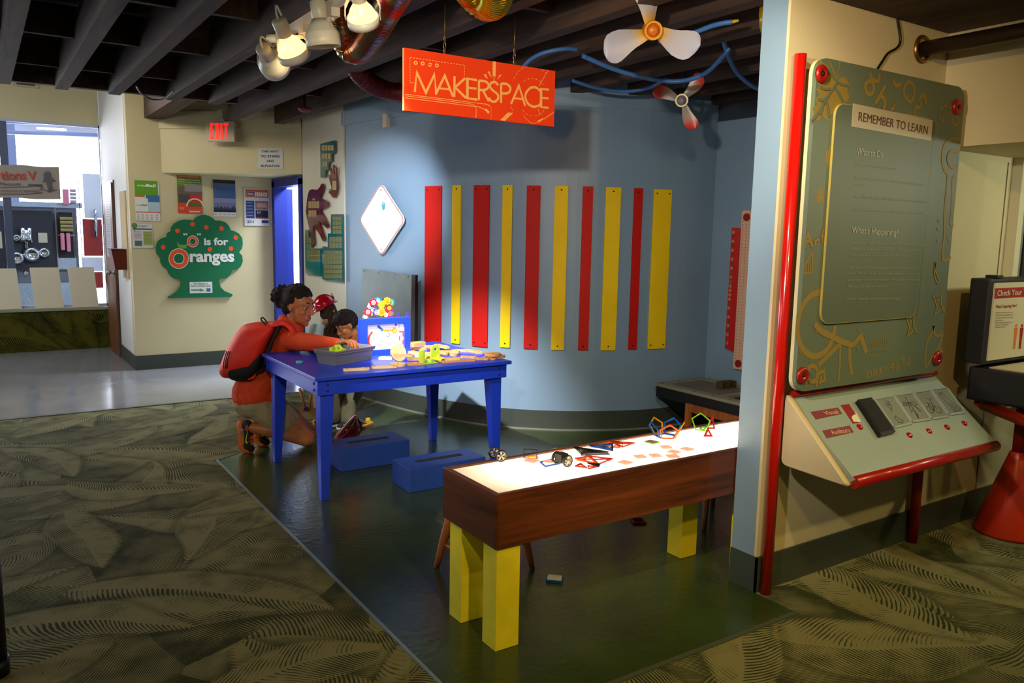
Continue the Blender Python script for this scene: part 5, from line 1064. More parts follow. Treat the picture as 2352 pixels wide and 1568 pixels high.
# ================================================================ window bay
m = MB(); vv = [aty(30,180,10.93), aty(88,203,10.93)]; m.box((vv[0].x,10.925,vv[1].z-.0),(vv[1].x,10.949,vv[0].z)); t = m.build('air_vent', mat('vent_cream', '#b5ac86', .6)); tag(t, 'square air vent high on the cream wall above the window', 'vent')
m = MB(); c_ = (vv[0]+vv[1])/2; w2 = (vv[1].x-vv[0].x)/2-.03; h2 = (vv[0].z-vv[1].z)/2-.02; m.box((c_.x-w2,10.922,c_.z-h2),(c_.x+w2,10.9248,c_.z+h2))
m.mi = 1
for i in range(9): m.box((c_.x-w2+2*w2*(i+.35)/9,10.919,c_.z-h2),(c_.x-w2+2*w2*(i+.6)/9,10.922,c_.z+h2))
for i in range(4): m.box((c_.x-w2,10.918,c_.z-h2+2*h2*(i+.4)/4),(c_.x+w2,10.921,c_.z-h2+2*h2*(i+.6)/4))
m.build('grille', [mat('vent_dark', '#26241c', .8), mat('vent_bar', '#6d6750', .6)], t)
for i, (a, b, c, d, lb) in enumerate(((-30,50,617,703,'blank white board on the bench cut by the left edge'), (68,147,615,702,'blank white board on the bench, middle of three'), (155,227,614,699,'blank white board on the bench nearest the brown door'))):
    A_ = aty(a,c,10.88); B_ = aty(b,d,10.86); m = MB(); zb = .503
    m.hexa([(A_.x+.03,10.855,zb),(B_.x,10.855,zb),(B_.x,10.875,zb),(A_.x+.03,10.875,zb)], [(A_.x,10.90,A_.z),(B_.x-.03,10.90,A_.z),(B_.x-.03,10.92,A_.z),(A_.x,10.92,A_.z)])
    tag(m.build('blank_board', mat('board_white', '#d8d0b8', .6), rec=True), lb, 'board', 'blank boards standing on the window bench')
bn = thing('window_banner', 'grey museum banner hung across the window', 'banner', (0,10.93,1.9))
bz1 = aty(60,380,10.93).z; bz0 = aty(60,456,10.93).z; bx = aty(137,410,10.93).x
m = MB(); n_ = 30; vsA = []; vsB = []
for i in range(n_+1):
    x = -1.6+(bx+1.6)*i/n_; y = 10.93+.006*math.sin(i*.9); vsA.append(m.bm.verts.new((x,y,bz1+.006*math.sin(i*1.3)))); vsB.append(m.bm.verts.new((x,y,bz0+.006*math.sin(i*1.1))))
m.sm = True
for i in range(n_): m._f([vsB[i],vsB[i+1],vsA[i+1],vsA[i]])
s = m.build('cloth', mat('banner_grey', '#9a9084', .8), bn)
def kb(x, y): return (x/3.1375, 350+y/3.1375)
BP = (0,10.92,0)
m = MB(); ptext(m,'tions',kb(5,195),kb(195,195),62/3.1375,BP,N0,.03); ptext(m,'V',kb(205,200),kb(270,200),62/3.1375,BP,N0,.03); m.build('lettering', mat('banner_red', '#a8433e', .6), s)
m = MB(); ptext(m,'Museum',kb(2,236),kb(150,238),24/3.1375,BP,N0,.02); ptext(m,'ventures in learning!',kb(2,285),kb(285,290),26/3.1375,BP,N0,.0)
KB = lambda x, y: aty(*kb(x, y), 10.921)
m.ribbon([KB(*p) for p in ((0,250),(200,248),(300,232),(305,245),(290,262),(305,290),(200,300),(0,298))], .008, N0, .0006); m.slab([KB(*p) for p in ((203,225),(300,232),(300,246),(203,243))], N0, .0006)
m.slab([KB(*p) for p in ((325,140),(350,135),(365,150),(362,175),(405,205),(375,205),(370,230),(385,275),(378,280),(355,240),(368,285),(355,290),(340,240),(330,205),(305,220),(318,185),(312,160))], N0, .0006); m.ribbon([KB(*p) for p in ((300,262),(345,278),(410,268))], .01, N0, .0006); m.build('line_art', mat('banner_dark', '#57555c', .6), s)

# ---------------------------------------------------------------- the engine bay beyond the glass
m = MB(); m.box((-6,11.1,-.02),(3,18,0)); struct(m.build('floor_bay', mat('bay_floor', '#8a929a', .3)))
SKY = mat('overcast_sky', '#ffffff', 1, emit='#f2f5ff', es=9.0)
zt_, zm_ = aty(100,312,17).z, .0
m = MB(); m.face([(-7,17,zm_),(2.2,17,zm_),(2.2,17,zt_),(-7,17,zt_)][::-1]); struct(m.build('bay_opening_glow', SKY))  # glowing sheet added as the bright sky in the bay door opening
m = MB(); m.box((-7,17.02,zt_-.02),(3,17.1,6)); m.box((2.2,11.1,0),(2.3,17.05,6)); struct(m.build('wall_bay', mat('bay_blue', '#b9bdc9', .6)))
m = MB(); m.box((-7,11.1,4.3),(3,17.1,4.4)); struct(m.build('ceiling_bay', mat('bay_ceiling', '#b9bdc9', .6)))
m = MB(); vv = aty(22,400,16.6); m.box((vv.x-.1,16.6,0),(vv.x+.12,16.7,4.3)); struct(m.build('trim_12', mat('bay_post', '#8896bc', .6)))
for i, py in enumerate((278,302)):
    a = aty(-40,py,14.5); b = aty(228,py+8,14.5); m = MB(); m.tube([a,b], .03, 8); tag(m.build('bay_pipe', mat('bay_pipe_grey', '#8f9dc6', .5)), ('upper' if not i else 'lower')+' pale pipe under the engine bay ceiling beyond the window', 'pipe')
a = aty(84,294,14.0); b = aty(152,298,14.0); m = MB(); m.tube([a,b], .016, 8); tag(m.build('bay_tube_light', mat('tube_glow', '#ffffff', .5, emit='#dfeaff', es=6)), 'glowing tube light in the engine bay beyond the window', 'tube light')
FY = 12.6
def kf(x, y, Y=FY): return aty(x/3.1375, 350+y/3.1375, Y)
ft = thing('fire_engine', 'fire engine side with gauges and hose lockers beyond the window', 'fire engine', (0,FY,0))
def rect(name, a, b, m_, d=.02, Y=FY, par=None, bev=0):
    A_ = kf(*a, Y); B_ = kf(*b, Y); m = MB(); m.box((A_.x,Y-d,B_.z),(B_.x,Y+.005,A_.z), bev=bev); return m.build(name, m_, par or ft)
chrome = mat('chrome', '#b9c2cf', .18, .95); tread = mat('tread_plate', '#8fa0b8', .3, .8, bump=.5, bs=120); navy = mat('pump_panel', '#141a2c', .5)
body = rect('body', (-400,350), (590,1130), mat('engine_grey', '#6f7c90', .35, .6), -.03, FY+.06)
rect('pump_panel', (-250,408), (398,840), navy, .03); rect('top_plate', (-250,340), (590,402), tread, .05)
rect('trim_rail', (-250,398), (412,412), chrome, .06); rect('panel_post', (398,402), (415,840), chrome, .05)
rect('locker', (415,430), (535,758), mat('locker_dark', '#10131c', .7), .02); rect('locker_shelf', (415,590), (535,602), chrome, .05); rect('locker_post', (535,402), (558,840), chrome, .05); rect('corner_tread', (562,190), (592,830), tread, .05)
rect('lower_tread', (0,945), (590,1090), tread, .02); rect('lower_box', (410,760), (560,840), tread, .03)
rect('cab_white', (592,150), (745,475), mat('engine_white', '#c9d6ee', .3), .02); rect('cab_red', (592,478), (745,745), mat('engine_red', '#8e1d2a', .3), .02); rect('cab_white', (592,755), (745,855), MATS['engine_white'], .02); rect('cab_red', (592,860), (745,975), MATS['engine_red'], .02)
p = kf(683,420); q_ = kf(683,600); m = MB(); m.tube([p+Vector((0,-.03,0)),p+Vector((0,-.09,0)),q_+Vector((0,-.09,0)),q_+Vector((0,-.03,0))], .022, 10); m.build('grab_rail', chrome, ft)
for x, y, r, k in ((228,735,48,1),(316,722,34,1),(120,760,42,1),(118,615,22,0),(185,870,16,0)):
    c = kf(x, y); rr = r/3.1375*(12.9)/1838; M = facing(c+Vector((0,-.03,0)), (0,-1,0)); m = MB(); m.lathe([(0,0),(rr,0),(rr,.03),(rr*.85,.05),(rr*.8,.08),(rr*.55,.09),(rr*.5,.06),(0,.06)], M, 24); m.build('hose_coupling' if k else 'gauge', chrome, ft)
rect('gauge_plate', (272,578), (342,650), mat('gauge_face', '#a8a896', .4), .04); rect('gauge_plate', (-10,570), (18,690), MATS['gauge_face'], .04)
for x in (163, 210):
    p = kf(x,545); q_ = kf(x,645); m = MB(); m.tube([p+Vector((0,-.05,0)),p.lerp(q_,.6)+Vector((0,-.05,0)),q_+Vector((0,-.05,0))], [.035,.03,.05], 10); m.build('lever', chrome, ft)
p = kf(187,560); q_ = kf(190,690); m = MB(); m.tube([p+Vector((0,-.05,0)),q_+Vector((0,-.05,0))], .022, 8); m.build('lever', chrome, ft)
pinkh = mat('hose_pink', '#b8708e', .8); olive = mat('hose_olive', '#7d7748', .8)
def fold(label, a, b, m_, n):
    A_ = kf(*a, FY-.06); B_ = kf(*b, FY-.06); m = MB(); h = (A_.z-B_.z)/n
    for i in range(n): m.box((A_.x,FY-.15,B_.z+h*i+.004),(B_.x,FY-.058,B_.z+h*(i+1)-.004), bev=.012)
    tag(m.build('fire_hose', m_), label, 'fire hose', 'folded hoses on the fire engine')
fold('stack of olive folded hose in the fire engine locker', (428,462), (525,572), olive, 4)
fold('pink hose hanging from the top rail of the fire engine', (446,262), (496,382), pinkh, 1); fold('grey striped folded hose beside the hanging pink hose', (500,262), (548,368), mat('hose_mauve', '#8f86a8', .8), 4)
fold('left pink hose hanging in the locker below the olive hose', (432,578), (466,705), pinkh, 1); fold('right pink hose hanging in the locker below the olive hose', (472,578), (508,715), pinkh, 1)

# ================================================================ toys on the blue table
WD1 = wood('beech_light', '#d0a468', '#f0d6a4', .5, 0, 1.2); WD2 = wood('beech_warm', '#b47c3e', '#dcac6a', .5, 0, 1.2)
HOLE = mat('hole_dark', '#3a2410', .8)
def k5(x, y): return (720+x/5.113, 780+y/5.113)
def T5(x, y, z=BZ): return at(*k5(x, y), z)
def barpoly(L, w, kind):
    h = w/2
    if kind == 'bar': return [(-L/2,-h*.6),(-L/2+.008,-h),(L/2-.008,-h),(L/2,-h*.6),(L/2,h*.6),(L/2-.008,h),(-L/2+.008,h),(-L/2,h*.6)]
    if kind == 'bone': return [(-L/2,-h*.7),(-L/2+.012,-h),(-L*.2,-h*.75),(L*.12,-h*.75),(L*.25,-h),(L/2-.01,-h),(L/2,-h*.5),(L/2,h*.6),(L/2-.012,h),(L*.24,h),(L*.12,h*.7),(-L*.2,h*.7),(-L/2+.012,h),(-L/2,h*.7)]
    if kind == 'wedge': return [(-L/2,-h),(L/2,-h),(L/2,h*.3),(L*.2,h),(-L*.3,h),(-L/2,h*.2)]
    if kind == 'tri': return [(-L/2,-h),(L/2,-h),(0,h)]
def piece(label, c, a, kind, L, w, t=.012, m_=WD2, tilt=0, group='wooden building pieces on the blue table', cat='wooden piece'):
    M = Matrix.Translation(c) @ Matrix.Rotation(a, 4, 'Z') @ Matrix.Rotation(tilt, 4, 'X'); m = MB(); hs = []
    if kind in ('bar','bone','wedge','tri'):
        m.prism(barpoly(L, w, kind), t, M); hs = [(-L/2+.02,0),(L/2-.02,0)] if kind != 'tri' else []
    elif kind == 'disc': m.prism(circ(L/2,30), t, M); hs = [(0,0)]
    elif kind == 'ring': m.ringprism(circ(L/2,30), circ(L/2-w,30), t, M)
    elif kind == 'arc':
        n = 18; o_ = [(L*math.cos(PI*i/n), L*math.sin(PI*i/n)) for i in range(n+1)]; i_ = [((L-w)*math.cos(PI*i/n), (L-w)*math.sin(PI*i/n)) for i in range(n+1)]
        m.prism(o_+i_[::-1], t, M); hs = [(L-w/2,.012),(-L+w/2,.012)]
    m.mi = 1
    for h in hs: m.prism(circ(.0055,10,h), .0006, M, t)
    o = m.build('wooden_piece', [m_, HOLE], rec=True); return tag(o, label, cat, group)
def ang(p, q): return math.atan2(q.y-p.y, q.x-p.x)
def px_bar(label, a, b, kind, w, z=0, t=.012, m_=WD2):
    p, q = T5(*a, BZ+z), T5(*b, BZ+z); return piece(label, (p+q)/2+ZZ*(.0005), ang(p, q), kind, (q-p).length, w, t, m_)
px_bar('slim wooden link nearest the table corner, beside the grey bin', (352,368), (658,352), 'bone', .04, m_=WD1)
px_bar('long pale wooden link at the front edge, right of the slim one', (682,338), (985,325), 'bar', .04, m_=WD1)
piece('half hidden wooden disc under the pale link tip', T5(990,302), 0, 'disc', .095, 0, .012, WD1)
px_bar('wedge shaped wooden block under the purple bolt', (1090,298), (1272,290), 'wedge', .05, m_=WD2)
px_bar('flat pale wooden plate left of the standing disc', (765,228), (925,228), 'wedge', .07, m_=WD1)
c = T5(1005,262); M = Matrix.Translation(c+Vector((0,0,.004))) @ Matrix.Rotation(.1,4,'Z') @ Matrix.Rotation(math.radians(74),4,'X')
m = MB(); m.prism(circ(.052,34,(0,.052)), .012, M); tag(m.build('wooden_piece', WD1), 'pale wooden disc standing upright in front of the crane picture', 'wooden piece', 'wooden building pieces on the blue table')
px_bar('pale wooden beam leaning across the standing disc', (945,195), (1170,200), 'bar', .03, .048, .014, WD1)
piece('small wooden ring at the end of the leaning beam', T5(1235,205,BZ+.03), 0, 'ring', .05, .016, .014, WD1)
px_bar('short wooden bar under the small ring', (1100,240), (1290,240), 'bar', .03, .014, .012, WD2)
pile = [('thick wooden block at the far left of the pile', (1145,88), (1300,72), 'bar', .05, 0, .03), ('wooden bar lying behind the green bracket', (1165,120), (1400,110), 'bone', .05, 0, .014), ('flat wooden bar at the back of the pile, left half', (1300,90), (1575,88), 'bone', .05, .014, .012), ('wooden bar crossing the back bar', (1440,70), (1580,108), 'bar', .04, .026, .012),
 ('wooden bar in the middle of the pile', (1460,150), (1720,150), 'bone', .045, .014, .012), ('short wooden block on top of the pile', (1470,165), (1585,175), 'bar', .04, .026, .014), ('wooden block beside the top block', (1585,185), (1690,195), 'bar', .04, .014, .014),
 ('curved tipped wooden bar at the front of the pile', (1480,240), (1730,235), 'bone', .05, 0, .012), ('wooden bar right of the curved tipped bar', (1730,212), (1915,218), 'bone', .042, .0, .012), ('long wooden bar along the front edge below the pile', (1500,270), (1900,248), 'bar', .03, 0, .010), ('short wooden bar left of the stacked discs', (1905,230), (2060,238), 'bar', .035, 0, .012), ('slim wooden bar touching the stacked discs', (2000,215), (2125,238), 'bar', .03, 0, .010)]
for lb, a, b, k, w_, z, t_ in pile: px_bar(lb, a, b, k, w_, z, t_)
piece('half ring of wood behind the yellow bolts', T5(1300,150), 2.6, 'arc', .11, .045, .014); piece('half ring of wood at the right of the pile', T5(1770,165), -.5, 'arc', .12, .045, .014)
piece('wooden disc under the other at the table right corner', T5(2160,205), 0, 'disc', .10, 0, .014); piece('wooden disc on top at the table right corner', T5(2105,185,BZ+.0145), 0, 'disc', .105, 0, .016)
LG = mat('lime_plastic', '#b6d62a', .4); YB = mat('yellow_plastic', '#e0c010', .4); PU = mat('purple_plastic', '#4a1c9a', .35)
# lime brackets
a = T5(1290,296); t = thing('lime_bracket', 'lime green corner bracket standing at the front edge of the table', 'bracket', a, 'lime toy parts'); M = rotz(.12,a)
m = MB(); m.box((0,0,.0005),(.10,.05,.008),M,bev=.002); m.build('base', LG, t); m = MB(); m.box((0,0,.008),(.012,.05,.085),M,bev=.003); m.build('upright', LG, t)
a = T5(1420,235); t = thing('lime_bracket', 'lime green plate with a hole standing behind the yellow bolts', 'bracket', a, 'lime toy parts'); M = rotz(.1,a)
m = MB(); fr = frame((1,0,0),(0,0,1),(0,-1,0),(0,0,0)); oc = [(-.032,0.001),(.032,.001),(.032,.09),(.018,.105),(-.018,.105),(-.032,.09)]
oc = [(.034*math.cos(PI/8+k*PI/4), .062+.034*math.sin(PI/8+k*PI/4)) for k in range(8)]; oc[5] = (-.032,.001); oc[6] = (.032,.001)
m.ringprism(oc, [(.011*math.cos(PI/8+k*PI/4), .066+.011*math.sin(PI/8+k*PI/4)) for k in range(8)], .012, M @ fr); m.build('plate', LG, t, rec=True)
def bolt(label, p, d, m_, L=.05, r=.008, z=.012):
    p = Vector(p)+ZZ*z; d = Vector(d).normalized(); m = MB(); x = d.orthogonal().normalized(); M = frame(x, d.cross(x), d, p)
    m.lathe([(0,-.002),(r*1.7,-.002),(r*1.7,.012),(r,.014),(r,L),(r*.8,L+.003),(0,L+.003)], M, 6 if m_ is PU else 14, smooth=False); return tag(m.build('toy_bolt', m_), label, 'toy bolt', 'plastic toy bolts on the blue table')
bolt('yellow bolt lying leftmost of the yellow heap', T5(1310,222), (1,.3,0), YB); bolt('yellow bolt lying in the middle of the heap by the lime bracket', T5(1430,250), (1,-.4,.1), YB); bolt('yellow bolt at the right end of the heap', T5(1500,268), (-1,.7,.25), YB); bolt('yellow bolt lying at the back of the heap', T5(1480,235), (-.4,1,.2), YB, .045)
bolt('yellow bolt standing upright behind the lime bracket', T5(1262,180), (0,0,1), YB, .03, z=.003); bolt('purple bolt on the wedge block', T5(1230,262), (.3,-1,0), PU, .03, z=.027); bolt('purple bolt among the wood behind the yellow bolt', T5(1345,165), (1,0,0), PU, .03, z=.02)
a = T5(1370,275); m = MB(); m.ringprism(circ(.026,6), circ(.010,6), .016, rotz(.3,a+ZZ*.009)); tag(m.build('toy_nut', LG), 'lime green hexagon nut lying on the corner bracket', 'toy nut', 'lime toy parts')
p = at(688,834,BZ); m = MB(); m.lathe([(0,.0005),(.019,.0005),(.020,.003),(.020,.012),(.017,.015),(0,.015)], Matrix.Translation(p), 24); tag(m.build('bottle_cap', mat('cap_cyan', '#5ab8d0', .4)), 'pale cyan cap lying alone near the left of the blue table', 'cap')
# grey bin with lime nuts
b0 = Vector((1.683,4.380,BZ)); ex_ = Vector((1.958-1.683,4.505-4.378,0)); LB = ex_.length; ex_.normalize(); ey_ = Vector((-ex_.y,ex_.x,0)); M = frame(ex_,ey_,ZZ,b0+ZZ*.0008)
t = thing('parts_bin', 'grey plastic bin holding lime nuts on the blue table', 'bin', b0+ex_*LB/2+ey_*.07)
WB = .135; HB_ = .082; g = .012
m = MB(); th_ = .004
def ringb(o, z): return [(-o,-o,z),(LB+o,-o,z),(LB+o,WB+o,z),(-o,WB+o,z)]
V = ringb(0,0)+ringb(g,HB_-.016)+ringb(g+.006,HB_-.016)+ringb(g+.008,HB_)+ringb(g-th_,HB_)+ringb(-th_,.004); F = [(3,2,1,0),(20,21,22,23)]
for k in range(5):
    for i in range(4): F.append((k*4+i,k*4+(i+1) % 4,k*4+4+(i+1) % 4,k*4+4+i))
m.raw(V, F, M); m.build('tub', GREYP, t, rec=True)
m = MB(); o_ = ringb(g+.012,HB_); i_ = ringb(g-th_+.001,HB_); m.raw([(p[0],p[1],p[2]+.0) for p in o_+i_]+[(p[0],p[1],p[2]+.004) for p in o_+i_], sum([[(i,(i+1) % 4,4+(i+1) % 4,4+i),(8+i,12+i,12+(i+1) % 4,8+(i+1) % 4),(i,8+i,8+(i+1) % 4,(i+1) % 4),(4+i,4+(i+1) % 4,12+(i+1) % 4,12+i)] for i in range(4)], []), M); m.build('rim', mat('grey_rim', '#7b7c82', .45), t, rec=True)
NL = ['lime nut at the left of the bin, standing tall', 'lime nut second from the left in the bin', 'lime nut leaning highest in the middle of the bin', 'lime nut lying low toward the right of the bin', 'lime nut buried at the bottom left of the bin', 'lime nut buried at the bottom middle of the bin']
for lb, (x, y, z, rx, rz) in zip(NL, ((.035,.05,.080,1.15,.3),(.068,.045,.074,1.0,.7),(.085,.065,.085,1.35,-.6),(.118,.06,.068,.7,.2),(.04,.06,.020,.1,.2),(.10,.06,.020,.1,.5))):
    m = MB(); T = M @ Matrix.Translation((x,y,z)) @ Matrix.Rotation(rz,4,'Z') @ Matrix.Rotation(rx,4,'X'); m.ringprism([(.029*math.cos(k*PI/3),.029*math.sin(k*PI/3)) for k in range(6)], [(.010*math.cos(k*PI/3),.010*math.sin(k*PI/3)) for k in range(6)], .022, T, -.011); tag(m.build('toy_nut', LG), lb, 'toy nut', 'lime nuts in the grey bin')
# framed crane picture
FYp = 4.645
def k4(x, y): return (680+x/7.127, 640+y/7.127)
F4 = lambda x, y, Y=FYp: aty(*k4(x, y), Y)
A_ = F4(1045,668); B_ = F4(1872,622); xl, xr = A_.x, B_.x; ztp = (A_.z+B_.z)/2
t = thing('picture_stand', 'royal blue framed stand with a white crane building picture on the blue table', 'picture stand', ((xl+xr)/2,FYp,BZ))
iL = F4(1172,750).x; iR = F4(1782,740).x; iT = F4(1400,740).z; iB = BZ+.035
m = MB()
for lo, hi in (((xl,BZ+.0006),(iL,ztp)),((iR,BZ+.0006),(xr,ztp)),((iL,iT),(iR,ztp)),((iL,BZ+.0006),(iR,iB))): m.box((lo[0],FYp,lo[1]),(hi[0],FYp+.03,hi[1]))
m.build('frame', BLUEP, t)
m = MB(); m.box((xl+.01,FYp+.03,BZ+.02),(xr-.01,FYp+.034,ztp-.01)); m.build('back_panel', BLUED, t)
m = MB(); m.box(((xl+xr)/2-.03,FYp+.035,BZ+.0006),((xl+xr)/2+.03,FYp+.10,BZ+.15)); m.build('prop', BLUEP, t)
m = MB(); m.box((iL,FYp+.018,iB),(iR,FYp+.029,iT)); sh = m.build('picture_sheet', mat('sheet_white', '#f4f4f2', .4), t)
CY = FYp+.0175; Q4 = lambda x, y: aty(*k4(x, y), CY)
rgb = {'blue':'#2a78b4','teal':'#1f5f66','oran':'#e08a1c','red':'#d8402c','ink':'#8a4a58'}
m = MB(); mm = {k: i for i, k in enumerate(rgb)}
def cr(col, pts, wd, sp=0, closed=False): m.mi = mm[col]; P = [Q4(*p) for p in pts]; m.ribbon(spline(P, sp, closed) if sp else P, wd, N0, .0006+.0002*rnd.random(), closed)
cr('blue',[(1345,775),(1410,840)],.016); cr('teal',[(1338,768),(1352,782)],.018); cr('teal',[(1402,832),(1418,848)],.018); cr('oran',[(1425,845),(1620,838)],.014); cr('oran',[(1610+36*math.cos(k*PI/6),848+40*math.sin(k*PI/6)) for k in range(12)],.009,0,True)
cr('teal',[(1498,840),(1500,880)],.003); cr('blue',[(1500,880),(1528,905),(1515,940),(1485,930),(1482,912)],.005,4)
cr('red',[(1248,865),(1205,930),(1185,1020),(1205,1080),(1245,1135)],.014,4); cr('red',[(1262,960),(1268,1000)],.003); cr('red',[(1255,965),(1275,965)],.003)
cr('red',[(1725,735),(1725,1180)],.0365)
cr('ink',[(1570,890),(1540,960),(1520,1080),(1480,1150),(1380,1180),(1365,1210),(1410,1228)],.0015,6); cr('ink',[(1605+45*math.cos(k*PI/8),945+60*math.sin(k*PI/8)) for k in range(14)],.0015,3); cr('red',[(1548+22*math.cos(k*PI/5),1168+22*math.sin(k*PI/5)) for k in range(10)],.004,0,True); cr('teal',[(1625,740),(1640,768)],.012)
o = m.build('crane_print', [mat('crane_'+k, v, .5) for k, v in rgb.items()], sh)
m = MB(); Q4b = lambda x, y: aty(*k4(x, y), CY-.0012)
for x0_, y0_, x1_, y1_ in ((1690,740,1760,855),(1690,880,1740,935),(1705,945,1755,1000),(1690,1010,1740,1065),(1705,1075,1755,1120)): m.slab([Q4b(x0_,y0_),Q4b(x1_,y0_),Q4b(x1_,y1_),Q4b(x0_,y1_)], N0, .0004)
m.mi = 1
for x_, y_ in ((1715,908),(1730,972),(1715,1038),(1730,1098)): m.ribbon([Q4b(x_+13*math.cos(k*PI/6),y_+14*math.sin(k*PI/6)) for k in range(12)], .0025, N0, .0008, True)
m.build('step_print', [MATS['sheet_white'], MATS['crane_red']], sh)
# flower gears
gx = Vector((2.39,4.96,BZ)); t = thing('gear_toy', 'cluster of colourful flower gears on a stand behind the crane picture', 'gear toy', gx)
m = MB(); m.box((gx.x-.16,gx.y-.04,BZ+.0006),(gx.x+.16,gx.y+.04,BZ+.02)); m.build('base', mat('gear_base_green', '#3f8f2a', .5), t)
m = MB()
for dx in (-.10,-.03,.04): m.box((gx.x+dx-.008,gx.y-.003,BZ+.02),(gx.x+dx+.008,gx.y+.012,BZ+.23))
m.build('post', mat('gear_post_purple', '#4a2a8a', .5), t)
GC = {'red':'#b01830','blue':'#2f8fd0','yel':'#d0c010','pur':'#5a3f9c','whi':'#dcd8dc','grn':'#8fb82a','ora':'#d87a1c'}
def k4b(x, y): return aty(*k4(x, y), gx.y-.012)
for x, y, r, c1, c2 in ((1325,360,42,'blue','whi'),(1245,385,50,'red','whi'),(1222,450,48,'whi','blue'),(1158,540,50,'red','whi'),(1225,545,46,'grn','whi'),(1300,545,52,'pur','whi'),(1378,540,52,'yel','ora'),(1382,420,46,'yel','grn'),(1470,360,46,'yel','ora'),(1540,390,46,'blue','grn'),(1505,475,46,'red','yel'),(1450,585,50,'red','whi'),(1525,565,52,'pur','ora'),(1120,625,36,'grn','whi')):
    c = k4b(x, y); R_ = 1.38*r/7.127/1838*(WH.dot(c)); off = .016*rnd.random(); M = frame((1,0,0),(0,0,1),(0,-1,0),c-Vector((0,off,0))); n_ = 8
    P = []
    for k in range(n_):
        for da, q in ((-.28,.78),(-.17,1.0),(.17,1.0),(.28,.78)): a = 2*PI*k/n_+da; P.append((R_*q*math.cos(a), R_*q*math.sin(a)))
    m = MB(); m.prism(P, .010, M); g_ = m.build('flower_gear', mat('gear_'+c1, GC[c1], .35), t, rec=True)
    m = MB(); m.ringprism(circ(R_*.55,16), circ(R_*.36,16), .002, M, .010); m.prism(circ(R_*.2,10), .003, M, .010); m.build('gear_face', mat('gear_'+c2, GC[c2], .35), g_)

# ================================================================ magnet tiles on the light table
def kl(x, y): return (1000+x/3.267, 960+y/3.267)
def TL_(x, y, z=0): return at(*kl(x, y), LTZ+z)
def sheer(name, h, f=.55):
    m = bpy.data.materials.new(name); m.use_nodes = True; nt = m.node_tree; nt.nodes.clear(); ou = nt.nodes.new('ShaderNodeOutputMaterial'); t_ = nt.nodes.new('ShaderNodeBsdfTranslucent'); p_ = nt.nodes.new('ShaderNodeBsdfPrincipled'); x_ = nt.nodes.new('ShaderNodeMixShader')
    t_.inputs[0].default_value = lin(h); p_.inputs['Base Color'].default_value = lin(h); p_.inputs['Roughness'].default_value = .3; x_.inputs[0].default_value = f; nt.links.new(p_.outputs[0], x_.inputs[1]); nt.links.new(t_.outputs[0], x_.inputs[2]); nt.links.new(x_.outputs[0], ou.inputs[0]); MATS[name] = m; return m
MT = {k: sheer('magnet_'+k, v) for k, v in {'red':'#b0201a','orange':'#d8641a','yellow':'#d8a81a','blue':'#1f5fb8','purple':'#3a1c5c','green':'#7fc01c','navy':'#0f2a5c','black':'#121214'}.items()}
MG = 'magnetic building tiles on the light table'
def ngon(n, e, a0=0): R_ = e/(2*math.sin(PI/n)); return [(R_*math.cos(a0+2*PI*k/n), R_*math.sin(a0+2*PI*k/n)) for k in range(n)]
def tile(label, poly, M, col, w_=.006, t_=.006, cross=False, group=MG):
    c = (sum(p[0] for p in poly)/len(poly), sum(p[1] for p in poly)/len(poly)); n_ = len(poly); inn = []
    for i in range(n_):
        a, b, d = Vector(poly[i-1]), Vector(poly[i]), Vector(poly[(i+1) % n_]); u = (b-a).normalized(); v = (d-b).normalized(); bis = ((-u)+v).normalized(); s_ = math.sqrt(max(.02,(1-(-u).dot(v))/2)); 
        q = b+bis*(w_/s_); inn.append((q.x,q.y))
    m = MB(); m.ringprism(poly, inn, t_, M)
    if cross:
        for i in range(n_): a = Vector(inn[i]); b = Vector(c); d = (b-a).normalized().orthogonal()*w_*.4; m.prism([tuple(a+d),tuple(a-d),tuple(b-d),tuple(b+d)], t_*.9, M)
    return tag(m.build('magnet_tile', MT[col], rec=True), label, 'magnet tile', group)
def flat(label, pxs, col, z=0, w_=.006, cross=False, t_=.006):
    P = [TL_(*p, z+.0003) for p in pxs]
    for p in P: p.y = min(p.y, 2.612)
    c = sum(P, Vector())/len(P); pl = [(p.x-c.x,p.y-c.y) for p in P]
    ar = sum(pl[i][0]*pl[(i+1) % len(pl)][1]-pl[(i+1) % len(pl)][0]*pl[i][1] for i in range(len(pl)))
    if ar < 0: pl.reverse()
    return tile(label, pl, Matrix.Translation(c), col, w_, t_, cross)
PINK = sheer('pink_card', '#eabfb8', .6); PIP = mat('pip_dark', '#5a4a48', .6)
def card(label, c, a, s=.047, z=0, pips=2, backing=None):
    M = Matrix.Translation(c+ZZ*(.0004+z)) @ Matrix.Rotation(a,4,'Z'); t = thing('tile_card', label, 'tile card', c, 'pale dotted cards on the light table')
    m = MB(); m.prism(rrect(-s/2,-s/2,s/2,s/2,.004), .005, M); m.build('card', PINK, t)
    if pips:
        m = MB()
        for k in range(pips): m.prism(circ(.002,6,(-.010+.010*k,.006 if k % 2 else -.004)), .0006, M, .005)
        m.build('dots', PIP, t)
    if backing: m = MB(); m.prism(rrect(-s/2-.003,-s/2-.006,s/2+.003,s/2-.004,.004), .0045, M, -.0002); m.build('backing', MT[backing], t)
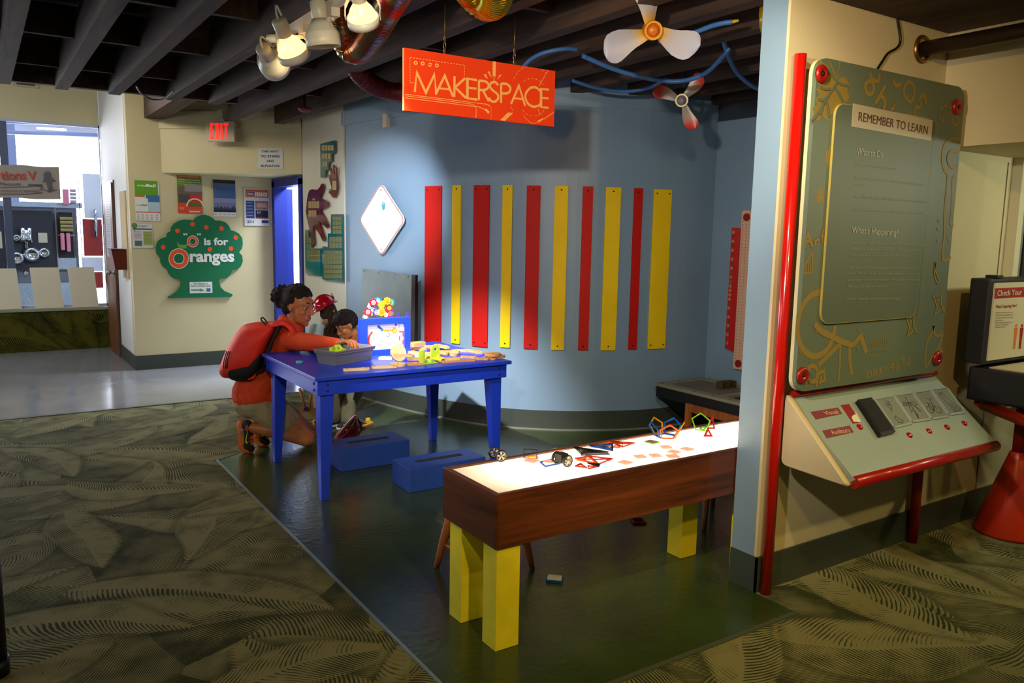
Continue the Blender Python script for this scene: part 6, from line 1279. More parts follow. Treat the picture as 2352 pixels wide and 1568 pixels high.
for lb, p, a, pip, bk in (('pale card on a green tile, highest on the light table', (1620,182), .2, 0, 'green'), ('pale dotted card nearest the front edge of the light table', (1425,337), .15, 3, None), ('pale dotted card, left of a pair near the front edge', (1535,293), -.3, 2, None), ('pale dotted card, right of a pair near the front edge', (1650,285), -.25, 2, None), ('pale dotted card farthest from the front edge in the card group', (1730,222), -.35, 2, None), ('pale dotted card partly under the frontmost cards of the cluster', (1790,258), .3, 2, None), ('pale dotted card at the front of the cluster', (1780,290), -.35, 3, None), ('pale dotted card at the right of the card group', (1888,236), .1, 2, None)): card(lb, TL_(*p), a, pips=pip, backing=bk)
card('plain pale card in front of the upright purple frame', TL_(722,323), .3, pips=0); card('pale card half hidden behind the black wheel', TL_(912,246), .3, pips=0)
flat('blue square tile lying left of the black wheel car', [(780,335),(865,312),(940,345),(822,370)], 'blue'); card('pale card set inside the blue square tile', TL_(852,340), .25, .034, .0062, 1)
P0 = TL_(660,302); tile('purple square frame standing upright at the back edge', [(0,0),(.056,0),(.056,.038),(0,.038)], frame(UH, ZZ*.95+WH*.3, -WH, P0+ZZ*.001), 'purple', .003, .005)
flat('olive yellow square frame lying under the purple upright frame', [(690,308),(775,305),(762,290),(690,290)], 'yellow', 0, .003)
flat('large orange triangle lying at the back edge of the light table', [(1105,190),(1330,178),(1390,228)], 'orange'); flat('red triangle with ribs lying over the orange triangle', [(1310,178),(1500,190),(1405,222)], 'red', .0065, .005, True); flat('second orange triangle peeking behind the blue stack', [(1150,200),(1400,190),(1300,240)], 'yellow', .0003)
flat('purple triangle at the bottom of the dark stack', [(1032,225),(1310,275),(1095,282)], 'purple', 0, .006, True); flat('green edged triangle inside the dark stack', [(1060,232),(1300,262),(1110,272)], 'green', .0065, .004); flat('black triangle in the dark stack', [(1035,220),(1300,258),(1090,268)], 'black', .013, .006, True); flat('dark blue triangle on top of the stack', [(1155,212),(1335,195),(1335,250)], 'navy', .0195, .007, True); flat('blue triangle tilted on the stack', [(1165,218),(1330,200),(1318,240)], 'blue', .026, .005)
flat('large red diamond with ribs in front of the dark stack', [(1045,308),(1150,288),(1335,310),(1225,352)], 'red', 0, .006, True); flat('orange red triangle over the diamond', [(1060,318),(1150,290),(1220,350)], 'orange', .0065, .005)
flat('small orange red triangle at the front of the light table', [(1045,365),(1090,345),(1140,378)], 'red'); flat('small dark red triangle leaning on the small one', [(1140,362),(1228,368),(1145,386)], 'red', .0, .004); flat('small black red triangle on the small dark red one', [(1140,342),(1240,352),(1230,368)], 'black', .0065, .004)
# dodecahedron bowl
e = .056; bc = TL_(1730,140); rI = e/(2*math.tan(PI/5)); rot0 = -.90
pent = ngon(5, e, PI/2+PI/5)
tile('blue pentagon lying as the base of the pentagon bowl', ngon(5, e*.99, rot0+PI/5), Matrix.Translation(bc+ZZ*.0004), 'blue', .0055, .005)
cl = [('yellow pentagon on the right of the pentagon bowl','yellow'),('blue pentagon at the back of the pentagon bowl','blue'),('yellow pentagon at the back left of the pentagon bowl','yellow'),('blue pentagon on the left of the pentagon bowl','blue'),('orange pentagon at the front of the pentagon bowl','orange')]
for k in range(5):
    a = rot0+2*PI*k/5; o_ = Vector((math.cos(a),math.sin(a),0)); tg = Vector((-math.sin(a),math.cos(a),0)); th_ = math.radians(63.43); up_ = o_*math.cos(th_)+ZZ*math.sin(th_)
    # local pentagon with one edge at the origin
    pp = [(x, y+rI) for x, y in ngon(5, e*.98, PI/2)]; n3 = tg.cross(up_)
    tile(cl[k][0], pp, frame(tg, up_, n3, bc+o_*(rI+.002)+ZZ*.002), cl[k][1], .0055, .005)
g0 = TL_(1995,98); tile('green pentagon standing upright at the far end of the light table', [(x, y+rI) for x, y in ngon(5, e*1.0, PI/2)], frame(UH*.9-WH*.43, ZZ*.96+WH*.28, -WH*.9-UH*.43, g0+ZZ*.003), 'green', .0055, .005)
flat('green triangle lying under the green pentagon', [(1930,62),(2040,60),(2010,98)], 'green', 0, .006)
g1 = TL_(2010,138); tile('small red triangle standing at the far end, in front of the green pentagon', [(0,0),(.044,0),(.022,.042)], frame(UH, ZZ*.94+WH*.34, -WH, g1+ZZ*.001), 'red', .008, .006)
g2 = TL_(2035,80); tile('tall red triangle standing behind the green pentagon', [(0,0),(.04,0),(.03,.07)], frame(UH, ZZ*.96+WH*.28, -WH, g2+ZZ*.001), 'red', .007, .005)
flat('green triangle half hidden by the partition edge', [(2205,5),(2290,-8),(2300,38)], 'green', 0, .006)
# wheel cars
HUB = mat('wheel_silver', '#a8a08c', .3, .6)
def wheel(par, c, ax, r):
    M = facing(c, ax); m = MB(); m.lathe([(r*.78,-.006),(r*.95,-.006),(r,-.003),(r,.003),(r*.95,.006),(r*.78,.006)], M, 28, close=True); w_ = m.build('tyre', BLACK, par)
    m = MB(); m.lathe([(r*.66,.002),(r*.79,.005),(r*.79,-.004),(r*.66,-.004)], M, 24, close=True); m.lathe([(0,-.004),(r*.22,-.004),(r*.22,.006),(r*.12,.009),(0,.009)], M, 14)
    for k in range(5): a = 2*PI*k/5+.4; m.prism([(r*.15*math.cos(a-.6),r*.15*math.sin(a-.6)),(r*.72*math.cos(a-.2),r*.72*math.sin(a-.2)),(r*.72*math.cos(a+.2),r*.72*math.sin(a+.2)),(r*.15*math.cos(a+.6),r*.15*math.sin(a+.6))], .006, M, -.002)
    m.build('rim', HUB, w_, rec=True)
r = .0245; a = TL_(492,328); ax = (-WH*.82+UH*.35).normalized(); t = thing('wheel_axle', 'black wheel pair on an axle near the left end of the light table', 'toy wheels', a); c1 = a+ZZ*r; c2 = c1-ax*.055-UH*.008
wheel(t, c1, ax, r); wheel(t, c2, ax, r*.98); m = MB(); m.cyl(c1-ax*.004, c2+ax*.004, .006, n=10); m.build('axle', BLACK, t)
a = TL_(990,366); ax = (-WH*.72+UH*.60).normalized(); c1 = a+ZZ*r; c2 = c1-ax*.062; t = thing('wheel_car', 'black toy car block with two spoked wheels in the middle of the light table', 'toy car', a)
wheel(t, c1, ax, r*1.02); wheel(t, c2, ax, r*1.02); md = (c1+c2)/2; m = MB(); m.box((-.020,-.018,-.022),(.020,.018,.016), facing(md+ZZ*.006, ax), bev=.003); m.build('chassis', BLACK, t); m = MB(); m.cyl(c1,c2,.005,n=10); m.build('axle', DGREY, t)

# ================================================================ things on the floor
p = at(1274,1333,.004); t = thing('floor_card', 'white card on a blue tile lying on the dark floor under the light table', 'tile card', p); M = rotz(-.75,p)
m = MB(); m.box((-.036,-.028,.0005),(.036,.028,.012),M,bev=.003); m.build('tile', MT['blue'], t); m = MB(); m.prism(rrect(-.031,-.023,.031,.023,.004), .004, M, .012); m.build('card', mat('card_grey_white', '#c0bdb4', .5), t)
p = at(1466,1198,.004); tile('red square tile frame lying on the dark floor behind the light table', ngon(4,.07,.3), Matrix.Translation(p+ZZ*.0005), 'red', .009, .010, False, None)['label']
TOYW = mat('toy_wood', '#b8813a', .45, var=.08, vs=20)
def ka(x, y): return (500+x/6.817, 850+y/6.817)
pf = at(*ka(1290,800),.004); t = thing('wooden_arch_toy', 'wooden arch toy with two raised sticks on the carpet behind the table', 'wooden toy', pf); dpl = pf.dot(WH); A9 = lambda x, y, dd=0: pw(*ka(x, y), dpl+dd)
m = MB(); oc_ = [A9(1400+160*math.cos(a),720-165*math.sin(a)) for a in [PI*k/14 for k in range(15)]]; ic_ = [A9(1400+95*math.cos(a),740-85*math.sin(a)) for a in [PI*k/14 for k in range(15)]]
oc_[0].z = ic_[0].z = min(oc_[0].z, .05); m.slab(oc_+ic_[::-1], -WH, .02); m.build('arch', TOYW, t, rec=True)
m = MB(); m.tube([A9(1375,610,-.03),A9(1330,440,-.02),A9(1280,280,-.01)], [.012,.010,.012], 8); m.build('stick', TOYW, t); m = MB(); m.tube([A9(1440,590,-.03),A9(1450,450,-.02),A9(1465,380,-.01)], [.012,.010,.012], 8); m.build('stick', TOYW, t)
m = MB(); m.cyl(A9(1375,612,-.045),A9(1375,612,0), .014, n=12); m.build('peg', PU, t)
for (x, y), (x2, y2) in (((1310,820),(1520,790)),((1440,900),(1700,960))):
    a, b = at(*ka(x,y),.02), at(*ka(x2,y2),.02); m = MB(); m.box((0,-.015,0),((b-a).length,.015,.012), rotz(ang(a,b),(a.x,a.y,.006)), bev=.003); m.build('base_bar', TOYW, t)
a = at(*ka(1535,930),.006); m = MB(); m.box((-.02,-.012,0),(.02,.012,.075), rotz(.3,a), bev=.003); m.build('connector', YB, t)
pf = at(838,985,.006); t = thing('wooden_triangle_toy', 'wooden triangle frame with a yellow peg beside the boy shoes', 'wooden toy', pf); 
for a, b in (((815,962),(853,968)),((815,985),(853,970)),((815,962),(815,984))):
    a, b = at(*a,.02), at(*b,.02); m = MB(); m.box((-.01,-.012,0),((b-a).length+.01,.012,.016), rotz(ang(a,b),(a.x,a.y,.006)), bev=.003); m.build('bar', TOYW, t)
a = at(845,966,.022); m = MB(); m.box((-.015,-.012,0),(.015,.012,.022), rotz(.3,a), bev=.003); m.build('peg', YB, t)
def helmet(par, M, k, mats):
    """toy fire helmet: dome, swept brim, crest and badge; local +x is the front"""
    rdm = mats; m = MB(); s_ = .5
    m.sm = True; n_ = 32; V = []; rows = 9
    for i in range(rows+1):
        ph = PI/2*i/rows; V.append([m.bm.verts.new(M @ Vector((.118*k*math.cos(ph)*math.cos(2*PI*j/n_), .098*k*math.cos(ph)*math.sin(2*PI*j/n_), .105*k*math.sin(ph)))) for j in range(n_)])
    for i in range(rows):
        for j in range(n_): m._f([V[i][j],V[i][(j+1) % n_],V[i+1][(j+1) % n_],V[i+1][j]])
    o = m.build('helmet', rdm, par); o.modifiers.new('s','SOLIDIFY').thickness = .004*k
    m = MB(); m.sm = True; R0 = []; R1 = []
    for j in range(n_):
        a = 2*PI*j/n_; ca, sa = math.cos(a), math.sin(a); ext = .028+.05*max(0,-ca)**1.5; R0.append(m.bm.verts.new(M @ Vector((.117*k*ca,.097*k*sa,.002)))); R1.append(m.bm.verts.new(M @ Vector(((.117+ext)*k*ca,(.097+ext*.75)*k*sa,-(.012+.03*max(0,-ca))*k))))
    for j in range(n_): m._f([R0[j],R0[(j+1) % n_],R1[(j+1) % n_],R1[j]])
    b = m.build('brim', rdm, o); b.modifiers.new('s','SOLIDIFY').thickness = .005*k
    m = MB(); m.tube([M @ Vector((.118*k*math.cos(a),0,.112*k*math.sin(a))) for a in [PI*(.06+.88*i/14) for i in range(15)]], .009*k, 8); m.build('crest', rdm, o)
    m = MB(); m.slab([M @ Vector((.112*k,y*k,z*k)) for y, z in ((-.026,.02),(.026,.02),(.030,.055),(.018,.085),(0,.095),(-.018,.085),(-.030,.055))], (M.to_3x3() @ Vector((1,0,.12))).normalized(), .006*k); m.build('badge', rdm, o, rec=True)
    return o
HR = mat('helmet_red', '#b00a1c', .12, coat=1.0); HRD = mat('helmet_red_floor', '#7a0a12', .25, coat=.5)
pf = at(800,1010,.004); t = thing('fire_helmet', 'red toy fire helmet lying tipped on its side on the floor under the blue table', 'toy helmet', pf)
ax = (-UH*.62-WH*.20-ZZ*.0+ZZ*.45); zax = -(ax).normalized(); xax = (UH*.45+ZZ*.8); xax = (xax-zax*xax.dot(zax)).normalized(); M = frame(xax, zax.cross(xax), zax, pf+ZZ*.088)
helmet(t, M, .80, HRD)

# ================================================================ people
def fuse(name, parent, m_, shells, vox=.006, sm=3, fac=.5, local=None):
    """one continuous surface grown from overlapping tapered limbs"""
    mb = MB()
    for s in shells:
        if s[0] == 'c':                                   # tapered limb through points with radii
            P, R_ = s[1], s[2]; mb.tube(P, R_, 14)
            for p, r in zip(P, R_): mb.ball(p, r, 14)
        elif s[0] == 'e': mb.ball(s[1], s[2], 18, s[3] if len(s) > 3 else None)
    me = bpy.data.meshes.new(name); mb.bm.to_mesh(me); mb.bm.free(); o = bpy.data.objects.new(name, me); C.objects.link(o)
    r = o.modifiers.new('r', 'REMESH'); r.mode = 'VOXEL'; r.voxel_size = vox; r.use_smooth_shade = True
    k = o.modifiers.new('s', 'SMOOTH'); k.iterations = sm; k.factor = fac
    dg = bpy.context.evaluated_depsgraph_get(); m2 = bpy.data.meshes.new_from_object(o.evaluated_get(dg)); o.modifiers.clear(); o.data = m2; bpy.data.meshes.remove(me); m2.name = name
    m2.materials.clear(); m2.materials.append(m_)
    for p in m2.polygons: p.use_smooth = True
    if parent is not None: o.parent = parent; o.matrix_parent_inverse = Matrix.Translation(-TL[parent.name]) if parent.name in TL else Matrix()
    return o
def hframe(c, f, up=ZZ, k=1.0):
    """head frame: x out of the face, y to the head's left, z up"""
    f = Vector(f).normalized(); z = (Vector(up)-f*Vector(up).dot(f)).normalized(); y = z.cross(f); M = frame(f, y, z, c); return M @ Matrix.Scale(k, 4)
def rotof(M): return M.to_3x3().normalized().to_4x4()
def head_shells(M, k, neck_to=None, nr=.05):
    R3 = rotof(M); P = lambda x, y, z: M @ Vector((x, y, z)); E = lambda c, r: ('e', P(*c), tuple(q*k for q in r), R3)
    S = [E((-.012,0,.035),(.097,.076,.095)), E((.030,0,-.035),(.062,.060,.078)), E((.045,0,-.075),(.042,.044,.042)), E((.066,0,-.103),(.022,.022,.019)),
         E((.070,0,.035),(.026,.052,.036)), E((.078,0,.022),(.018,.050,.010)), E((.055,.036,-.026),(.030,.024,.026)), E((.055,-.036,-.026),(.030,.024,.026)),
         ('c',[P(.088,0,.018),P(.103,0,-.010),P(.112,0,-.030)],[.0075*k,.009*k,.0115*k]), E((.098,.011,-.035),(.011,.008,.008)), E((.098,-.011,-.035),(.011,.008,.008)),
         E((.082,0,-.064),(.018,.026,.016)), E((.030,0,-.085),(.035,.050,.022))]
    for s in (1,-1): S += [E((-.004,s*.074,.002),(.017,.008,.028)), E((-.002,s*.076,-.020),(.010,.007,.012))]
    if neck_to is not None: S.append(('c', [P(-.018,0,-.05), P(-.02,0,-.09), Vector(neck_to)], [nr*k, nr*k*.98, nr*k*1.12]))
    return S
EW = mat('eye_white', '#cfc4b8', .25); EI = mat('iris_brown', '#1c0f08', .1); BRW = mat('brow_hair', '#140b07', .8)
def face(par, M, k, lip, lid, look=(0,0)):
    P = lambda x, y, z: M @ Vector((x, y, z)); R3 = rotof(M)
    for s in (1,-1):
        m = MB(); m.ball(P(.0765,s*.031,.004), .0118*k, 14); e = m.build('eye', EW, par)
        m = MB(); m.ball(P(.0838,s*.031+look[0],.004+look[1]), .0064*k, 12); m.build('iris', EI, e)
        m = MB(); m.sm = True; m.tube([P(.0835-.010*abs(t)**2,s*.031+t*.017,.0115-.007*t*t) for t in (-1,-.5,0,.5,1)], [.003*k,.0058*k,.0066*k,.0058*k,.003*k], 8); m.tube([P(.0825-.010*abs(t)**2,s*.031+t*.016,-.0065+.006*t*t) for t in (-1,-.5,0,.5,1)], [.003*k,.0045*k,.0050*k,.0045*k,.003*k], 8); m.build('eyelid', lid, e)
        m = MB(); m.tube([P(.0955-.022*t*t*.8,s*(.012+.034*t),.030+.008*math.sin(PI*t*.8)) for t in (0,.25,.5,.75,1)], [.0025*k,.0038*k,.0038*k,.003*k,.0015*k], 8); m.build('eyebrow', BRW, par)
    m = MB(); m.sm = True
    m.tube([P(.0965-.022*t*t,.025*t,-.0605+.003*(1-t*t)-.002*t*t) for t in (-1,-.6,-.2,.2,.6,1)], [.0015*k,.0042*k,.005*k,.005*k,.0042*k,.0015*k], 8)
    m.tube([P(.0955-.022*t*t,.023*t,-.0725+.002*t*t) for t in (-1,-.6,0,.6,1)], [.0015*k,.005*k,.0062*k,.005*k,.0015*k], 8); m.build('lips', lip, par)
def scalp(M, k, n, r, keep, seed, base=(-.014,0,.038), rad=(.103,.082,.100)):
    g = random.Random(seed); S = []
    while len(S) < n:
        v = Vector((g.gauss(0,1), g.gauss(0,1), g.gauss(0,1))).normalized(); p = Vector((base[0]+v.x*rad[0], base[1]+v.y*rad[1], base[2]+v.z*rad[2]))
        if keep(p): S.append(('e', M @ p, (r*k*(.7+.6*g.random()),)*3))
    return S
def hand(shells, wrist, d, palm_n, k=1.0, curl=(.5,.6,.5), spread=.10, thumb=1, sc=None):
    """palm and five fingers; d along the hand, palm_n out of the palm"""
    d = Vector(d).normalized(); pn = (Vector(palm_n)-d*Vector(palm_n).dot(d)).normalized(); s = d.cross(pn)*thumb; w_ = Vector(wrist); L = .085*k
    for t in (-.026,-.009,.009,.026): shells.append(('c', [w_+s*t*.6*k, w_+d*L+s*t*1.05*k], [.014*k,.0125*k]))
    ln = [(.026,.072,.0088),(.009,.082,.0092),(-.009,.077,.0088),(-.026,.060,.0078)]
    for i, (t, l, r) in enumerate(ln):
        p = w_+d*L+s*t*1.08*k; dd = (d+s*(t/.026)*spread).normalized(); P = [p]; a = 0
        for j, f in enumerate((.46,.30,.24)):
            a += curl[j]*(1+.12*(i-1)); v = dd*math.cos(a)+pn*math.sin(a); p = p+v*l*f*k; P.append(p)
        shells.append(('c', P, [r*k*1.05, r*k, r*k*.92, r*k*.8]))
    p = w_+d*.022*k+s*.028*k; t1 = (d*.62+s*.70+pn*.35).normalized(); t2 = (d*.85+s*.25+pn*.45).normalized(); shells.append(('c', [w_+d*.01*k+s*.012*k, p, p+t1*.034*k, p+t1*.034*k+t2*.028*k], [.014*k,.013*k,.0105*k,.0088*k]))
SKW = mat('skin_brown', '#b26c40', .45, var=.05, vs=30); LIPW = mat('lip_brown', '#a0443c', .35); SKB = mat('skin_tan', '#ba7a4c', .45, var=.04, vs=30); SKG = mat('skin_light', '#b88868', .5)
HAIRB = mat('hair_black_brown', '#120b08', .75, var=.3, vs=200, bump=.8, bs=260)
# ---------------------------------------------------------------- woman kneeling at the table
wm = thing('person', 'kneeling woman in orange shirt and khaki shorts reaching into the grey bin', 'person', at(640,1030,.004))
HK = 1.02; hc = pw(685,703,5.24); hf = (UH*.93-WH*.36-ZZ*.12); HM = hframe(hc, hf, ZZ+UH*.06, HK)
nk = pw(661,757,5.27); shR = pw(660,781,5.15); shL = pw(668,775,5.40); chest = pw(640,805,5.27); belly = pw(612,862,5.28); pel = pw(582,903,5.29)
elR = pw(722,787,4.98); wrR = pw(778,789,4.80); elL = pw(694,822,5.40); wrL = pw(738,789,5.08)
hpR = pw(588,924,5.245); hpL = pw(600,921,5.37); knR = at(703,1006,.075); anR = pw(569,981,WH.dot(knR)-.13); knL = knR+WH*.17-UH*.02; anL = anR+WH*.17+UH*.05
S = head_shells(HM, HK, nk, .050)
S += [('c',[nk,chest],[.056,.10]), ('c',[shL,chest],[.05,.09]), ('c',[shR,chest],[.05,.09]), ('c',[chest,belly,pel],[.105,.105,.115]), ('c',[shR,elR,wrR],[.046,.036,.025]), ('c',[shL,elL,wrL],[.046,.036,.025]),
      ('c',[pel,hpR,hpR.lerp(knR,.45),knR],[.11,.098,.082,.056]), ('c',[pel,hpL,hpL.lerp(knL,.45),knL],[.11,.098,.082,.056]), ('c',[knR,knR.lerp(anR,.40)+ZZ*.012,anR],[.056,.054,.034]), ('c',[knL,knL.lerp(anL,.40)+ZZ*.012,anL],[.056,.054,.034])]
hd = (pw(812,786,4.74)-wrR); hand(S, wrR, hd+ZZ*.015, -ZZ*.9-UH*.1, .95, (.45,.75,.45), .10, 1); hand(S, wrL, UH*.9-WH*.35-ZZ*.05, -ZZ, .9, (.2,.3,.2), .08, -1)
for a_, kf_ in ((anR, knR), (anL, knL)): S.append(('c',[a_, a_-UH*.03-ZZ*.02, a_-UH*.012-ZZ*.11],[.032,.032,.03]))
fuse('body', wm, SKW, S, .0045, 2, .5)
face(wm, HM, HK, LIPW, SKW, (-.002,-.0025))
keepw = lambda p: (p.z > .062+.020*max(0,1-abs(p.y)/.06) or p.x < .012) and not (p.x > .058 and p.z < .082) and not (p.x > -.03 and p.z < .0) and p.z > -.085 and not (abs(p.y) > .06 and p.x > -.03 and p.z < .022)
SH = [('e', HM @ Vector((-.024,0,.052)), (.088,.076,.086), rotof(HM)), ('e', HM @ Vector((-.06,0,.0)), (.055,.062,.075), rotof(HM))]+scalp(HM,HK,560,.010,keepw,3)
bn_ = HM @ Vector((-.118,0,.030)); g = random.Random(9)
for i in range(460):
    v = Vector((g.gauss(0,1),g.gauss(0,1),g.gauss(0,1))).normalized()*(.050+.030*g.random()); v.z *= 1.0; SH.append(('e', bn_+v+Vector((0,0,.012)), (.0085*(.6+.7*g.random()),)*3))
SH.append(('e', bn_+ZZ*.008, (.052,.052,.052)))
for i in range(70): 
    q = HM @ Vector((-.066-.022*g.random(), g.gauss(0,.022), .02-.08*g.random())); SH.append(('e', q, (.010,)*3))
fuse('hair', wm, HAIRB, SH, .005, 1, .4)
m = MB(); m.ball(HM @ Vector((.0,-.083,-.030)), .006, 10); m.build('earring', BLACK, wm)
SHIRT = mat('shirt_orange', '#dc430f', .85, var=.08, vs=14, bump=.25, bs=22)
St = [('c',[nk-UH*.01-ZZ*.02,chest],[.068,.122]), ('c',[shL,chest],[.064,.105]), ('c',[shR,chest],[.064,.105]), ('c',[chest,belly,pel],[.122,.128,.136]), ('c',[pel,pel-ZZ*.012],[.143,.140]), ('e',hpR+ZZ*.045-UH*.005,(.118,.118,.10)), ('e',hpL+ZZ*.045,(.118,.118,.10)), ('c',[shR,shR.lerp(elR,.5),elR,wrR-(wrR-elR)*.06],[.064,.062,.055,.034]), ('c',[shL,elL,wrL],[.062,.052,.036]),
      ('c',[pel+UH*.05,pel+UH*.08-ZZ*.02],[.128,.120])]
g = random.Random(4)
for i in range(60):
    a = 2*PI*i/20; lv = i//20; q = nk+UH*(.010+.009*lv)+ZZ*(.006+.024*lv)+(UH*math.cos(a)+WH*math.sin(a))*(.070-.004*lv)+ZZ*(.006*math.sin(3*a+lv)-.034*math.cos(a)); St.append(('e', q, (.022,.022,.017)))
fuse('shirt', wm, SHIRT, St, .006, 4, .5)
KH = mat('khaki_shorts', '#a4926c', .85, var=.06, vs=30, bump=.2, bs=40)
k1_, k2_ = hpR.lerp(knR,.52), hpL.lerp(knL,.52)
fuse('shorts', wm, KH, [('c',[pel-ZZ*.02,pel-UH*.012-ZZ*.05],[.130,.128]), ('c',[pel,hpR,k1_],[.12,.112,.097]), ('c',[pel,hpL,k2_],[.12,.112,.097])], .006, 2, .5)
# shoes: toes on the floor, heel up
SHO = mat('shoe_charcoal', '#231c1a', .7); SOL = mat('shoe_orange', '#d86a1c', .5); LAC = mat('lace_orange', '#e0641a', .6); SWO = mat('shoe_yellow', '#d8d010', .4)
def shoe(a_, lab, dx):
    heel = a_-UH*.035+ZZ*.018; ball_ = heel-ZZ*(heel.z-.055)+UH*.004; toe = Vector((ball_.x,ball_.y,.030))+UH*.050; 
    o = fuse('shoe', wm, SHO, [('c',[heel+UH*.028,heel.lerp(ball_,.5)+UH*.034,ball_+UH*.028,toe+UH*.0],[.034,.036,.034,.024]), ('c',[heel+UH*.03,a_],[.034,.034])], .005, 2)
    m = MB(); m.sm = True; m.tube([heel-UH*.008+ZZ*.026, heel-UH*.012, heel.lerp(ball_,.5)-UH*.004, ball_-UH*.008-ZZ*.01, Vector((ball_.x,ball_.y,.016))+UH*.012, toe-ZZ*.014+UH*.012], [.020,.027,.025,.029,.020,.013], 12); m.build('sole', SOL, o)
    n = -WH; c = heel.lerp(ball_,.55)+UH*.034-WH*.0375
    m = MB(); cur = [(.016,.050),(.008,.015),(.000,-.022),(.006,-.034),(.020,-.026),(.006,-.042),(-.008,-.036),(-.008,-.018),(.004,.020)]
    m.slab([c+UH*x*.8+ZZ*y for x, y in cur], n, .0015); m.build('swoosh_mark', SWO, o)
    m = MB()
    for q in ([(.026,-.004),(.045,.012),(.05,.0),(.03,-.012)],): 
        for dz in (0,-.012,-.024,-.036): m.tube(spline([c+WH*.02+UH*(.032)+ZZ*(dz+.01), c+UH*.036+ZZ*(dz+.004), c+UH*.022+ZZ*dz], 4), .0028, 6)
    m.tube(spline([c+UH*.036+ZZ*.005, c+UH*.052-ZZ*.012, c+UH*.040-ZZ*.045, c+UH*.030-ZZ*.05, c+UH*.036-ZZ*.02], 5), .003, 6); m.tube(spline([c+UH*.036+ZZ*.005, c+UH*.058+ZZ*.012, c+UH*.056-ZZ*.004, c+UH*.038], 5), .003, 6); m.build('laces', LAC, o)
shoe(anR, 'r', 0); shoe(anL, 'l', 0)
m = MB(); m.sm = True; m.tube([anR+UH*.012+ZZ*.0, anR-UH*.004], [.038,.038], 16, caps=False); m.build('sock', mat('sock_pink', '#c8384a', .8), wm)
# backpack
bp = thing('backpack', 'bright red orange backpack with black base worn by the kneeling woman', 'backpack', pw(570,860,5.22))
BPR = mat('backpack_red', '#f43220', .6, var=.05, vs=20, bump=.2, bs=30); BPK = mat('backpack_black', '#0e0d0d', .7)
pr = [(634,739),(610,738),(584,740),(560,746),(543,763),(525,792),(511,824),(503,850),(511,866),(535,868),(560,862),(580,853),(594,838),(604,816),(618,786),(632,757)]
def loft(pxs, d0, hw, e=2.6, n=14, k=4, grow=1.0):
    P = spline([(p[0],p[1],0) for p in pxs], k, True); cx = sum(p.x for p in P)/len(P); cy_ = sum(p.y for p in P)/len(P); mb = MB(); mb.sm = True; rings = []
    for i in range(n+1):
        t = math.sin(-PI/2+PI*i/n); s = max(.03, (1-abs(t)**e)**(1/e))**.75*grow
        rings.append([mb.bm.verts.new(pw(cx+(p.x-cx)*s, cy_+(p.y-cy_)*s, d0+hw*t)) for p in P])
    L_ = len(P)
    for A, B in zip(rings, rings[1:]):
        for j in range(L_): mb._f([A[j],A[(j+1) % L_],B[(j+1) % L_],B[j]])
    mb._f(rings[0]); mb._f(rings[-1][::-1]); return mb
o = loft(pr, 5.20, .165).build('main_pack', BPR, bp, rec=True)
loft([(511,853),(530,846),(560,840),(583,836),(602,806),(608,812),(602,838),(588,862),(572,874),(550,876),(528,870)], 5.20, .155, 2.8).build('base_panel', BPK, bp, rec=True)
loft([(604,822),(616,790),(632,752),(642,740),(646,746),(634,770),(620,812),(608,850),(598,858)], 5.22, .15, 3).build('back_pad', BPK, bp, rec=True)
m = MB()
for k in range(3): m.tube(spline([pw(521+4*k,806,5.068-.006*k), pw(515+4*k,826,5.062-.006*k), pw(513+4*k,846,5.07-.006*k)], 5), .0032, 6)
m.build('side_stripes', BPK, bp)
m = MB(); m.sm = True; m.tube(spline([pw(612,747,5.06),pw(606,741,5.06),pw(600,734,5.06),pw(602,729,5.06),pw(608,733,5.06),pw(614,742,5.06)], 5), .0045, 8); m.build('grab_loop', BPK, bp)
def strap(pxs, w_, m_, nm):
    P = spline([pw(*p) for p in pxs], 6); mb = MB(); mb.sm = True; A = []; 
    for i, p in enumerate(P):
        d = (P[min(i+1,len(P)-1)]-P[max(i-1,0)]).normalized(); out = (p-chest); out = (out-d*out.dot(d)).normalized(); s = d.cross(out); A.append([mb.bm.verts.new(p+s*a*w_+out*b) for a, b in ((-.5,0),(-.5,.006),(.5,.006),(.5,0))])
    for a, b in zip(A, A[1:]):
        for j in range(4): mb._f([a[j],a[(j+1) % 4],b[(j+1) % 4],b[j]])
    mb._f(A[0]); mb._f(A[-1][::-1]); mb.build(nm, m_, bp, rec=True)
strap([(612,752,5.10),(628,745,5.09),(645,742,5.10),(660,745,5.085),(672,757,5.08),(678,775,5.09)], .045, BPR, 'shoulder_strap')
strap([(612,755,5.40),(640,742,5.42),(664,748,5.46),(676,772,5.44)], .045, BPR, 'shoulder_strap')
m = MB(); m.sm = True; m.tube(spline([pw(586,858,5.10),pw(602,850,5.11),pw(620,839,5.12),pw(636,828,5.14)], 5), .010, 8); m.build('lower_strap', BPK, bp)
m = MB(); m.slab([pw(575,845,5.085),pw(588,858,5.085),pw(584,868,5.085),pw(570,872,5.085)], -WH, .004); m.build('strap_wing', BPR, bp)
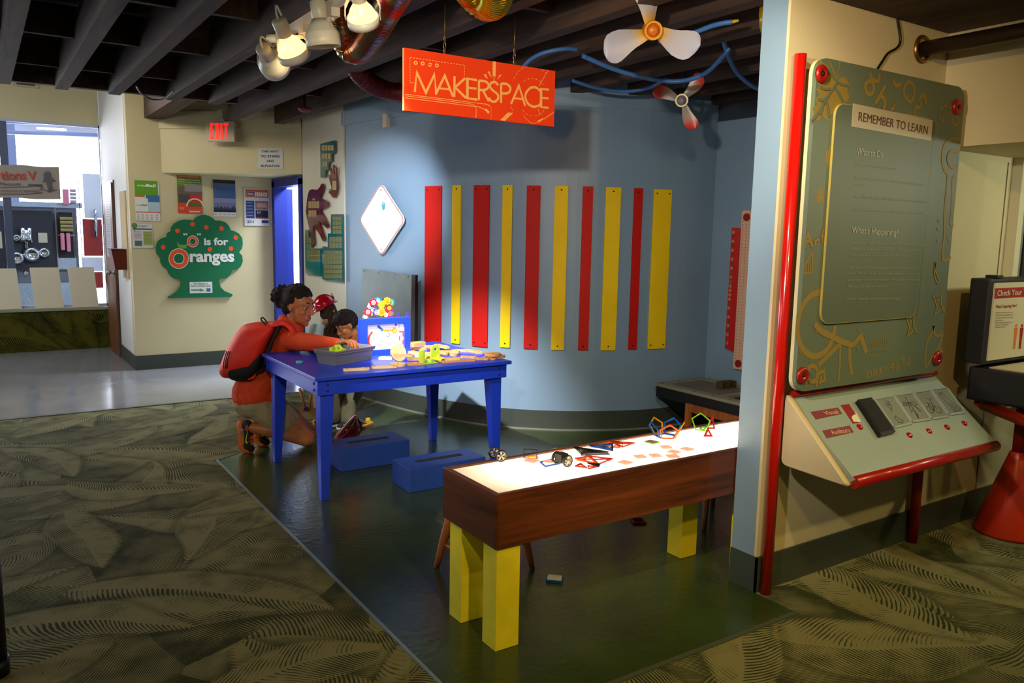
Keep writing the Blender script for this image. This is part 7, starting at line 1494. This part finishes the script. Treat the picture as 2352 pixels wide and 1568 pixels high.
# ---------------------------------------------------------------- boy
by = thing('person', 'small boy with dark curly hair and red shirt standing behind the blue table', 'person', at(786,976,.004))
hb = pw(797,747,5.86); HB = hframe(hb, (-UH*.62-WH*.42-ZZ*.42), ZZ, .80); nb = pw(812,783,5.93); cb = pw(812,812,5.95); pb = pw(800,880,5.95)
sR = pw(788,800,5.88); sL = pw(838,800,5.96)
fR = at(768,979,.004); fL = at(800,983,.004); 
S = head_shells(HB, .80, nb, .05)+[('c',[nb,cb,pb],[.045,.072,.076]), ('c',[sR,cb],[.036,.06]), ('c',[sL,cb],[.036,.06])]
eR = pw(778,832,5.80); wR = pw(772,812,5.62); eL = pw(838,835,5.85); wL = pw(820,815,5.66)
for s_, e_, w__ in ((sR,eR,wR),(sL,eL,wL)): S.append(('c',[s_,e_,w__],[.032,.026,.019]))
hand(S, wR, UH*.3-WH*.8-ZZ*.2, -ZZ, .68, (.3,.4,.3), .1, 1); hand(S, wL, -UH*.3-WH*.8-ZZ*.2, -ZZ, .68, (.3,.4,.3), .1, -1)
for f_, hx in ((fR,-.045),(fL,.045)): S.append(('c',[pb+UH*hx, pb.lerp(f_,.55)+UH*hx*.2, Vector((f_.x,f_.y,.06))],[.06,.045,.032]))
fuse('body', by, SKB, S, .005, 2)
face(by, HB, .80, mat('lip_boy', '#8f4a40', .4), SKB, (0,-.003))
keepb = lambda p: p.z > .055 or (p.x < -.02 and p.z > -.04)
HAIR2 = mat('hair_dark_brown', '#1a100a', .7, var=.3, vs=200, bump=.8, bs=240)
SHb = [('e', HB @ Vector((-.018,0,.055)), (.078,.067,.070), rotof(HB))]+scalp(HB,.80,420,.0115,keepb,11,(-.012,0,.040),(.102,.083,.098))+scalp(HB,.80,120,.013,lambda p: p.z > .09,12,(.0,0,.048),(.106,.082,.098))
fuse('hair', by, HAIR2, SHb, .005, 1, .4)
RS = mat('shirt_red', '#9a1218', .8); KP = mat('cargo_khaki', '#6f6a4c', .85, var=.1, vs=20, bump=.5, bs=22)
fuse('shirt', by, RS, [('c',[nb+ZZ*.012,nb-ZZ*.022,cb,pb],[.044,.062,.086,.090]), ('c',[nb-ZZ*.02,sL],[.05,.05]), ('c',[nb-ZZ*.02,sR],[.05,.05]), ('c',[sR,cb],[.05,.07]), ('c',[sL,cb],[.05,.07]), ('c',[sR,sR.lerp(eR,.7)],[.048,.045]), ('c',[sL,sL.lerp(eL,.7)],[.048,.045])], .006, 3)
for f_, hx in ((fR,-.045),(fL,.045)):
    T_ = Vector((f_.x,f_.y,.075)); fuse('trouser_leg', by, KP, [('c',[pb+UH*hx*.8,pb+UH*hx-ZZ*.06,pb.lerp(T_,.6)+UH*hx*.1,T_],[.074,.074,.060,.056])], .006, 2)
for f_ in (fR, fL):
    q = Vector((f_.x,f_.y,.030)); dr = (-UH*.45-WH*.55).normalized(); o = fuse('shoe', by, mat('sneaker_black', '#131315', .6), [('c',[q+dr*-.02+ZZ*.012,q+dr*.04+ZZ*.006,q+dr*.075],[.034,.031,.025])], .005, 2)
    m = MB(); m.sm = True; m.tube([q+dr*-.05-ZZ*.012,q+dr*-.02-ZZ*.012,q+dr*.04-ZZ*.012,q+dr*.085-ZZ*.010], [.012,.014,.015,.012], 8)
    sd = dr.cross(ZZ); m.prism(spline([(x,y,0) for x, y in ((-.055,0),(-.04,-.035),(.03,-.038),(.085,-.03),(.105,0),(.085,.03),(.03,.038),(-.04,.035))], 4, True), .020, frame(dr, -sd, ZZ, (f_.x,f_.y,.005))); m.build('sole', mat('rubber_white', '#c9c8c0', .5), o, rec=True)
    m = MB()
    for k in range(4): a = q+dr*(.005+.018*k)+ZZ*(.044-.006*k); m.tube(spline([a-sd*.026-ZZ*.014,a,a+sd*.026-ZZ*.014],3), .0045, 6)
    m.build('laces', MATS['rubber_white'], o)
# ---------------------------------------------------------------- girl
g0_ = pw(742,950,6.35); g0_.z = .004
gl_ = thing('person', 'small girl in pale shirt and red fire helmet with long brown hair', 'person', g0_)
hg = pw(755,717,6.30); HG = hframe(hg, (UH*.45+WH*.80-ZZ*.30), ZZ-UH*.2, .74); ng = pw(746,742,6.33); cg = pw(742,775,6.35); pg = pw(742,850,6.37); sRg = pw(722,757,6.35); sLg = pw(766,757,6.38)
S = head_shells(HG, .74, ng, .048)+[('c',[ng,cg,pg],[.042,.072,.074]), ('c',[sRg,cg],[.034,.06]), ('c',[sLg,cg],[.034,.06])]
eRg, wRg = pw(712,800,6.33), pw(716,838,6.25); eLg, wLg = pw(777,790,6.38), pw(779,820,6.30)
for s_, e_, w__ in ((sRg,eRg,wRg),(sLg,eLg,wLg)): S.append(('c',[s_,e_,w__],[.033,.026,.019]))
hand(S, wRg, -ZZ+UH*.2, -WH, .65, (.2,.3,.2), .08, 1); hand(S, wLg, -ZZ-UH*.1, -WH, .65, (.2,.3,.2), .08, -1)
feet = [g0_-UH*.045, g0_+UH*.045]
for f_, hx in zip(feet, (-.04,.04)): S.append(('c',[pg+UH*hx, pg.lerp(f_,.5)+UH*hx*.4, Vector((f_.x,f_.y,.05))],[.06,.045,.03]))
fuse('body', gl_, SKG, S, .0055, 2); face(gl_, HG, .74, mat('lip_girl', '#a85a50', .4), SKG)
fuse('shirt', gl_, mat('shirt_pale_blue', '#a9c0c4', .8, bump=.25, bs=18), [('c',[ng-ZZ*.02,cg,pg],[.055,.088,.092]), ('c',[sRg,cg],[.05,.072]), ('c',[sLg,cg],[.05,.072]), ('c',[sRg,sRg.lerp(eRg,.55)],[.05,.044]), ('c',[sLg,sLg.lerp(eLg,.5)],[.05,.044])], .006, 3)
fuse('shorts', gl_, mat('shorts_navy', '#232a44', .8), [('c',[pg-ZZ*.02,pg-UH*.04-ZZ*.13],[.088,.066]), ('c',[pg-ZZ*.02,pg+UH*.04-ZZ*.13],[.088,.066])], .007, 2)
for f_ in feet:
    q = Vector((f_.x,f_.y,.032)); dr = (WH*.8+UH*.3).normalized(); fuse('shoe', gl_, mat('shoe_grey', '#4a4a50', .6), [('c',[q-dr*.03,q+dr*.06],[.030,.026])], .006, 2)
HAIR3 = mat('hair_brown', '#3a2413', .65, var=.35, vs=120, bump=.6, bs=200); g = random.Random(21); SHg = [('e', HG @ Vector((-.02,0,.03)), (.074,.060,.066), rotof(HG)), ('e', HG @ Vector((-.045,0,-.03)), (.040,.050,.05), rotof(HG))]
for i in range(64):
    t = g.random(); x = 748+26*g.random(); y0_ = 712+10*g.random(); d0_ = 6.22+.14*g.random(); P = [pw(x,y0_,d0_), pw(x+4+3*g.gauss(0,1),742,d0_-.01), pw(x-1+4*g.gauss(0,1),762,d0_-.005), pw(x-3+5*g.gauss(0,1),772+12*g.random(),d0_)]; SHg.append(('c', spline(P, 3), [.0085]*10))
fuse('hair', gl_, HAIR3, SHg, .005, 1, .3)
hmx = (UH*.70+WH*.40+ZZ*.30).normalized(); hz = (ZZ*.86-UH*.48-WH*.10); hz = (hz-hmx*hz.dot(hmx)).normalized(); helmet(gl_, frame(hmx, hz.cross(hmx), hz, pw(746,701,6.27)), .74, HR)
